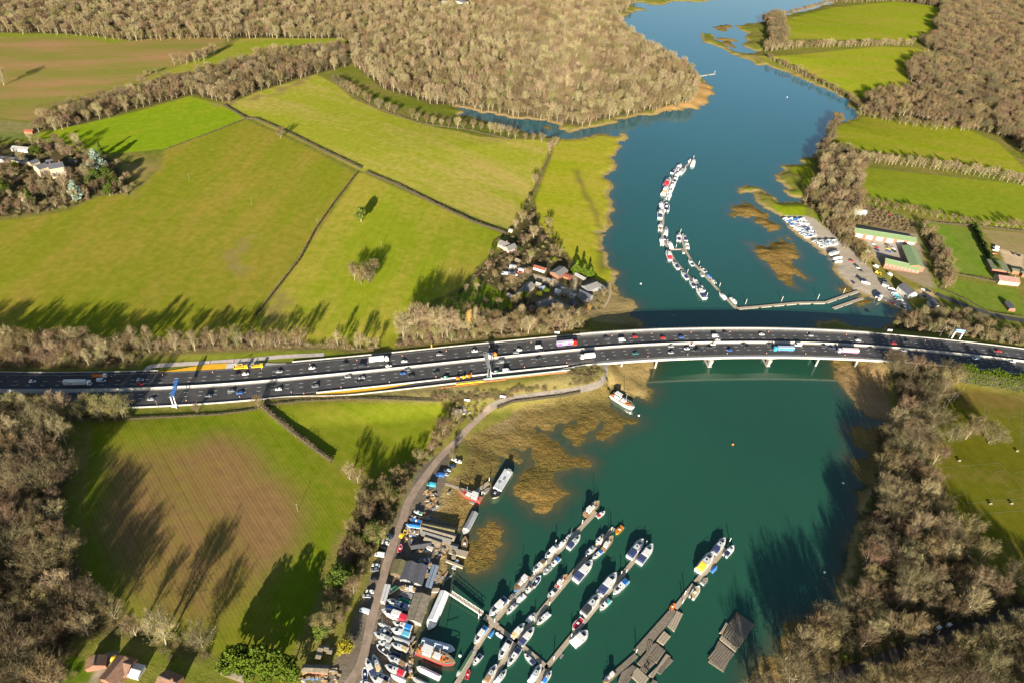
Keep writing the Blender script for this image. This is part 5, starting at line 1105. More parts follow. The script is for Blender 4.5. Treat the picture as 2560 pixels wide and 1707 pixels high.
# rafts
def raft(pxs, label, m='plank_d', z=.5, th=.5):
    P = [at(x, y, z) for x, y in pts(pxs)]; c = sum(P)/len(P); o = empty('raft', (c[0], c[1], 0)); tag(o, label, 'raft', 'wooden rafts')
    q = [(p[0]-c[0], p[1]-c[1]) for p in P]; mb = MB(); mb.prism(q, z-th, z); mb.build('deck', M[m], o)
    mb = MB(); d = np.array(q[1])-np.array(q[0]); L = np.hypot(*d); rz = math.atan2(d[1], d[0]); e = np.array(q[2])-np.array(q[1]); W = np.hypot(*e)
    n = max(3, int(L/1.1))
    for i in range(n):
        s = np.array(q[0])+d*(i+.5)/n+e/2
        mb.box((s[0], s[1], z+.06), (L/n*.72, W*.97, .12), rz)
    mb.build('planking', M[m], o)
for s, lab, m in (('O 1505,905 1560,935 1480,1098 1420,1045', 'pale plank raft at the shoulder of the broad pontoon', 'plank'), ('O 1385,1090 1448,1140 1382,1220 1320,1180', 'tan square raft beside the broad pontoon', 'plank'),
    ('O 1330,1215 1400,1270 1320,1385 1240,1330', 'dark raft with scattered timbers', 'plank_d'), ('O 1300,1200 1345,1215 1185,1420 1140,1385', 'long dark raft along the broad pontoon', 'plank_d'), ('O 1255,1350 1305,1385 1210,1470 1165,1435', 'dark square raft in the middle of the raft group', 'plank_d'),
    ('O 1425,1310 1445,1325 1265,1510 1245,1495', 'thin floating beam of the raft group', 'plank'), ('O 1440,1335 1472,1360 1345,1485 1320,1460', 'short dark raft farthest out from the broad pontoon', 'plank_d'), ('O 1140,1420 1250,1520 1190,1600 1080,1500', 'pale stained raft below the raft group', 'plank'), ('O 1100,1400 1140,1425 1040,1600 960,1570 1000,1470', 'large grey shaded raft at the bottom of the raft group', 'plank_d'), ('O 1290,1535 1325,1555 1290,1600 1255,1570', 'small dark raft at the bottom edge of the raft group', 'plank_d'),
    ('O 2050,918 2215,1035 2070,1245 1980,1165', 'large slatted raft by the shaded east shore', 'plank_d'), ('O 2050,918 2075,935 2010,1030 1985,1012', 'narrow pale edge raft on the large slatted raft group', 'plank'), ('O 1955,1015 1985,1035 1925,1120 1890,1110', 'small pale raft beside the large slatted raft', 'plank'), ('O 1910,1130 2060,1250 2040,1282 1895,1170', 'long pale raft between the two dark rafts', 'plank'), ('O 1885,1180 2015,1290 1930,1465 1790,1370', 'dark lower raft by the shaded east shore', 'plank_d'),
    ('g 1590,770 1660,770 1610,1000 1560,970', 'narrow grey stage beside the pointed barge', 'plank'), ('g 1540,800 1850,870 1800,970 1520,890', 'wooden platform on the muddy creek edge', 'plank'), ('g 1470,1000 1760,1115 1745,1150 1460,1030', 'narrow plank stage above the pointed barge', 'plank')): raft(s, lab, m, 1.9 if s[0] == 'g' else .7, 1.2 if s[0] == 'g' else .5)
q0, q1 = at(*px('N', 1775, 750), 2.4), at(*px('N', 2065, 940), 1.4)
o = empty('footbridge', tuple(q0)); tag(o, 'white lattice footbridge from the boatyard to the finger pontoons', 'footbridge'); v = Vector(q1-q0); mb = MB()
rz = math.atan2(v.y, v.x); n = 14; nrm = Vector((-math.sin(rz), math.cos(rz), 0))
mb.loft([[tuple(nrm*s+Vector((0, 0, h))) for s, h in ((-1, 0), (1, 0), (1, .15), (-1, .15))], [tuple(v+nrm*s+Vector((0, 0, h))) for s, h in ((-1, 0), (1, 0), (1, .15), (-1, .15))]]); mb.build('deck', M['plank'], o)
for s in (-1.05, 1.05):
    mb = MB(); b0 = nrm*s
    for h in (.1, 1.25): mb.tube(b0+Vector((0, 0, h)), b0+v+Vector((0, 0, h)), .09, n=5)
    for i in range(n): mb.tube(b0+v*(i/n)+Vector((0, 0, .1 if i % 2 else 1.25)), b0+v*((i+1)/n)+Vector((0, 0, 1.25 if i % 2 else .1)), .07, n=4)
    mb.build('truss', M['sign_white'], o)
o2 = pontoon('y 1250,85 1390,85', 2.2, 'short plank bridge at the head of the houseboat berth', '', z=1.6, name='walkway')
# ------------------------------------------------------------------ buildings
def roofmat(n, c, var=.12, sc=.5, st=(1, 1, 1)): return mat('roof_'+n, c, .7, var, sc, stretch=st, bump=.08)
RF = {'grey': roofmat('grey_sheet', (.165, .16, .15)), 'slate': roofmat('blue_slate', (.095, .098, .115)), 'green': roofmat('green_metal', (.19, .27, .125), .06), 'dkgreen': roofmat('dark_green_metal', (.16, .21, .14), .1), 'brown': roofmat('brown_tile', (.20, .115, .075), .18, 1.0),
      'red': roofmat('rust_red_sheet', (.27, .08, .045), .15), 'olive': roofmat('mossy_sheet', (.17, .15, .065), .18), 'white': roofmat('white_sheet', (.50, .50, .50), .05), 'pale': roofmat('pale_sheet', (.30, .29, .27), .15), 'dark': roofmat('dark_felt', (.075, .075, .08), .1), 'tan': roofmat('weathered_tan', (.22, .185, .135), .2), 'blue': roofmat('blue_grey_sheet', (.20, .25, .32), .06), 'pink': roofmat('dusky_red_tile', (.30, .17, .135), .12), 'moss': roofmat('green_felt', (.17, .185, .10), .12)}
WL = {'white': mat('white_render', (.52, .50, .46), .85, .08), 'cream': mat('cream_render', (.42, .34, .23), .85, .1), 'brick': M['brick'], 'grey': mat('grey_cladding', (.22, .22, .22), .8, .1), 'timber': mat('dark_timber_wall', (.13, .09, .06), .85, .15), 'pink': mat('pale_pink_render', (.42, .33, .27), .85, .08), 'black': mat('black_boarding', (.03, .03, .032), .8, .1)}
M['frame'] = mat('white_window_frame', (.75, .75, .74), .5, .04)
def gable(a, b, W, he, hr, wall, roof, label=None, cat='house', group=None, parent=None, over=.35, win=0, door=False, name='house', chim=0, rf=.45, rot=0.0, garage=0):
    """pitched building from the two photo pixels where its ridge ends"""
    ga = G(*a); z = ga[2]
    for _ in range(3):
        pa = at(*a, z+hr); pb = at(*b, z+hr); z = hmax((pa[0]+pb[0])/2, (pa[1]+pb[1])/2)
    c = (pa+pb)/2; d = pb-pa; L = max(2.0, float(np.hypot(d[0], d[1]))); rz = math.atan2(d[1], d[0])
    o = empty(name, (c[0], c[1], z), rz)
    if label: tag(o, label, cat, group)
    w_ = MB(); sk = -1.5
    w_.loft([[(x, -W/2, sk), (x, W/2, sk), (x, W/2, he), (x, 0, hr-.12), (x, -W/2, he)] for x in (-L/2, L/2)]); w_.build('wall', WL[wall], o)
    r = MB(); sl = (hr-he)/(W/2); X = L/2+over; Y = W/2+over
    for s in (-1, 1):
        r.loft([[(x, 0, hr), (x, 0, hr+.16), (x, s*Y, hr-sl*Y+.16), (x, s*Y, hr-sl*Y)] for x in (-X, X)])
    ro = r.build('roof', RF[roof], o)
    mb = MB(); mb.box((0, 0, hr+.17), (2*X, .3, .14)); mb.build('ridge', RF['dark'] if roof not in ('white', 'green', 'pale') else RF['pale'], ro)
    # the long wall that faces the camera
    sd_ = -1 if math.cos(rz) > 0 else 1
    for k in range(win):
        x = -L/2+L*(k+.5)/win; f = MB(); f.box((x, sd_*(W/2+.03), he*.55), (min(1.5, L/win*.6), .1, min(1.4, he*.4))); fo = f.build('window', M['frame'], o)
        p_ = MB(); p_.box((x, sd_*(W/2+.085), he*.55), (min(1.2, L/win*.46), .04, min(1.1, he*.3))); p_.build('pane', M['glass'], fo)
    for k in range(garage):
        x = -L/2+L*(k+.5)/garage; f = MB(); f.box((x, sd_*(W/2+.04), he*.40), (L/garage*.62, .12, he*.8)); f.build('door', M['frame'], o)
    if door: f = MB(); f.box((L*.3, sd_*(W/2+.04), 1.05), (1.0, .1, 2.1)); f.build('door', PM['navy'], o)
    for k in range(chim):
        f = MB(); f.box(((-.32+.64*k)*L if chim > 1 else L*.3, .2, hr+.6), (.9, .7, 1.8)); f.box(((-.32+.64*k)*L if chim > 1 else L*.3, .2, hr+1.6), (.5, .4, .4)); f.build('chimney', M['brick'], ro)
    if parent is not None:
        o.parent = parent; o.matrix_parent_inverse = (Matrix.Translation(parent.location) @ Matrix.Rotation(parent.rotation_euler.z, 4, 'Z')).inverted()
    return o
def P2(f, *c): return [px(f, c[i], c[i+1]) for i in range(0, len(c), 2)]
def gb(f, x0, y0, x1, y1, *a, **k): p = P2(f, x0, y0, x1, y1); return gable(p[0], p[1], *a, **k)
# near boatyard
gb('g', 695, 1005, 612, 1235, 6.0, 2.6, 3.9, 'timber', 'olive', 'mossy roofed boat shed nearest the lane', 'shed', 'three boat sheds in a row', name='boat_shed')
gb('g', 882, 1035, 778, 1335, 6.3, 2.8, 4.3, 'grey', 'slate', 'middle grey roofed boat shed of the row of three', 'shed', 'three boat sheds in a row', name='boat_shed')
gb('g', 1052, 1075, 958, 1395, 6.0, 2.7, 4.2, 'grey', 'slate', 'grey roofed boat shed of the row of three, next to the long blue-grey cabin', 'shed', 'three boat sheds in a row', name='boat_shed')
gb('g', 1285, 1105, 1165, 1465, 2.9, 2.6, 2.95, 'grey', 'blue', 'long narrow blue-grey cabin beside the boat sheds', 'shed', name='long_cabin')
gb('y', 1120, 145, 975, 560, 8.0, 3.2, 4.4, 'grey', 'tan', 'long weathered workshop in the middle of the boatyard', 'shed', name='workshop', win=3)
gb('y', 565, 5, 492, 265, 2.4, 2.5, 2.7, 'white', 'white', 'long white cabin beside the lane', 'shed', name='long_cabin')
gb('g', 1070, 395, 1610, 505, 3.6, 2.6, 3.4, 'timber', 'olive', 'upper long low workshop with partly mossy roof', 'shed', 'long low workshops', name='low_workshop')
gb('g', 1050, 450, 1620, 610, 4.2, 2.8, 3.7, 'timber', 'tan', 'second long low workshop with weathered roof', 'shed', 'long low workshops', name='low_workshop')
gb('g', 1070, 520, 1560, 665, 4.0, 2.6, 3.4, 'timber', 'grey', 'third long low workshop with grey roof', 'shed', 'long low workshops', name='low_workshop')
gb('g', 1110, 620, 1380, 715, 3.2, 2.4, 3.1, 'timber', 'tan', 'short low workshop at the front of the long ones', 'shed', 'long low workshops', name='low_workshop')
gb('g', 870, 775, 1200, 725, 3.0, 2.2, 2.8, 'black', 'dark', 'dark open shed in the shade behind the boat sheds', 'shed', name='open_shed')
gb('g', 1150, 770, 1240, 800, 2.4, 2.0, 2.3, 'white', 'pale', 'small pale cabin beside the dark open shed', 'shed', name='cabin')
gb('g', 1545, 760, 1660, 790, 3.0, 2.4, 2.8, 'grey', 'grey', 'grey hut on the wooden platform', 'shed', name='hut')
# green roofed yard
gr = gb('H', 790, 512, 1350, 600, 13.0, 4.6, 6.6, 'brick', 'green', 'green roofed brick workshops built round three sides of a yard', 'workshop', name='green_roofed_workshops', garage=6)
gb('H', 1292, 668, 1372, 850, 13.0, 4.4, 6.4, 'brick', 'green', parent=gr, name='wing')
gb('H', 1075, 790, 1390, 862, 11.0, 4.2, 6.2, 'brick', 'green', parent=gr, name='wing', win=9)
gb('H', 1240, 1012, 1338, 1092, 10.0, 4.2, 7.4, 'white', 'slate', 'white house with dark roof beside the lower gravel yard', 'house', win=3, door=True)
gb('H', 1515, 1150, 1560, 1215, 8.0, 3.2, 5.8, 'white', 'slate', 'small white house with steep dark roof by the country road', 'house', win=2, door=True)
gb('H', 1055, 1000, 1115, 1020, 4.5, 2.6, 3.6, 'white', 'slate', 'small white shed at the edge of the gravel yard', 'shed', name='shed')
gb('H', 790, 335, 900, 352, 8.0, 3.6, 4.8, 'grey', 'white', 'pale metal barn among the trees above the gravel yard', 'barn', name='barn')
gb('H', 2085, 805, 2135, 895, 16.0, 3.6, 4.6, 'brick', 'moss', 'green flat topped barn at the right edge', 'barn', name='barn')
gb('H', 2105, 940, 2290, 965, 11.0, 4.0, 6.4, 'cream', 'pink', 'long house with dusky red roof at the right edge', 'house', win=5, chim=1)
gb('H', 2225, 880, 2290, 890, 7.0, 3.2, 4.0, 'brick', 'moss', 'small green roofed shed behind the long red house', 'shed', name='shed')
gb('H', 2310, 905, 2400, 915, 8.0, 3.4, 4.2, 'brick', 'moss', 'green roofed shed cut by the right edge', 'shed', name='shed')
gb('H', 2195, 1180, 2240, 1240, 5.5, 2.8, 4.0, 'brick', 'slate', 'small brick shed on the lawn at the right edge', 'shed', name='shed')
# houses of the riverside hamlet
h1 = gb('f', 70, 262, 205, 312, 8.5, 3.4, 5.8, 'pink', 'grey', 'pale house with two grey gables by the field corner', 'house', win=3, chim=1)
gb('f', 165, 372, 300, 318, 8.0, 3.4, 5.6, 'pink', 'grey', parent=h1, name='wing', win=2)
gb('f', 630, 672, 810, 725, 5.0, 2.8, 3.8, 'white', 'red', 'open fronted shed with red patched roof', 'shed', name='open_shed')
gb('f', 960, 800, 1110, 705, 9.5, 3.6, 5.0, 'brick', 'grey', 'grey roofed barn beside the red roofed annexe', 'barn', name='barn')
gb('f', 1125, 815, 1235, 850, 6.5, 2.6, 3.3, 'brick', 'red', 'red roofed annexe beside the grey barn', 'shed', name='annexe')
gb('f', 405, 1110, 575, 945, 7.5, 3.2, 5.4, 'cream', 'grey', 'long grey roofed cottage in the hamlet', 'house', win=3)
h2 = gb('f', 700, 1285, 935, 1195, 8.5, 3.2, 5.8, 'grey', 'grey', 'large grey roofed house at the foot of the hamlet', 'house', win=3, chim=1)
gb('f', 965, 1240, 1195, 1365, 9.0, 3.2, 5.8, 'brick', 'grey', parent=h2, name='wing', win=3)
h3 = gb('f', 1450, 1015, 1650, 945, 8.5, 3.2, 5.6, 'grey', 'grey', 'grey roofed house with blue solar panels nearest the shore', 'house', win=2)
gb('f', 1665, 955, 1800, 1040, 6.5, 3.0, 5.0, 'black', 'grey', parent=h3, name='wing')
gb('f', 1370, 1070, 1560, 1165, 6.5, 2.8, 4.6, 'grey', 'slate', parent=h3, name='wing')
gb('f', 1350, 1125, 1480, 1215, 5.0, 2.4, 3.4, 'white', 'grey', 'white open sided shed below the solar panel house', 'shed', name='shed', win=3)
gb('f', 975, 1062, 1055, 1085, 5.0, 2.6, 3.8, 'white', 'white', 'white shed beside the hamlet drive', 'shed', name='shed')
gb('f', 1215, 1135, 1290, 1155, 4.0, 2.4, 3.0, 'white', 'pale', 'small pale hut at the end of the hamlet drive', 'shed', name='hut')
gb('f', 705, 1030, 800, 1010, 4.0, 2.0, 3.0, 'grey', 'blue', 'blue covered store in the hamlet', 'shed', name='store')
gb('f', 1305, 800, 1460, 880, 3.0, 1.8, 2.5, 'grey', 'pale', 'long pale greenhouse beside the bright green tree', 'greenhouse', name='greenhouse')
for a, b, lab in (((225, 672), (345, 690), 'cream caravan in the cluttered hamlet plot'), ((375, 725), (460, 745), 'white caravan beside the cream one'), ((220, 85), (265, 100), 'white caravan by the field corner drive')):
    gb('f', *a, *b, 3.2, 2.4, 2.6, 'white', 'white', lab, 'caravan', 'caravans in the hamlet', name='caravan', over=.05, win=2)
for k, (x0, y0, x1, y1, W, rf_, lab) in enumerate(((480, 720, 560, 760, 4, 'brown', 'brown roofed hut behind the open fronted shed'), (840, 880, 900, 910, 3.5, 'grey', 'small grey hut on the hamlet track'), (660, 950, 740, 975, 4, 'pale', 'pale roofed hut behind the blue covered store'), (1090, 1120, 1150, 1150, 3.5, 'brown', 'brown roofed hut at the bend of the hamlet drive'), (200, 1130, 270, 1170, 4, 'grey', 'grey hut on the hamlet lawn'), (1240, 1250, 1320, 1300, 5, 'slate', 'dark roofed outhouse beside the large grey house'), (560, 1330, 640, 1380, 5, 'brown', 'brown roofed outhouse below the large grey house'), (330, 560, 400, 590, 3.5, 'tan', 'weathered hut in the hamlet orchard'))): gb('f', x0, y0, x1, y1, W, 2.2, 3.3, 'timber', rf_, lab, 'hut', name='hut')
# mansion and its outbuildings
mn = gb('q', 770, 465, 1010, 425, 13.0, 10.0, 12.4, 'cream', 'slate', 'large cream mansion with grey slate roofs among evergreens', 'mansion', name='mansion', win=7, chim=2)
gb('q', 575, 490, 735, 440, 11.0, 8.6, 10.8, 'cream', 'slate', parent=mn, name='wing', win=4)
gb('q', 745, 400, 850, 385, 8.0, 6.8, 8.8, 'white', 'slate', parent=mn, name='wing')
gb('q', 1000, 560, 1060, 500, 7.0, 5.0, 5.6, 'white', 'pale', parent=mn, name='bay', win=3)
gb('q', 465, 425, 600, 380, 7.0, 3.2, 4.8, 'cream', 'slate', 'dark roofed coach house beside the mansion', 'house', name='coach_house')
gb('q', 200, 165, 465, 190, 7.0, 3.0, 4.4, 'white', 'pale', 'pale roofed stable block at the left edge above the mansion', 'stable', name='stable', win=5)
gb('q', 10, 335, 400, 372, 8.0, 3.4, 4.6, 'white', 'dark', 'long dark roofed shed at the left edge beside the mansion', 'shed', name='shed', win=5)
gb('q', 360, 995, 440, 1005, 5.0, 2.8, 4.4, 'white', 'brown', 'small brown roofed lodge at the left edge', 'lodge', name='lodge', win=3)
gb('q', 1130, 390, 1280, 410, 5.0, 2.4, 3.4, 'timber', 'slate', 'low shed in the mansion garden', 'shed', name='shed')
gb('A', 225, 1180, 300, 1185, 6.0, 2.8, 4.0, 'brick', 'red', 'small red brick hut by the far treeline', 'hut', name='hut')
gb('n', 1106, 2, 1128, 8, 9, 5, 7, 'white', 'pale', 'white house in the clearing at the top edge', 'house', win=3)
gb('n', 1142, -2, 1168, 4, 10, 4, 6.5, 'white', 'slate', 'dark roofed house in the clearing at the top edge', 'house', win=3)
# houses at the bottom left
gb('M', 868, 1312, 852, 1400, 8.0, 2.8, 5.0, 'brick', 'brown', 'small brown roofed garage house at the bottom left', 'house', name='garage_house')
hb = gb('M', 1130, 1325, 960, 1530, 8.5, 3.0, 5.8, 'brick', 'brown', 'brown tiled house with white conservatory at the bottom left', 'house', win=3)
gb('M', 1085, 1370, 1190, 1400, 7.5, 3.0, 5.2, 'brick', 'brown', parent=hb, name='wing')
gb('M', 1185, 1430, 1280, 1455, 5.5, 2.4, 3.4, 'white', 'white', parent=hb, name='conservatory')
gb('M', 1450, 1500, 1600, 1560, 8.0, 3.0, 5.6, 'brick', 'brown', 'dark brown roofed house cut by the bottom edge', 'house', chim=1)
gb('M', 2035, 1440, 2240, 1510, 3.6, 2.4, 3.0, 'timber', 'tan', 'long weathered shed beside the big evergreen at the bottom', 'shed', name='shed')
gb('M', 2085, 1355, 2150, 1385, 2.8, 2.2, 2.6, 'timber', 'tan', 'small weathered shed behind the big evergreen', 'shed', name='shed')
gb('N', 425, 1425, 655, 1435, 3.0, 2.4, 2.9, 'brick', 'tan', 'long low building with red ends near the bottom of the lane', 'shed', name='low_building')
for k, (x, y) in enumerate(((590, 1245), (640, 1240), (672, 1265), (572, 1310))): gb('N', x-18, y, x+18, y+6, 2.6, 1.8, 2.1, 'timber', 'tan', ['outer', 'middle', 'inner', 'lowest'][k]+' small hut of the cluster beside the lane trees', 'hut', 'cluster of small huts', name='hut')
gb('J', 1815, 600, 1870, 590, 2.5, 2.0, 2.6, 'grey', 'pale', 'pale shed in the scrub near the field corner', 'shed', name='shed')
# ------------------------------------------------------------------ parked cars, vans, diggers
def parked(tab, grp):
    for r in tab.strip().splitlines():
        f, kind, col, a, b, lab = r.split(None, 5); a = px(f, *map(float, a.split(','))); b = px(f, *map(float, b.split(',')))
        A, Bq = G(*a), G(*b); c = (A+Bq)/2; vehicle(kind, col, (c[0], c[1], hmax(c[0], c[1])+.05), math.atan2(*(A-Bq)[[1, 0]]), lab, grp)
parked('''g suv navy 470,600 540,630 navy car at the upper end of the row under the lane trees
g car silver 410,690 490,680 silver car second in the row under the lane trees
g car white 400,735 470,745 white car third in the row under the lane trees
g suv black 330,810 420,840 black car parked under the evergreen by the lane
g van white 280,930 390,950 white van parked under the lane trees
g car pale 210,1110 330,1125 pale car with dark roof parked by the lane
g suv grey 200,1195 300,1190 grey car next to the pale car by the lane
g suv black 190,1340 300,1350 black car in deep shade by the lane
y car white 225,120 345,130 white car nearest the bend of the boatyard lane
y car silver 180,190 290,200 silver car below the white car by the lane
y van pale 165,425 230,445 pale van half hidden by the bare lane trees''', 'cars parked along the boatyard lane')
parked('''h van blue 230,530 325,545 blue van parked where the lane meets the marsh
h car pale 360,460 430,455 pale car behind the blue van
h car silver 335,510 400,525 silver car beside the blue van
h van cyan 65,690 190,715 bright turquoise van parked on the lane edge
h car white 495,270 550,285 white car at the top of the marsh lane parking
h car white 560,300 615,310 white car second at the top of the marsh lane parking
h suv navy 440,370 520,385 navy car in the shade at the marsh lane parking''', 'cars parked along the marsh lane')
parked('''e car red 1215,735 1290,760 red car alone on the gravel yard
e car dark 1295,810 1355,830 dark car nearest the red one on the gravel yard
e car pale 1330,845 1390,865 pale car between two dark ones on the gravel yard
e car black 1365,885 1430,905 black car at the end of the gravel yard row
e car navy 1265,1050 1300,1095 navy car by the water edge of the gravel yard
e suv black 1330,1000 1400,1005 black car towing the white cruiser
e van white 1560,800 1680,860 large white van by the brick frontage
H car silver 1050,1165 1080,1180 silver car in the shore row by the slipway
H car red 1120,1190 1150,1210 red car in the shore row by the slipway
H car pale 1150,1205 1170,1225 pale car next to the red one in the shore row
H car dark 1205,1215 1230,1245 dark car in the shore row
H car cyan 1235,1235 1255,1260 turquoise car at the end of the shore row
H car white 1395,1065 1425,1085 white car outside the white house
H car dark 1425,1075 1450,1095 dark car outside the white house
H car black 1450,1085 1478,1098 black car outside the white house
H car navy 1400,1130 1445,1145 navy car below the white house
H car white 935,650 985,675 white car in the green roofed yard
H car red 965,685 1010,700 red and white car in the green roofed yard
H suv navy 970,712 1015,728 navy car in the green roofed yard
H car black 1062,670 1110,680 black car nearest the wing in the green roofed yard
H car yellow 1065,698 1120,710 bright yellow car in the green roofed yard
H car blue 1075,725 1120,740 blue car in the shade of the green roofed yard
H car white 1120,690 1160,715 white car beside the yellow one
H suv dark 1130,720 1165,740 dark car beside the shaded wing
H van white 880,720 930,750 white van by the yard entrance
H van teal 745,665 775,705 teal van under the yard trees
H van white 1085,925 1125,955 white van below the brick frontage
H car grey 1045,985 1085,1000 grey car by the small white shed
H van white 2045,690 2105,700 white van on the tan forecourt at the right edge
H van white 2040,715 2100,725 second white van on the tan forecourt
H car red 2040,745 2090,755 red car on the tan forecourt
H car dark 2220,735 2245,760 dark car on the tan forecourt by the hedge
H suv black 2265,750 2300,780 black car on the tan forecourt by the hedge
H car red 1065,385 1140,405 red car behind the pale metal barn
H car grey 1160,400 1220,420 grey car behind the pale metal barn''', 'cars around the gravel yard')
parked('''f van pale 90,820 190,830 blue-white van in the cluttered hamlet plot
f car blue 215,795 280,810 blue car in the cluttered hamlet plot
f car red 360,800 415,790 red car in the cluttered hamlet plot
f car white 290,850 340,845 white car in the cluttered hamlet plot
f car grey 985,1005 1050,1035 grey car on the hamlet drive
f car silver 1060,1045 1110,1065 silver car on the hamlet drive''', 'cars in the hamlet')
def digger(f, x, y, rz, lab, col='yellow'):
    q = G(*px(f, x, y)); o = empty('digger', tuple(q), rz); tag(o, lab, 'digger'); mb = MB(); mb.box((0, 0, 1.3), (3.0, 2.0, .9)); mb.box((-.4, .1, 2.3), (1.4, 1.5, 1.3), taper=.9); mb.build('body', PM[col], o)
    mb = MB(); mb.tube((1.3, 0, 1.6), (3.2, 0, 2.8), .2); mb.tube((3.2, 0, 2.8), (4.0, 0, 1.0), .16); mb.box((4.0, 0, .8), (.6, 1.0, .6)); mb.build('arm', PM[col], o)
    mb = MB(); mb.box((0, 1.0, .45), (3.2, .5, .8)); mb.build('track', M['rubber'], o); mb = MB(); mb.box((0, -1.0, .45), (3.2, .5, .8)); mb.build('track', M['rubber'], o)
digger('g', 712, 620, 1.2, 'yellow digger beside the boatyard lane'); digger('e', 1635, 930, -.6, 'yellow digger on the gravel yard'); digger('e', 1410, 685, 0, 'orange plant parked on the gravel yard', 'orange')
q = G(*px('M', 1025, 1345)); o = empty('tent', tuple(q), 1.0); tag(o, 'small yellow dome tent beside the bottom left drive', 'tent'); mb = MB(); R = [[(1.9*r*math.cos(2*PI*i/12), 1.2*r*math.sin(2*PI*i/12), zz) for i in range(12)] for r, zz in ((1, 0), (.9, .7), (.55, 1.3), (.1, 1.55))]; mb.loft(R); mb.build('canopy', PM['yellow'], o)
mb = MB(); mb.box((1.6, 0, .5), (.12, .9, 1.0)); mb.build('flap', CVM['tan'], o)
# clutter of the boatyards: pallets, crates, skips
rr = random.Random(5)
def clutter(f, x0, y0, x1, y1, n, lab, grp):
    for _ in range(n):
        x, y = rr.uniform(x0, x1), rr.uniform(y0, y1); q = G(*px(f, x, y)); o = empty('crate', tuple(q), rr.uniform(0, 3)); c = rr.choice(['tan', 'white', 'wood', 'grey', 'blue', 'brown']); tag(o, lab, 'crate', grp)
        mb = MB(); a, b_, h = rr.uniform(.8, 2.2), rr.uniform(.7, 1.4), rr.uniform(.4, 1.1); mb.box((0, 0, h/2), (a, b_, h)); mb.build('crate_box', CVM[c], o); mb = MB(); mb.box((0, 0, h+.05), (a*1.05, b_*1.05, .1)); mb.build('lid', CVM[rr.choice(['tan', 'grey', 'wood'])], o)
def timbers(f, x0, y0, x1, y1, n, ang, lab, grp):
    for _ in range(n):
        x, y = rr.uniform(x0, x1), rr.uniform(y0, y1); q = G(*px(f, x, y)); o = empty('timber_stack', tuple(q), ang+rr.uniform(-.4, .4)); tag(o, lab, 'timber', grp)
        L_ = rr.uniform(3, 7); mb = MB()
        for k in range(rr.randint(2, 4)): mb.box((rr.uniform(-.4, .4), -.5+k*.36, .25), (L_*rr.uniform(.8, 1), .3, rr.uniform(.2, .5)))
        mb.build('beams', CVM[rr.choice(['tan', 'wood', 'brown', 'grey', 'tan'])], o); mb = MB(); mb.box((0, 0, .06), (.3, 1.6, .12)); mb.build('bearer', CVM['brown'], o)
timbers('g', 1280, 680, 1500, 1010, 12, 1.1, 'timber lying along the muddy creek edge', 'timbers along the creek edge')
timbers('g', 1030, 215, 1330, 330, 8, -.25, 'timber lying above the long low workshops', 'timbers above the workshops')
timbers('g', 1270, 1120, 1480, 1420, 12, 1.15, 'timber on the rusty mud beside the long cabin', 'timbers beside the long cabin')
timbers('h', 20, 780, 230, 1100, 10, 1.0, 'timber in the line of oddments between lane and marsh', 'timbers beside the marsh lane')
timbers('y', 880, 820, 960, 1520, 12, 1.4, 'timber between the yard boats and the houseboats', 'timbers beside the houseboats')
timbers('N', 420, 1440, 760, 1560, 8, 0, 'timber in the bottom yard beside the low building', 'timbers in the bottom yard')
clutter('g', 790, 480, 1050, 700, 14, 'crate among the small boats at the head of the boatyard', 'crates at the boatyard head')
clutter('y', 560, 0, 1000, 200, 14, 'crate between the covered boats beside the long cabin', 'crates beside the covered boats')
clutter('N', 420, 1440, 760, 1560, 14, 'crate in the bottom yard beside the low building', 'crates in the bottom yard')
clutter('J', 1790, 540, 1950, 640, 12, 'crate in the plot at the corner of the triangular field', 'oddments in the corner plot')
clutter('g', 1290, 700, 1480, 1000, 22, 'crate in the heap of oddments along the muddy creek edge', 'oddments along the creek edge')
clutter('g', 1130, 1080, 1230, 1330, 18, 'crate stored on the brick paving beside the boat sheds', 'crates beside the boat sheds')
clutter('g', 500, 1230, 680, 1310, 8, 'crate stored in front of the mossy boat shed', 'crates before the mossy shed')
clutter('y', 880, 960, 960, 1500, 26, 'crate in the line of oddments between the yard boats and the houseboats', 'oddments beside the houseboats')
clutter('g', 830, 840, 1200, 900, 8, 'crate in the shade behind the boat sheds', 'crates behind the boat sheds')
clutter('f', 100, 700, 430, 850, 14, 'crate in the cluttered hamlet plot', 'oddments in the hamlet plot')
clutter('h', 30, 800, 220, 1060, 14, 'crate in the line of oddments between lane and marsh', 'oddments beside the marsh lane')
clutter('H', 690, 560, 760, 640, 6, 'crate under the trees of the gravel yard', 'crates under the yard trees')
# ------------------------------------------------------------------ posts, goals, pitch lines, benches
pm_ = MB(); pm_.tube((0, 0, 0), (0, 0, 6.5), .10, .07); pole_me = pm_.mesh('pole', mat('grey_pole', (.26, .23, .18), .9, .15))
pm_ = MB(); pm_.box((0, 0, 6.2), (1.2, .1, .1)); arm_me = pm_.mesh('crossarm', M['plank'])
for f, x, y, lab in (('F', 1143, 697, 'wooden pole in the field above the round copse'), ('F', 1770, 940, 'wooden pole in the field near the hamlet'), ('E', 1728, 78, 'wooden pole in the large field near the mansion'), ('E', 2295, 300, 'wooden pole in the middle of the large field'), ('F', 560, 490, 'wooden pole standing in the thin hedge'), ('N', 380, 0, 'wooden pole at the edge of the triangular field'), ('L', 1775, 420, 'post at the corner of the upper pitch'), ('I', 1440, 580, 'short post by the blue gantry')):
    q = G(*px(f, x, y)); o = empty('telegraph_pole', tuple(q)); tag(o, lab, 'pole', 'wooden poles'); inst('pole', pole_me, o); inst('crossarm', arm_me, o)
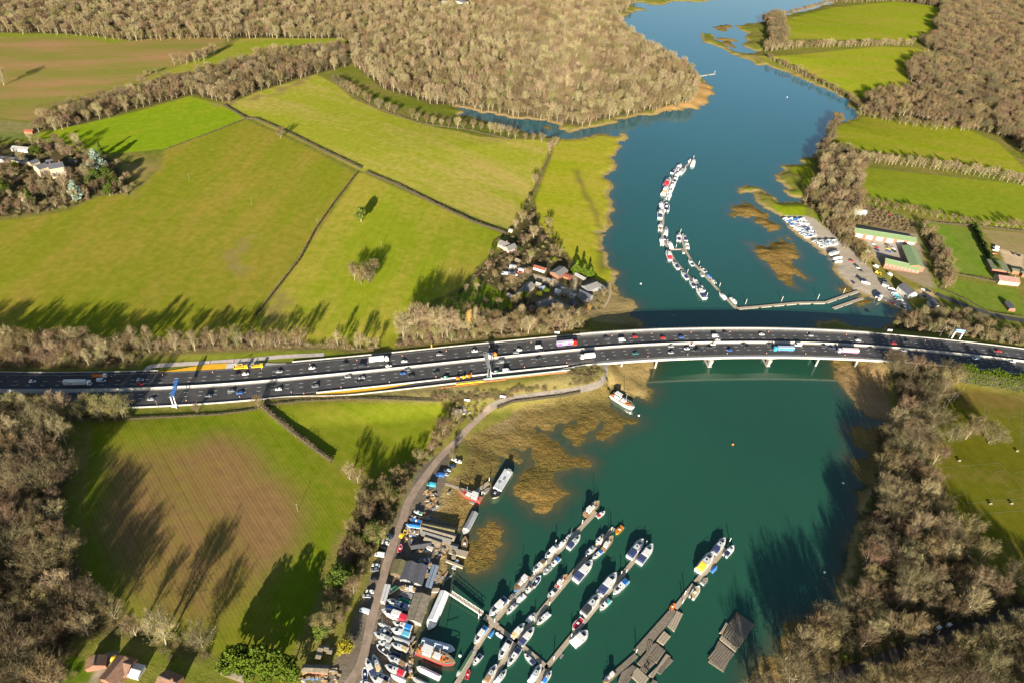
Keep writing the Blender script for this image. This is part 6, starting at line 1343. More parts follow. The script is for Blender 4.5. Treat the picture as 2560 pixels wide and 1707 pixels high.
def goal(f, x0, y0, x1, y1, lab):
    a, b_ = G(*px(f, x0, y0)), G(*px(f, x1, y1)); v = b_-a; W = float(np.hypot(v[0], v[1])); o = empty('goal', tuple(a), math.atan2(v[1], v[0])); tag(o, lab, 'goal', 'white goals')
    mb = MB(); r = .09; mb.tube((0, 0, 0), (0, 0, 2.4), r); mb.tube((W, 0, 0), (W, 0, 2.4), r); mb.tube((0, 0, 2.4), (W, 0, 2.4), r)
    for x in (0, W): mb.tube((x, 0, 2.4), (x, 1.0, 2.2), r*.8); mb.tube((x, 1.0, 2.2), (x, 2.0, 0), r*.8)
    mb.tube((0, 2, 0), (W, 2, 0), r*.8); mb.build('goal_frame', M['sign_white'], o)
goal('L', 1620, 585, 1650, 520, 'white goal nearest the trees beside the upper pitch'); goal('L', 1690, 520, 1728, 480, 'white goal of the pair farther from the trees'); goal('P', 1745, 335, 1820, 425, 'white goal in the shade of the lower pitch'); goal('L', 1490, 1420, 1505, 1460, 'white goal half hidden by the bare trees')
mb = MB()
for s in ('L 1560,1130 2110,1080 2340,1330', 'L 1600,1200 1690,1195 1820,1365 1715,1380', 'L 1600,1235 1775,1455 2400,1395', 'L 2320,1325 2215,1330 2062,1160 2170,1148', 'L 1815,1105 2080,1425', 'L 1780,410 1985,470 1968,655', 'L 2312,550 2303,935', 'L 1975,570 2010,590 2022,625 2005,660 1970,665', 'L 2380,640 2290,652 2210,660 2180,700 2220,760 2330,805', 'P 1580,52 2250,0 2500,-20', 'L 2250,1165 2400,1155'):
    P = resample([G(x, y) for x, y in pts(s)], 3.0); 
    for a, b_ in zip(P[:-1], P[1:]):
        d = (b_-a)[:2]; d /= np.hypot(*d); nn = np.array((-d[1], d[0]))*.07
        mb.add([(a[0]+nn[0], a[1]+nn[1], hmax(a[0], a[1])+.07), (a[0]-nn[0], a[1]-nn[1], hmax(a[0], a[1])+.07), (b_[0]-nn[0], b_[1]-nn[1], hmax(b_[0], b_[1])+.07), (b_[0]+nn[0], b_[1]+nn[1], hmax(b_[0], b_[1])+.07)], [(0, 1, 2, 3)])
tag(mb.build('pitch_markings', mat('faded_line_paint', (.24, .28, .14), .9, .2)), 'faded white lines marking the football pitches', 'pitch markings', kind='structure')
for f, x, y, lab in (('L', 2272, 980, 'dark bench beyond the bare trees on the playing field'), ('L', 1745, 1068, 'dark bench above the lower pitch'), ('L', 2222, 1460, 'dark bench on the touchline of the lower pitch'), ('L', 2030, 1462, 'low dark bench on the touchline next to the shaded end')):
    q = G(*px(f, x, y)); o = empty('bench', tuple(q), .3); tag(o, lab, 'bench', 'benches on the playing field'); mb = MB(); mb.box((0, 0, .48), (2.2, .6, .08)); mb.build('seat', M['plank'], o); mb = MB(); mb.box((0, .3, .85), (2.2, .08, .5)); mb.build('backrest', M['plank'], o)
    for s in (-.9, .9): mb = MB(); mb.box((s, 0, .22), (.1, .5, .44)); mb.build('leg', M['steel'], o)
# cabinets beside the railway
for x, y, lab in ((1425, 1110, 'lowest of the three pale cabinets beside the railway'), (1545, 1075, 'middle of the three pale cabinets beside the railway'), (1640, 1050, 'third pale cabinet beside the railway, nearest the playing field')):
    q = G(*px('P', x, y)); o = empty('cabinet', tuple(q), .5); tag(o, lab, 'cabinet', 'railway cabinets'); mb = MB(); mb.box((0, 0, 1.0), (2.6, 1.4, 2.0)); mb.build('cabinet_body', M['steel'], o); mb = MB(); mb.box((0, 0, 2.06), (2.9, 1.7, .12)); mb.build('lid', M['sign_white'], o)
# sunken wreck in the shaded water
q = at(*px('P', 505, 565), .3); boat('open', 'brown', 'black', px('P', 505, 620), px('P', 520, 515), 'half sunken wreck in the shaded water by the east shore', 'wrecks', -1.3)
# ------------------------------------------------------------------ trees
BARK = mat('pale_bark', (.33, .275, .18), .9, .15, .6, objrand=.12)
TWIG = {'tan': mat('bare_twigs', (.215, .158, .078), .9, .34, .55, objrand=.30, spec=.1), 'red': mat('reddish_twigs', (.195, .135, .08), .9, .34, .55, objrand=.25, spec=.1), 'pale': mat('pale_lichen_twigs', (.31, .245, .135), .9, .34, .55, objrand=.22, spec=.1), 'olive': mat('olive_twigs', (.205, .185, .065), .9, .34, .55, objrand=.25, spec=.1), 'oak': mat('dimmed_oak_twigs', (.155, .125, .068), .9, .34, .55, objrand=.25, spec=.1), 'gold': mat('golden_twigs', (.50, .30, .10), .9, .14, .35, objrand=.1, spec=.1)}  # oak tone lowered, painting in the dimmer corners of the view
LEAF = {'dark': mat('dark_evergreen', (.070, .095, .016), .8, .25, .5, objrand=.15, spec=.03), 'bright': mat('bright_conifer', (.10, .135, .012), .8, .22, .5, objrand=.1, spec=.03), 'blue': mat('blue_cedar', (.20, .26, .20), .7, .2, .5), 'yellow': mat('golden_conifer', (.25, .22, .02), .8, .2, .5, spec=.03), 'ivy': mat('ivy_leaves', (.10, .125, .02), .8, .25, .5, objrand=.2, spec=.03), 'hedge': mat('conifer_hedge', (.075, .11, .012), .8, .22, .5, spec=.03)}
def raw_mesh(name, V, F, m):
    """V (n,3), F (k,3 or 4) arrays"""
    me = bpy.data.meshes.new(name); V = np.asarray(V, np.float32); F = np.asarray(F, np.int32); k = F.shape[1]
    me.vertices.add(len(V)); me.vertices.foreach_set('co', V.ravel()); me.loops.add(F.size); me.loops.foreach_set('vertex_index', F.ravel())
    me.polygons.add(len(F)); me.polygons.foreach_set('loop_start', np.arange(0, F.size, k, dtype=np.int32)); me.polygons.foreach_set('loop_total', np.full(len(F), k, np.int32))
    me.update(); me.materials.append(m); return me
def sticks(A, B, ra, rb, r):
    """three-sided tapering sticks"""
    A, B = np.asarray(A, float), np.asarray(B, float); n = len(A); d = B-A; d /= np.linalg.norm(d, axis=1)[:, None]+1e-9
    h = np.where(np.abs(d[:, 2:3]) < .9, [[0, 0, 1.]], [[1., 0, 0]]); u = np.cross(d, h); u /= np.linalg.norm(u, axis=1)[:, None]; v = np.cross(d, u)
    V = []
    for c, rad in ((A, ra), (B, rb)):
        for k in range(3):
            t = 2*PI*k/3; V.append(c+(u*math.cos(t)+v*math.sin(t))*np.asarray(rad)[:, None])
    V = np.stack(V, 1).reshape(-1, 3); b = np.arange(n)[:, None]*6
    F = np.concatenate([b+np.array([[k, (k+1) % 3, 3+(k+1) % 3, 3+k]]) for k in range(3)]); return V, F
def slivers(p, d, L, wd, r):
    """thin triangles: base p, direction d"""
    n = len(p); q = r.normal(size=(n, 3)); s = np.cross(d, q); s /= np.linalg.norm(s, axis=1)[:, None]+1e-9
    V = np.stack([p-s*wd[:, None]/2, p+s*wd[:, None]/2, p+d*L[:, None]], 1).reshape(-1, 3)
    return V, np.arange(3*n).reshape(n, 3)
def unit(a): return a/(np.linalg.norm(a, axis=1)[:, None]+1e-9)
def bare_tree(seed, H=15, R=5.5, tw='tan', ntw=1500, low=.22, narrow=False, multi=1):
    r = np.random.default_rng(seed); A = []; B = []; ra = []; rb = []; tips = []
    cz, rz = H*(.57 if not narrow else .54), H*(.43 if not narrow else .47)
    for s_ in range(multi):
        ox = r.normal(0, .25*R, 2) if multi > 1 else np.zeros(2); base = np.array([ox[0]*.4, ox[1]*.4, -.6]); lean = np.r_[ox*.5, 0]
        top = np.array([ox[0], ox[1], H*.5])+r.normal(0, .3, 3); A += [base]; B += [top]; ra += [.028*H/(1 if multi == 1 else 1.6)]; rb += [.014*H/(1 if multi == 1 else 1.4)]
        nl = 9 if multi == 1 else 5
        for k in range(nl):
            t = low+(1-low)*r.uniform(.25, 1)*(k+.5)/nl*1.6; t = min(t, 1.0); st = base+(top-base)*t
            an = 2*PI*(k*.382+r.uniform(0, .2)); el = r.uniform(.35, 1.25) if not narrow else r.uniform(1.1, 1.4)
            tgt = np.array([math.cos(an)*math.cos(el)*R*.8, math.sin(an)*math.cos(el)*R*.8, 0])+[ox[0], ox[1], cz+rz*.75*math.sin(el)-(0 if k else -rz*.1)]
            mid = (st+tgt)/2+r.normal(0, .35, 3)+[0, 0, -.05*H]
            w0 = .011*H*(1.15-.5*t)
            A += [st, mid]; B += [mid, tgt]; ra += [w0, w0*.62]; rb += [w0*.62, w0*.25]
            for j in range(5):
                u = r.uniform(.25, 1.0); p = st+(mid-st)*u*2 if u < .5 else mid+(tgt-mid)*(u-.5)*2
                dd = unit((p-np.array([ox[0], ox[1], cz*.75]))[None])[0]*1.0+r.normal(0, .55, 3)+[0, 0, .25]; dd /= np.linalg.norm(dd); e = p+dd*r.uniform(.22, .42)*R
                A += [p]; B += [e]; ra += [w0*.34]; rb += [w0*.12]; tips += [p, (p+e)/2, e, e]
    A, B = np.array(A), np.array(B); ra, rb = np.array(ra), np.array(rb); nt_ = 1 if multi == 1 else multi
    big = np.arange(len(A)); rest = np.setdiff1d(np.arange(len(A)), big)
    Vt, Ft = sticks(A[big], B[big], ra[big], rb[big], r)
    # twigs fill the outer shell of the crown, clumped round the branch tips
    tips = np.array(tips); ntw = int(ntw*1.25); n1 = ntw*82//100; p1 = tips[r.integers(0, len(tips), n1)]+r.normal(0, .085*R, (n1, 3))
    n2 = ntw-n1; q = unit(r.normal(size=(n2, 3))); q[:, 2] = np.where(q[:, 2] < -.35, -q[:, 2], q[:, 2]); bump_ = 1+.12*np.sin(q[:, 0]*5+seed)*np.cos(q[:, 1]*4+q[:, 2]*3)
    p2 = q*(r.uniform(.35, 1, n2)**.5)[:, None]*bump_[:, None]*np.array([R, R, rz])*.93+[0, 0, cz]
    p = np.concatenate([p1, p2]); d = unit(p-np.array([0, 0, cz*.7]))*.8+r.normal(0, .5, p.shape)+[0, 0, .35]; d = unit(d)
    L = r.uniform(.7, 2.0, len(p)); wd = r.uniform(.055, .13, len(p))
    Vs, Fs = slivers(p, d, L, wd, r)
    V, F3 = Vs, Fs
    return raw_mesh('trunk', Vt, Ft, BARK), raw_mesh('crown', V, F3, TWIG[tw])
def clump_leaves(centres, radii, n, size, r, squash=.7, up=.25):
    k = r.integers(0, len(centres), n); q = unit(r.normal(size=(n, 3))); rad = r.uniform(.55, 1.05, n)**.7
    p = centres[k]+q*(rad*radii[k])[:, None]*[1, 1, squash]; nn = unit(q+r.normal(0, .55, (n, 3))+[0, 0, up])
    t = unit(np.cross(nn, r.normal(size=(n, 3)))); b = np.cross(nn, t); s = size*r.uniform(.5, 1.2, n)[:, None]
    V = np.stack([p-t*s-b*s*.55, p+t*s-b*s*.55, p+t*s*.7+b*s*.6, p-t*s*.7+b*s*.6], 1).reshape(-1, 3); return V, np.arange(4*n).reshape(n, 4)
def leafy_tree(seed, H=14, R=5.5, lf='dark', n=2600, shape='round', size=.38):
    r = np.random.default_rng(seed); A = [np.array([0, 0, -.6])]; B = [np.array([0, 0, H*.6])]; ra = [.03*H]; rb = [.012*H]
    if shape == 'cone': hs = r.uniform(.08, 1, 46)**1.1; an = r.uniform(0, 2*PI, 46); rr_ = R*(1.05-hs)*r.uniform(.55, 1, 46); C = np.stack([rr_*np.cos(an), rr_*np.sin(an), H*hs*.97], 1); rad = R*(.42-.28*hs)
    elif shape == 'tier': hs = np.repeat(np.linspace(.16, .97, 9), 6); an = r.uniform(0, 2*PI, 54); rr_ = R*(1.08-hs)*r.uniform(.35, 1.05, 54); C = np.stack([rr_*np.cos(an), rr_*np.sin(an), H*hs], 1); rad = R*(.36-.2*hs)
    else: q = unit(r.normal(size=(30, 3))); q[:, 2] = np.abs(q[:, 2])*1.5-.6; C = q*np.array([R*.72, R*.72, H*.40])*r.uniform(.5, 1, (30, 1))+[0, 0, H*.48]; rad = R*r.uniform(.26, .44, 30)
    for c in C[::2]: A.append(np.array([0, 0, c[2]*.7])); B.append(c); ra.append(.008*H); rb.append(.003*H)
    Vt, Ft = sticks(A, B, np.array(ra), np.array(rb), r); V, F = clump_leaves(C, rad, n, size, r, .55 if shape == 'tier' else .75)
    return raw_mesh('trunk', Vt, Ft, BARK), raw_mesh('crown', V, F, LEAF[lf])
def bush(seed, R=2.0, H=2.2, tw='tan', n=420):
    r = np.random.default_rng(seed); q = unit(r.normal(size=(n, 3))); q[:, 2] = np.abs(q[:, 2]); p = q*(r.uniform(.1, 1, n)**.5)[:, None]*np.array([R, R, H])*.85
    d = unit(q*.6+r.normal(0, .5, (n, 3))+[0, 0, .5]); Vs, Fs = slivers(p, d, r.uniform(.25, .55, n)*R*.6, r.uniform(.06, .13, n), r)
    A = [np.array([0, 0, -.3])]*7; B = [np.array([math.cos(t)*R*.6, math.sin(t)*R*.6, H*.75]) for t in np.linspace(0, 2*PI, 7, False)]
    Vt, Ft = sticks(A, B, np.full(7, .07), np.full(7, .02), r); return raw_mesh('stem', Vt, Ft, BARK), raw_mesh('twigs', Vs, Fs, TWIG[tw])
BARE = [bare_tree(1, 17, 7.0, 'tan', 2500), bare_tree(2, 15.5, 6.6, 'tan', 2300, low=.15), bare_tree(3, 18.5, 6.6, 'pale', 2100), bare_tree(4, 16, 6.0, 'red', 2000), bare_tree(5, 17, 9.5, 'oak', 4700, low=.1), bare_tree(6, 19.5, 5.0, 'pale', 1700, narrow=True), bare_tree(7, 15.5, 5.6, 'olive', 1700, multi=3), bare_tree(8, 13.5, 5.2, 'red', 1700, multi=2)]
BWORD = ['spreading brown', 'low branching brown', 'pale grey', 'reddish brown', 'broad brown', 'slender pale', 'many stemmed olive', 'reddish twin stemmed']
BUSH = [bush(21, 2.2, 2.4, 'tan'), bush(22, 1.8, 1.9, 'red'), bush(23, 2.4, 2.2, 'olive'), bush(24, 2.0, 2.6, 'pale')]
BUW = ['brown', 'reddish', 'olive', 'pale']
# every tree of the place: position, kind, scale, region
ALL = []
def scatter(poly, s, region, kinds, smin=.8, smax=1.2, seed=0, jit=.42, avoid=()):
    P = np.asarray(poly); r = np.random.default_rng(100+seed); x0, y0 = P.min(0); x1, y1 = P.max(0)
    xs, ys = np.meshgrid(np.arange(x0, x1, s), np.arange(y0, y1, s)); q = np.stack([xs.ravel(), ys.ravel()], 1)+r.uniform(-jit, jit, (xs.size, 2))*s
    px_, py_ = q.T; ins = np.zeros(len(q), bool)
    for (ax, ay), (bx, by) in zip(P, np.roll(P, -1, 0)):
        if ay != by: ins ^= ((ay > py_) != (by > py_)) & (px_ < (bx-ax)*(py_-ay)/(by-ay)+ax)
    for x, y in q[ins]:
        i = np.searchsorted(GX, x); j = np.searchsorted(GY, y)
        if DL[min(i, len(GX)-1), min(j, len(GY)-1)] < 1.0 or abs(LAT[min(i, len(GX)-1), min(j, len(GY)-1)]) < 20: continue
        if any(inpoly((x, y), a) for a in avoid): continue
        ALL.append((x, y, kinds[r.integers(len(kinds))], r.uniform(smin, smax), region))
def belt(s, step, region, kinds, smin=.8, smax=1.1, wd=3.0, seed=0):
    r = np.random.default_rng(300+seed)
    for p in resample([G(x, y) for x, y in pts(s)], step): ALL.append((p[0]+r.uniform(-wd, wd), p[1]+r.uniform(-wd, wd), kinds[r.integers(len(kinds))], r.uniform(smin, smax), region))
def one(f, x, y, k, sc, region): q = G(*px(f, x, y)); ALL.append((q[0], q[1], k, sc, region))
GAP = [G2(s) for s in ('M 740,1280 960,1260 1200,1300 1660,1430 1660,1600 700,1600', 'M 2000,1330 2300,1330 2300,1600 2000,1600', 'n 1100,-5 1175,-5 1175,28 1100,28', 'q 0,100 520,120 520,420 0,430', 'q 430,340 1120,340 1200,620 980,760 520,720', 'q 330,960 480,960 480,1060 330,1060', 'P 1350,1150 1350,1050 1700,1000 1720,1080')]
RAIL = G2('n 2650,1482 2560,1507 2400,1557 2200,1630 2000,1712 2000,1750 2200,1672 2400,1592 2560,1545 2650,1518')
C_ = [0, 1, 3, 4, 0, 2]
scatter(WPOLY['nw'], 8.6, 'the wood on the far wooded point', [2, 0, 2, 5, 0, 2, 6, 1, 0, 3], .5, 1.25, 1, avoid=GAP[2:3])
scatter(WPOLY['band'], 8.5, 'the tree belt above the vivid green field', C_, .6, 1.05, 2)
scatter(WPOLY['ne'], 8.8, 'the wood at the upper right', [3, 0, 3, 4, 1, 0], .5, 1.2, 3)
scatter(WPOLY['ne2'], 7.5, 'the small wood by the upper river island', [3, 0, 4], .8, 1.1, 4)
scatter(WPOLY['eb'], 9.2, 'the east bank above the gravel yard', [0, 3, 4, 0, 2], .65, 1.0, 5)
scatter(WPOLY['ey'], 7.0, 'the trees beside the gravel yard', [0, 2, 6, 1], .7, .95, 6)
scatter(WPOLY['er'], 7.0, 'the trees behind the green roofed workshops', [3, 7, 0], .55, .8, 7)
scatter(WPOLY['em'], 7.0, 'the bank by the blue cabinet gantry', [0, 2, 4, 6, 7], .4, .7, 8)
scatter(WPOLY['se'], 10.5, 'the wood between playing field and river', [4, 0, 2, 1, 4, 3], .75, 1.25, 9, avoid=GAP[6:]+[RAIL])
scatter(WPOLY['se2'], 11, 'the trees below the railway', [4, 0, 1], .8, 1.1, 10, avoid=[RAIL])
scatter(WPOLY['sw'], 9.5, 'the lower left wood beside the ploughed field', [0, 2, 4, 1, 3, 4], .75, 1.25, 11, avoid=GAP[:2])
scatter(WPOLY['mn'], 5.8, 'the far motorway bank', [0, 3, 6, 7, 1, 2, 5], .45, .95, 12)
scatter(WPOLY['ms'], 6.0, 'the near motorway bank at the left end', [6, 7, 5, 6], .85, 1.2, 13)
scatter(WPOLY['mansion'], 12.5, 'the mansion garden', [3, 0, 7, 2], .45, .8, 14, avoid=GAP[3:6])
scatter(WPOLY['lane'], 6.5, 'the lane bank below the triangular field', [0, 1, 7, 6], .45, .95, 15)
scatter(WPOLY['farm'], 17, 'the riverside hamlet', [0, 2, 7, 3, 1], .4, .7, 16, avoid=[G2('f 40,220 330,260 330,450 60,420'), G2('f 560,640 1260,660 1300,1240 1230,1420 640,1440 620,1260 300,1150 560,900'), G2('f 1180,520 1850,760 1830,1080 1500,1260 1180,1240 1300,1000'), G2('f 60,640 480,640 480,900 60,900'), G2('G 740,1180 1200,1100 1200,1500 740,1380')])
belt('D 30,470 300,440 700,430 1300,420', 6.5, 'the hedge trees between the two upper right fields', [0, 2, 3], .6, .85, 2.5, 1)
belt('D 0,545 250,660 500,790 720,900 830,1010', 7.0, 'the bank between the upper right field and the river', [0, 1, 3], .55, .8, 2.5, 2)
belt('D 110,160 330,100 560,40 900,25 1200,15', 7.0, 'the far bank above the top right field', [0, 3], .5, .75, 2.5, 3)
belt('D 850,1050 1150,1130 1500,1180 1850,1195', 8.0, 'the wood edge at the upper right', [3, 0, 1], .7, .95, 4, 4)
belt('D 640,1110 580,1200 560,1300 470,1400', 6.0, 'the river edge beside the long right field', [3, 0, 4], .6, .85, 2.5, 5)
belt('n 2175,408 2300,420 2440,440 2580,468', 5.2, 'the pale row of trees between the two right fields', [5, 2, 6], .65, .85, 1.5, 6)
belt('H 860,260 1050,330 1300,370 1500,420 1750,470 1930,500 2330,520', 6.5, 'the hedge below the right hand field', [0, 3, 7], .4, .65, 2, 7)
belt('F 1330,1540 1420,1500 1500,1470 1600,1500 1750,1520', 5.5, 'the tall clump on the far motorway bank', [2, 5, 2], 1.15, 1.5, 3.0, 8)
belt('B 750,770 850,850 1100,980 1250,1030', 9.0, 'the edge of the upper field by the far wood', [0, 2, 4], .55, .8, 3, 9)
belt('B 1420,1090 1600,1140 1750,1160 1870,1180 2080,1190 2230,1240 C 80,1280 380,1330 340,1400', 10.0, 'the bank beside the narrow creek', [0, 2, 3], .5, .85, 2.5, 10)
belt('A 1600,600 1720,590 1850,560 1950,510', 8, 'the clump between the two far left fields', [2, 0, 3], .7, 1.0, 2, 11)
belt('A 1250,745 1330,700 1420,670', 8, 'the low hedge between the two far left fields', [2, 3], .4, .6, 1.5, 12)
belt('L 1640,880 1760,850 1850,830', 6.5, 'the clump on the playing field', [4, 0], .8, 1.0, 2, 13)
belt('n 2720,1555 2560,1590 2400,1645 2200,1722 2080,1775', 7.5, 'the trees below the railway', [4, 0, 1], .8, 1.15, 2, 14)
for a in (('B', 228, 1262, 0, .85, 'the hedge below the upper field, standing alone'), ('A', 2080, 385, 2, .85, 'the far wood edge, standing alone'), ('A', 40, 780, 2, 1.1, 'the far left edge'), ('F', 900, 990, 3, 0.87, 'the round copse in the field'), ('F', 960, 1020, 0, .85, 'the round copse in the field'), ('F', 1030, 1010, 4, 0.77, 'the round copse in the field'), ('F', 880, 940, 0, 0.70, 'the round copse in the field'), ('F', 1080, 930, 3, 0.91, 'the round copse in the field'), ('F', 990, 960, 1, .85, 'the round copse in the field'),
          ('L', 2010, 900, 4, 1.05, 'the playing field beyond the clump'), ('L', 1900, 800, 0, .9, 'the playing field clump edge'), ('J', 860, 1230, 2, .75, 'the end of the thick hedge'), ('J', 930, 1260, 0, .7, 'the end of the thick hedge'), ('J', 1000, 1330, 0, .7, 'the end of the thick hedge'), ('g', 500-6, 240-0, 7, .5, 'x') if False else ('h', 495, 255, 7, .62, 'the marsh lane parking'), ('G', 190, 620, 2, .85, 'the meadow edge above the hamlet'), ('G', 90, 460, 0, .75, 'the meadow edge above the hamlet'), ('G', 200, 120, 2, .7, 'the meadow hedge'), ('G', 350, 1400-15, 0, .5, 'the hamlet corner'), ('J', 20, 580, 1, .6, 'the ploughed field corner by the motorway'), ('I', 1800, 620, 7, .55, 'the motorway fence by the blue gantry'), ('G', 160, 830, 6, .8, 'the hamlet garden')): one(*a)
one('G', 680, 1290, 3, .01, 'x') if False else None
d_ = np.array([math.hypot(x, y)**2+(CAMH-8)**2 for x, y, *_ in ALL])**.5
app = np.array([[17, 15.5, 18.5, 16, 17, 19.5, 15.5, 13.5][k]*s for x, y, k, s, g in ALL])/d_
# seen inside the frame?
inview = []
for x, y, k, s, g in ALL:
    u, v = to_px(x, y, 14); inview.append(-40 < u < 2600 and -30 < v < 1740)
order = [i for i in np.argsort(-app) if inview[i]][:300]; chosen = set(int(i) for i in order)
for k in range(8):
    if not any(ALL[i][2] == k for i in chosen):
        best = next(int(i) for i in np.argsort(-app) if inview[i] and ALL[i][2] == k); drop = next(int(i) for i in order[::-1] if int(i) in chosen and sum(ALL[j][2] == ALL[i][2] for j in chosen) > 3); chosen.discard(drop); chosen.add(best)
rt = np.random.default_rng(77)
for i in sorted(chosen):
    x, y, k, s, g = ALL[i]; tm, cm_ = BARE[k]; z = hmax(x, y); o = empty('bare_tree', (x, y, z), rt.uniform(0, 2*PI), (s, s, s*rt.uniform(.9, 1.1)))
    size = 'tall' if s > 1.05 else 'small' if s < .7 else ''
    lab = f"{size+' ' if size else ''}{BWORD[k]} leafless tree in {g}" if not g.startswith('the hedge below the upper') else 'lone spreading leafless tree on the hedge below the upper field'
    tag(o, lab, 'tree', 'bare trees: '+lab); inst('trunk', tm, o); inst('crown', cm_, o)
def stuff_instances(name, P, rot, sc, idx, protos, label, cat):
    """one object of counted-less growth: points that carry copies of the same trees"""
    me = bpy.data.meshes.new(name); me.vertices.add(len(P)); me.vertices.foreach_set('co', np.asarray(P, np.float32).ravel())
    for an, ty, arr in (('rot', 'FLOAT_VECTOR', rot), ('sc', 'FLOAT_VECTOR', sc), ('idx', 'INT', idx)):
        at_ = me.attributes.new(an, ty, 'POINT'); at_.data.foreach_set('vector' if ty == 'FLOAT_VECTOR' else 'value', np.ascontiguousarray(arr, dtype=np.float32 if ty != 'INT' else np.int32).ravel())
    me.update(); o = link(bpy.data.objects.new(name, me)); tag(o, label, cat, None, 'stuff')
    ng = bpy.data.node_groups.new(name, 'GeometryNodeTree'); ng.interface.new_socket('Geometry', in_out='INPUT', socket_type='NodeSocketGeometry'); ng.interface.new_socket('Geometry', in_out='OUTPUT', socket_type='NodeSocketGeometry')
    N, L = ng.nodes, ng.links; gi = N.new('NodeGroupInput'); go = N.new('NodeGroupOutput'); ip = N.new('GeometryNodeInstanceOnPoints'); jn = N.new('GeometryNodeJoinGeometry')
    for parts in protos[::-1]:
        j2 = N.new('GeometryNodeJoinGeometry'); g2 = N.new('GeometryNodeGeometryToInstance')
        for ob in parts: oi = N.new('GeometryNodeObjectInfo'); oi.inputs['Object'].default_value = ob; oi.transform_space = 'ORIGINAL'; L.new(oi.outputs['Geometry'], j2.inputs[0])
        L.new(j2.outputs[0], g2.inputs[0]); L.new(g2.outputs[0], jn.inputs[0])
    def attr(n, t): a = N.new('GeometryNodeInputNamedAttribute'); a.data_type = t; a.inputs['Name'].default_value = n; return a.outputs['Attribute']
    L.new(gi.outputs[0], ip.inputs['Points']); L.new(jn.outputs[0], ip.inputs['Instance']); ip.inputs['Pick Instance'].default_value = True
    L.new(attr('idx', 'INT'), ip.inputs['Instance Index']); L.new(attr('rot', 'FLOAT_VECTOR'), ip.inputs['Rotation']); L.new(attr('sc', 'FLOAT_VECTOR'), ip.inputs['Scale'])
    L.new(ip.outputs[0], go.inputs[0]); md = o.modifiers.new('growth', 'NODES'); md.node_group = ng; return o
def first_with(mesh): return next(o for o in COL.objects if o.data is mesh)
protos = []
for tm, cm_ in BARE: protos.append([first_with(tm), first_with(cm_)])
rest = [i for i in range(len(ALL)) if i not in chosen]
P = np.array([(ALL[i][0], ALL[i][1], hmax(ALL[i][0], ALL[i][1])) for i in rest]); n = len(P); s_ = np.array([ALL[i][3] for i in rest])
stuff_instances('woodland', P, np.stack([np.zeros(n), np.zeros(n), rt.uniform(0, 2*PI, n)], 1), np.stack([s_, s_, s_*rt.uniform(.9, 1.1, n)], 1), np.array([ALL[i][2] for i in rest]), protos, 'bare winter woodland covering the far point, the upper right and the river banks', 'woodland')
print('trees', len(ALL), 'stuff', n)
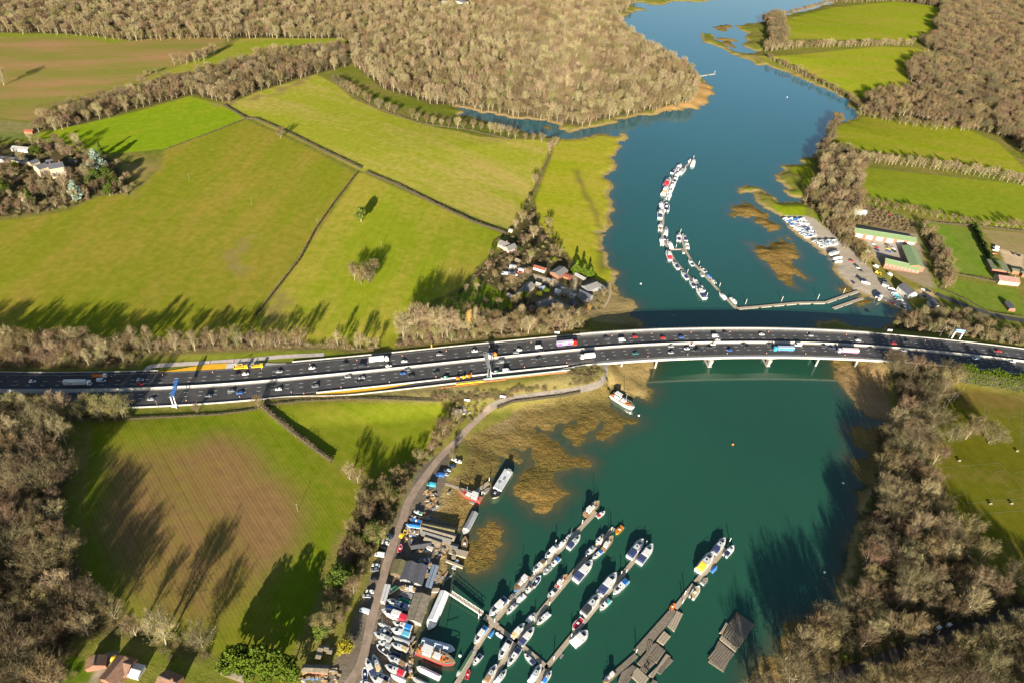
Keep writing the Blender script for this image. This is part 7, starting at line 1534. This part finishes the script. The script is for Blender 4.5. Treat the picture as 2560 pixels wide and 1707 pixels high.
# evergreens: each a tree of its own
EV = {}
def evergreen(f, x, y, H, R, lf, shape, lab, n=2400, size=.38, sy=1.0, rz=0.0):
    if lf in ('dark', 'blue', 'ivy') or (f == 'N' and lf != 'hedge'): H *= 1.3; R *= 1.38
    key = (lf, shape, round(H/R, 1)); 
    if key not in EV: EV[key] = leafy_tree(len(EV)+50, 12.0, 12.0*R/H, lf, n, shape, size)
    q = G(*px(f, x, y)); s = H/12.0; o = empty('evergreen_tree', tuple(q), rz, (s, s*sy, s)); tag(o, lab, 'tree', 'evergreen trees'); inst('trunk', EV[key][0], o); inst('crown', EV[key][1], o)
for a in (('q', 1600, 520, 15, 6.5, 'blue', 'tier', 'blue-grey cedar behind the dark pines by the mansion'), ('q', 1270, 1050, 15, 5.5, 'blue', 'tier', 'blue-grey cedar in front of the mansion lawn'), ('q', 1580, 800, 14, 7, 'dark', 'round', 'dark pine beside the blue cedar, nearer the mansion'), ('q', 1780, 780, 15, 7.5, 'dark', 'round', 'large dark pine at the field side of the mansion garden'), ('q', 1800, 980, 12, 4.5, 'dark', 'round', 'smaller dark pine at the garden edge'), ('q', 610, 340, 11, 5, 'dark', 'round', 'dark round evergreen behind the coach house'), ('q', 500, 1090, 11, 3.5, 'dark', 'cone', 'dark cypress beside the brown roofed lodge'), ('q', 260, 530, 8, 3.5, 'yellow', 'round', 'golden conifer by the long dark shed'), ('q', 1660, 330, 12, 2.6, 'dark', 'cone', 'dark spire behind the blue cedar'),
          ('q', 60, 960, 13, 7, 'dark', 'round', 'dark evergreen at the left edge below the mansion'),
          ('J', 1230, 1430, 11, 5.6, 'dark', 'round', 'dark evergreen above the boatyard lane'), ('N', 1090, 250, 12, 6.0, 'dark', 'round', 'dark evergreen leaning over the lane by the parked cars'), ('N', 890, 300, 9, 4.5, 'ivy', 'round', 'olive evergreen on the field side of the lane trees'), ('N', 770, 660, 12, 6.0, 'dark', 'round', 'dark evergreen at the field edge halfway down the lane'), ('N', 860, 640, 10, 4.5, 'dark', 'round', 'second dark evergreen halfway down the lane'), ('N', 600, 1130, 8, 3.5, 'ivy', 'round', 'pale green evergreen near the small huts'), ('N', 815, 1270, 7, 3.4, 'yellow', 'round', 'golden bush tree beside the lane'), ('M', 2170, 1440, 20, 8, 'hedge', 'round', 'first of the merged bright evergreens at the bottom, next to the weathered sheds'), ('N', 20, 1450, 22, 8.5, 'hedge', 'round', 'second of the merged bright evergreens at the bottom'), ('N', 170, 1480, 21, 8, 'hedge', 'round', 'third of the merged bright evergreens at the bottom'), ('N', 300, 1520, 17, 7, 'hedge', 'round', 'lowest of the merged bright evergreens at the bottom, nearest the lane'),
          ('f', 1310, 790, 12, 5.0, 'bright', 'cone', 'bright green conifer beside the meadow'), ('f', 1430, 830, 11, 4.6, 'bright', 'cone', 'middle bright green conifer beside the meadow'), ('f', 1540, 850, 9, 3.8, 'bright', 'cone', 'lowest bright green conifer beside the greenhouse'), ('f', 820, 1130, 6, 3.2, 'bright', 'round', 'bright round bush by the hamlet drive'), ('f', 700, 1180, 6, 3.4, 'bright', 'round', 'bright bush above the large grey house'), ('f', 950, 620, 6, 3.0, 'bright', 'round', 'bright bush behind the grey barn'), ('f', 940, 1540, 7, 2.8, 'dark', 'cone', 'dark conifer at the foot of the hamlet'), ('f', 450, 1260, 8, 3.2, 'dark', 'round', 'dark evergreen below the long cottage'), ('f', 380, 430, 3, 4.5, 'bright', 'round', 'low bright lawn shrub by the pale house'),
          ('F', 960, 455, 14, 4.6, 'ivy', 'round', 'lone olive green oak in the field below the long hedge'), ('F', 1935, 1470, 13, 1.9, 'yellow', 'cone', 'x'),
          ('F', 2130, 1440, 7, 2.6, 'yellow', 'round', 'golden conifer at the end of the garden'), ('F', 2080, 1455, 6.5, 2.6, 'yellow', 'round', 'golden conifer in the middle of the garden row'), ('F', 2200, 1410, 6.5, 2.6, 'yellow', 'round', 'golden conifer at the hamlet end of the garden row'),
          ('P', 1580, 1500, 9, 5, 'ivy', 'round', 'green ivy covered tree below the railway'), ('P', 1980, 1320, 9, 5, 'dark', 'round', 'dark evergreen below the railway at the right'), ('P', 1810, 1340, 8, 3.5, 'ivy', 'round', 'small green tree below the railway'), ('P', 700, 1330, 7, 4, 'dark', 'round', 'dark evergreen at the foot of the bottom wood'), ('P', 2290, 1400, 4, 2.5, 'yellow', 'round', 'yellow shrub at the bottom right corner'), ('I', 300, 560, 8, 4, 'ivy', 'round', 'ivy covered tree on the near motorway bank')):
    if a[-1] == 'x': continue
    evergreen(*a)
# poplar: golden, narrow
tm, cm_ = bare_tree(40, 23, 3.0, 'gold', 2600, .05, True); q = G(*px('F', 1935, 1475)); o = empty('poplar_tree', tuple(q)); tag(o, 'narrow golden poplar beside the motorway bank and garden', 'tree'); inst('trunk', tm, o); inst('crown', cm_, o)
for k, (x, y, s, lab) in enumerate(((1470, 1440, .62, 'golden brown bushy tree below the large grey house'), (1290, 1560, .55, 'golden brown bushy tree beside the motorway bank'))):
    tm, cm_ = bare_tree(41+k, 12, 6, 'gold', 1800, .05); q = G(*px('f', x, y)); o = empty('bushy_tree', tuple(q), k, (s, s, s)); tag(o, lab, 'tree'); inst('trunk', tm, o); inst('crown', cm_, o)
# ------------------------------------------------------------------ hedges
def hedge(s, h, wd, lab, tw='tan', leaf=None, dens=26, step=1.2, name='hedge'):
    r = np.random.default_rng(len(lab)); P = resample([G(x, y) for x, y in pts(s)], step); c = P.mean(0); c[2] = hmax(c[0], c[1]); n = int(len(P)*dens); k = r.integers(0, len(P), n)
    p = P[k]+np.stack([r.normal(0, wd*.28, n), r.normal(0, wd*.28, n), np.zeros(n)], 1); zg = np.array([hmax(a[0], a[1]) for a in P])[k]; hv = h*(1+.18*np.sin(k*.37)+.12*np.sin(k*1.3)); p[:, 2] = zg+hv*r.uniform(0, 1, n)**.7
    p -= c
    o = empty(name, tuple(c)); tag(o, lab, 'hedge')
    if leaf:
        nn = unit(r.normal(size=(n, 3))+[0, 0, .4]); t = unit(np.cross(nn, r.normal(size=(n, 3)))); b = np.cross(nn, t); sz = r.uniform(.22, .5, n)[:, None]
        V = np.stack([p-t*sz-b*sz*.6, p+t*sz-b*sz*.6, p+t*sz*.6+b*sz, p-t*sz*.6+b*sz], 1).reshape(-1, 3); inst('foliage', raw_mesh('foliage', V, np.arange(4*n).reshape(n, 4), LEAF[leaf]), o)
    else:
        d = unit(r.normal(0, .6, (n, 3))+[0, 0, .6]); V, F = slivers(p, d, r.uniform(.4, .9, n), r.uniform(.10, .20, n), r); inst('foliage', raw_mesh('foliage', V, F, TWIG[tw]), o)
    mb = MB(); Q = resample(P, 2.5)
    for a, b_ in zip(Q[:-1], Q[1:]):
        d = b_-a; z = hmax(a[0], a[1]); mb.box(((a[0]+b_[0])/2-c[0], (a[1]+b_[1])/2-c[1], z+h*.36-c[2]), (float(np.hypot(d[0], d[1]))*1.02, wd*.5, h*.84), math.atan2(d[1], d[0]))
    mb.build('solid_core', mat('hedge_core', (.06, .05, .03), .95, .3, 2.0), o)  # solid core added inside the hedge so its shadow falls darker
hedge('A 2040,965 2240,1085 B 0,1090 200,1175 290,1215 600,1370 960,1540', 2.6, 2.4, 'long hedge below the upper field, from the tree belt to the gap', 'tan')
hedge('F 1005,8 1300,130 1700,330 2000,470 2280,565', 2.6, 2.4, 'long hedge between the gap and the hamlet corner', 'tan')
hedge('F 925,8 720,275 540,530 400,800 180,1080 0,1310', 1.8, 1.8, 'thin dark hedge running down to the motorway', 'red')
hedge('J 2200,585 2334,528 K 200,505 450,475 620,440', 2.4, 1.6, 'reedy hedge on the marsh side of the grey lane', 'tan')
hedge('A 2240,1085 1900,1220 1500,1365', .7, .8, 'low grassy line between the vivid green field and the large field', 'olive')
hedge('J 50,575 250,740 450,900 640,1040 690,1070', 3.4, 3.0, 'thick trimmed hedge between the ploughed field and the triangular field', 'tan', dens=44)
hedge('J 100,560 400,520 900,498 1400,510 1700,518', 1.2, 2.0, 'low hedge along the top of the triangular field', 'tan')
hedge('B 700,690 820,840 1050,970 1300,1060 1500,1130 1900,1180 2334,1275', 1.3, 1.8, 'low hedge along the top of the upper field', 'tan')
hedge('F 2160,650 2250,590 2290,565', 1.4, 1.2, 'short hedge round the pale house', 'red')
hedge('F 1850,1110 1980,980 2160,830 2280,740', 1.6, 1.4, 'dark fence hedge between field and hamlet', 'red')
hedge('G 110,310 200,180 260,40 C 270,1568 350,1430', 1.6, 2.2, 'brown hedge between the upper field and the meadow', 'tan')
hedge('L 1690,320 1850,348 2050,380 2250,412', 13.0, 5.5, 'tall trimmed conifer hedge beside the motorway at the right', leaf='hedge', dens=230, name='conifer_hedge')
hedge('L 2260,412 2340,428 2450,450', 10.5, 5.0, 'shorter end of the conifer hedge at the right edge', leaf='hedge', dens=190, name='conifer_hedge')
hedge('H 1875,510 1930,640 2000,780 2085,915', 6.0, 2.6, 'tall dark conifer hedge beside the tan forecourt', leaf='dark', dens=70, name='conifer_hedge')
hedge('H 1650,925 1850,960 2090,1010', 1.8, 1.6, 'brown hedge between the small right hand paddocks', 'tan')
hedge('H 1410,450 1600,475 1900,495 2334,545', 1.6, 1.8, 'hedge along the lower edge of the long right field', 'tan')
hedge('H 1560,1060 1700,1120 1850,1190 2000,1280 2334,1330', 1.2, 1.4, 'low hedge along the country road', 'olive')
hedge('I 1000,690 1500,665 2000,640 2334,595', 1.2, 1.6, 'low hedge along the top of the ploughed field', 'tan')
hedge('J 100,500 700,490 1600,505', 1.0, 1.2, 'line of young plants along the motorway fence', 'olive', dens=16)
# ------------------------------------------------------------------ scrub
SH = []
def scrub(poly, s, kinds, smin, smax, seed, avoid=()):
    n0 = len(ALL); scatter(poly, s, 'x', kinds, smin, smax, seed, .5, avoid); SH.extend(ALL[n0:]); del ALL[n0:]
LANEP = G2('J 1640,1568 1780,1020 1900,860 2120,560 2334,480 K 640,400 780,370 830,200 900,200 880,330 800,420 640,450 300,520 0,560 J 2200,640 2000,840 1850,1020 1700,1300 1600,1568')
scrub(WPOLY['mn'], 2.7, [0, 1, 2, 3, 0], .7, 1.5, 40)
scrub(WPOLY['em'], 3.4, [0, 2, 3], .6, 1.2, 41); scrub(WPOLY['ms'], 3.2, [0, 2], .6, 1.1, 42)
scrub(WPOLY['lane'], 3.0, [0, 1, 2, 3], .6, 1.25, 43, [LANEP]); scrub(WPOLY['farm'], 8.0, [0, 1, 2], .6, 1.2, 44, [G2('f 560,640 1260,660 1300,1240 1230,1420 640,1440 620,1260 300,1150 560,900'), G2('f 1180,520 1850,760 1830,1080 1500,1260 1180,1240 1300,1000')])
scrub(G2('J 1550,480 1900,440 2334,420 K 0,400 300,400 500,380 780,260 790,330 600,370 300,420 0,450 J 2334,480 2100,520 1700,520'), 2.3, [0, 2, 1, 0], .8, 1.6, 45)
scrub(G2('K 500,220 620,190 780,200 800,260 760,330 560,370 520,300'), 2.4, [0, 2], .7, 1.3, 46)
scrub(WPOLY['se'], 6.0, [0, 1, 2], .8, 1.5, 47, [RAIL]); scrub(WPOLY['sw'], 6.5, [0, 1, 2], .8, 1.5, 48, GAP[:2])
scrub(WPOLY['er'], 4.5, [0, 1], .8, 1.3, 49); scrub(WPOLY['eb'], 6, [0, 1], .8, 1.4, 50); scrub(WPOLY['mansion'], 6, [0, 1, 2], .8, 1.5, 51, GAP[3:6])
scrub(G2('H 640,340 900,300 1340,470 1330,560 760,470'), 4.5, [0, 1], .8, 1.3, 52)
scrub(G2('L 2200,1060 2300,1000 2300,1300 2200,1400') if False else G2('L 1000,760 1200,740 1150,1300 1050,1568 900,1568 960,1300 1000,1100'), 3.4, [1, 1, 0], .7, 1.3, 53)
scrub(G2('J 1750,520 2000,500 2120,560 1950,720 1850,690 1760,600'), 3.5, [0, 1, 2], .6, 1.1, 54, [LANEP])
rs = np.random.default_rng(9); ds = np.array([math.hypot(a[0], a[1]) for a in SH]); osh = np.argsort(ds); nsh = 0; firsts = {}
vis = []
for i in osh:
    x, y, k, s, g = SH[i]; u, v = to_px(x, y, 4)
    if -20 < u < 2580 and -20 < v < 1720: vis.append(int(i))
pick = set(vis[:260]); RG = [('the bottom of the picture below the railway and woods', lambda x, y: y < 230), ('the lane and marsh side', lambda x, y: -140 < x < 60), ('the lower left wood', lambda x, y: x <= -140), ('the east bank wood', lambda x, y: True)]
for i in sorted(pick):
    x, y, k, s, g = SH[i]; o = empty('shrub', (x, y, hmax(x, y)), rs.uniform(0, 6), (s, s, s*rs.uniform(.8, 1.2))); w_ = next(t for t, fn in RG if fn(x, y)); lab = f"{BUW[k]} bare shrub growing by {w_}"; tag(o, lab, 'shrub', 'shrubs: '+lab); inst('stem', BUSH[k][0], o); inst('twigs', BUSH[k][1], o)
pr = []
for k in range(4):
    try: pr.append([first_with(BUSH[k][0]), first_with(BUSH[k][1])])
    except StopIteration: pr.append(pr[-1])
re_ = [i for i in range(len(SH)) if i not in pick]; P = np.array([(SH[i][0], SH[i][1], hmax(SH[i][0], SH[i][1])) for i in re_]); n = len(P); s_ = np.array([SH[i][3] for i in re_])
stuff_instances('scrub', P, np.stack([np.zeros(n), np.zeros(n), rs.uniform(0, 6, n)], 1), np.stack([s_, s_, s_], 1), np.array([SH[i][2] for i in re_]), pr, 'brown bramble and scrub filling the banks and the floor of the woods', 'scrub')
print('shrubs', len(SH))
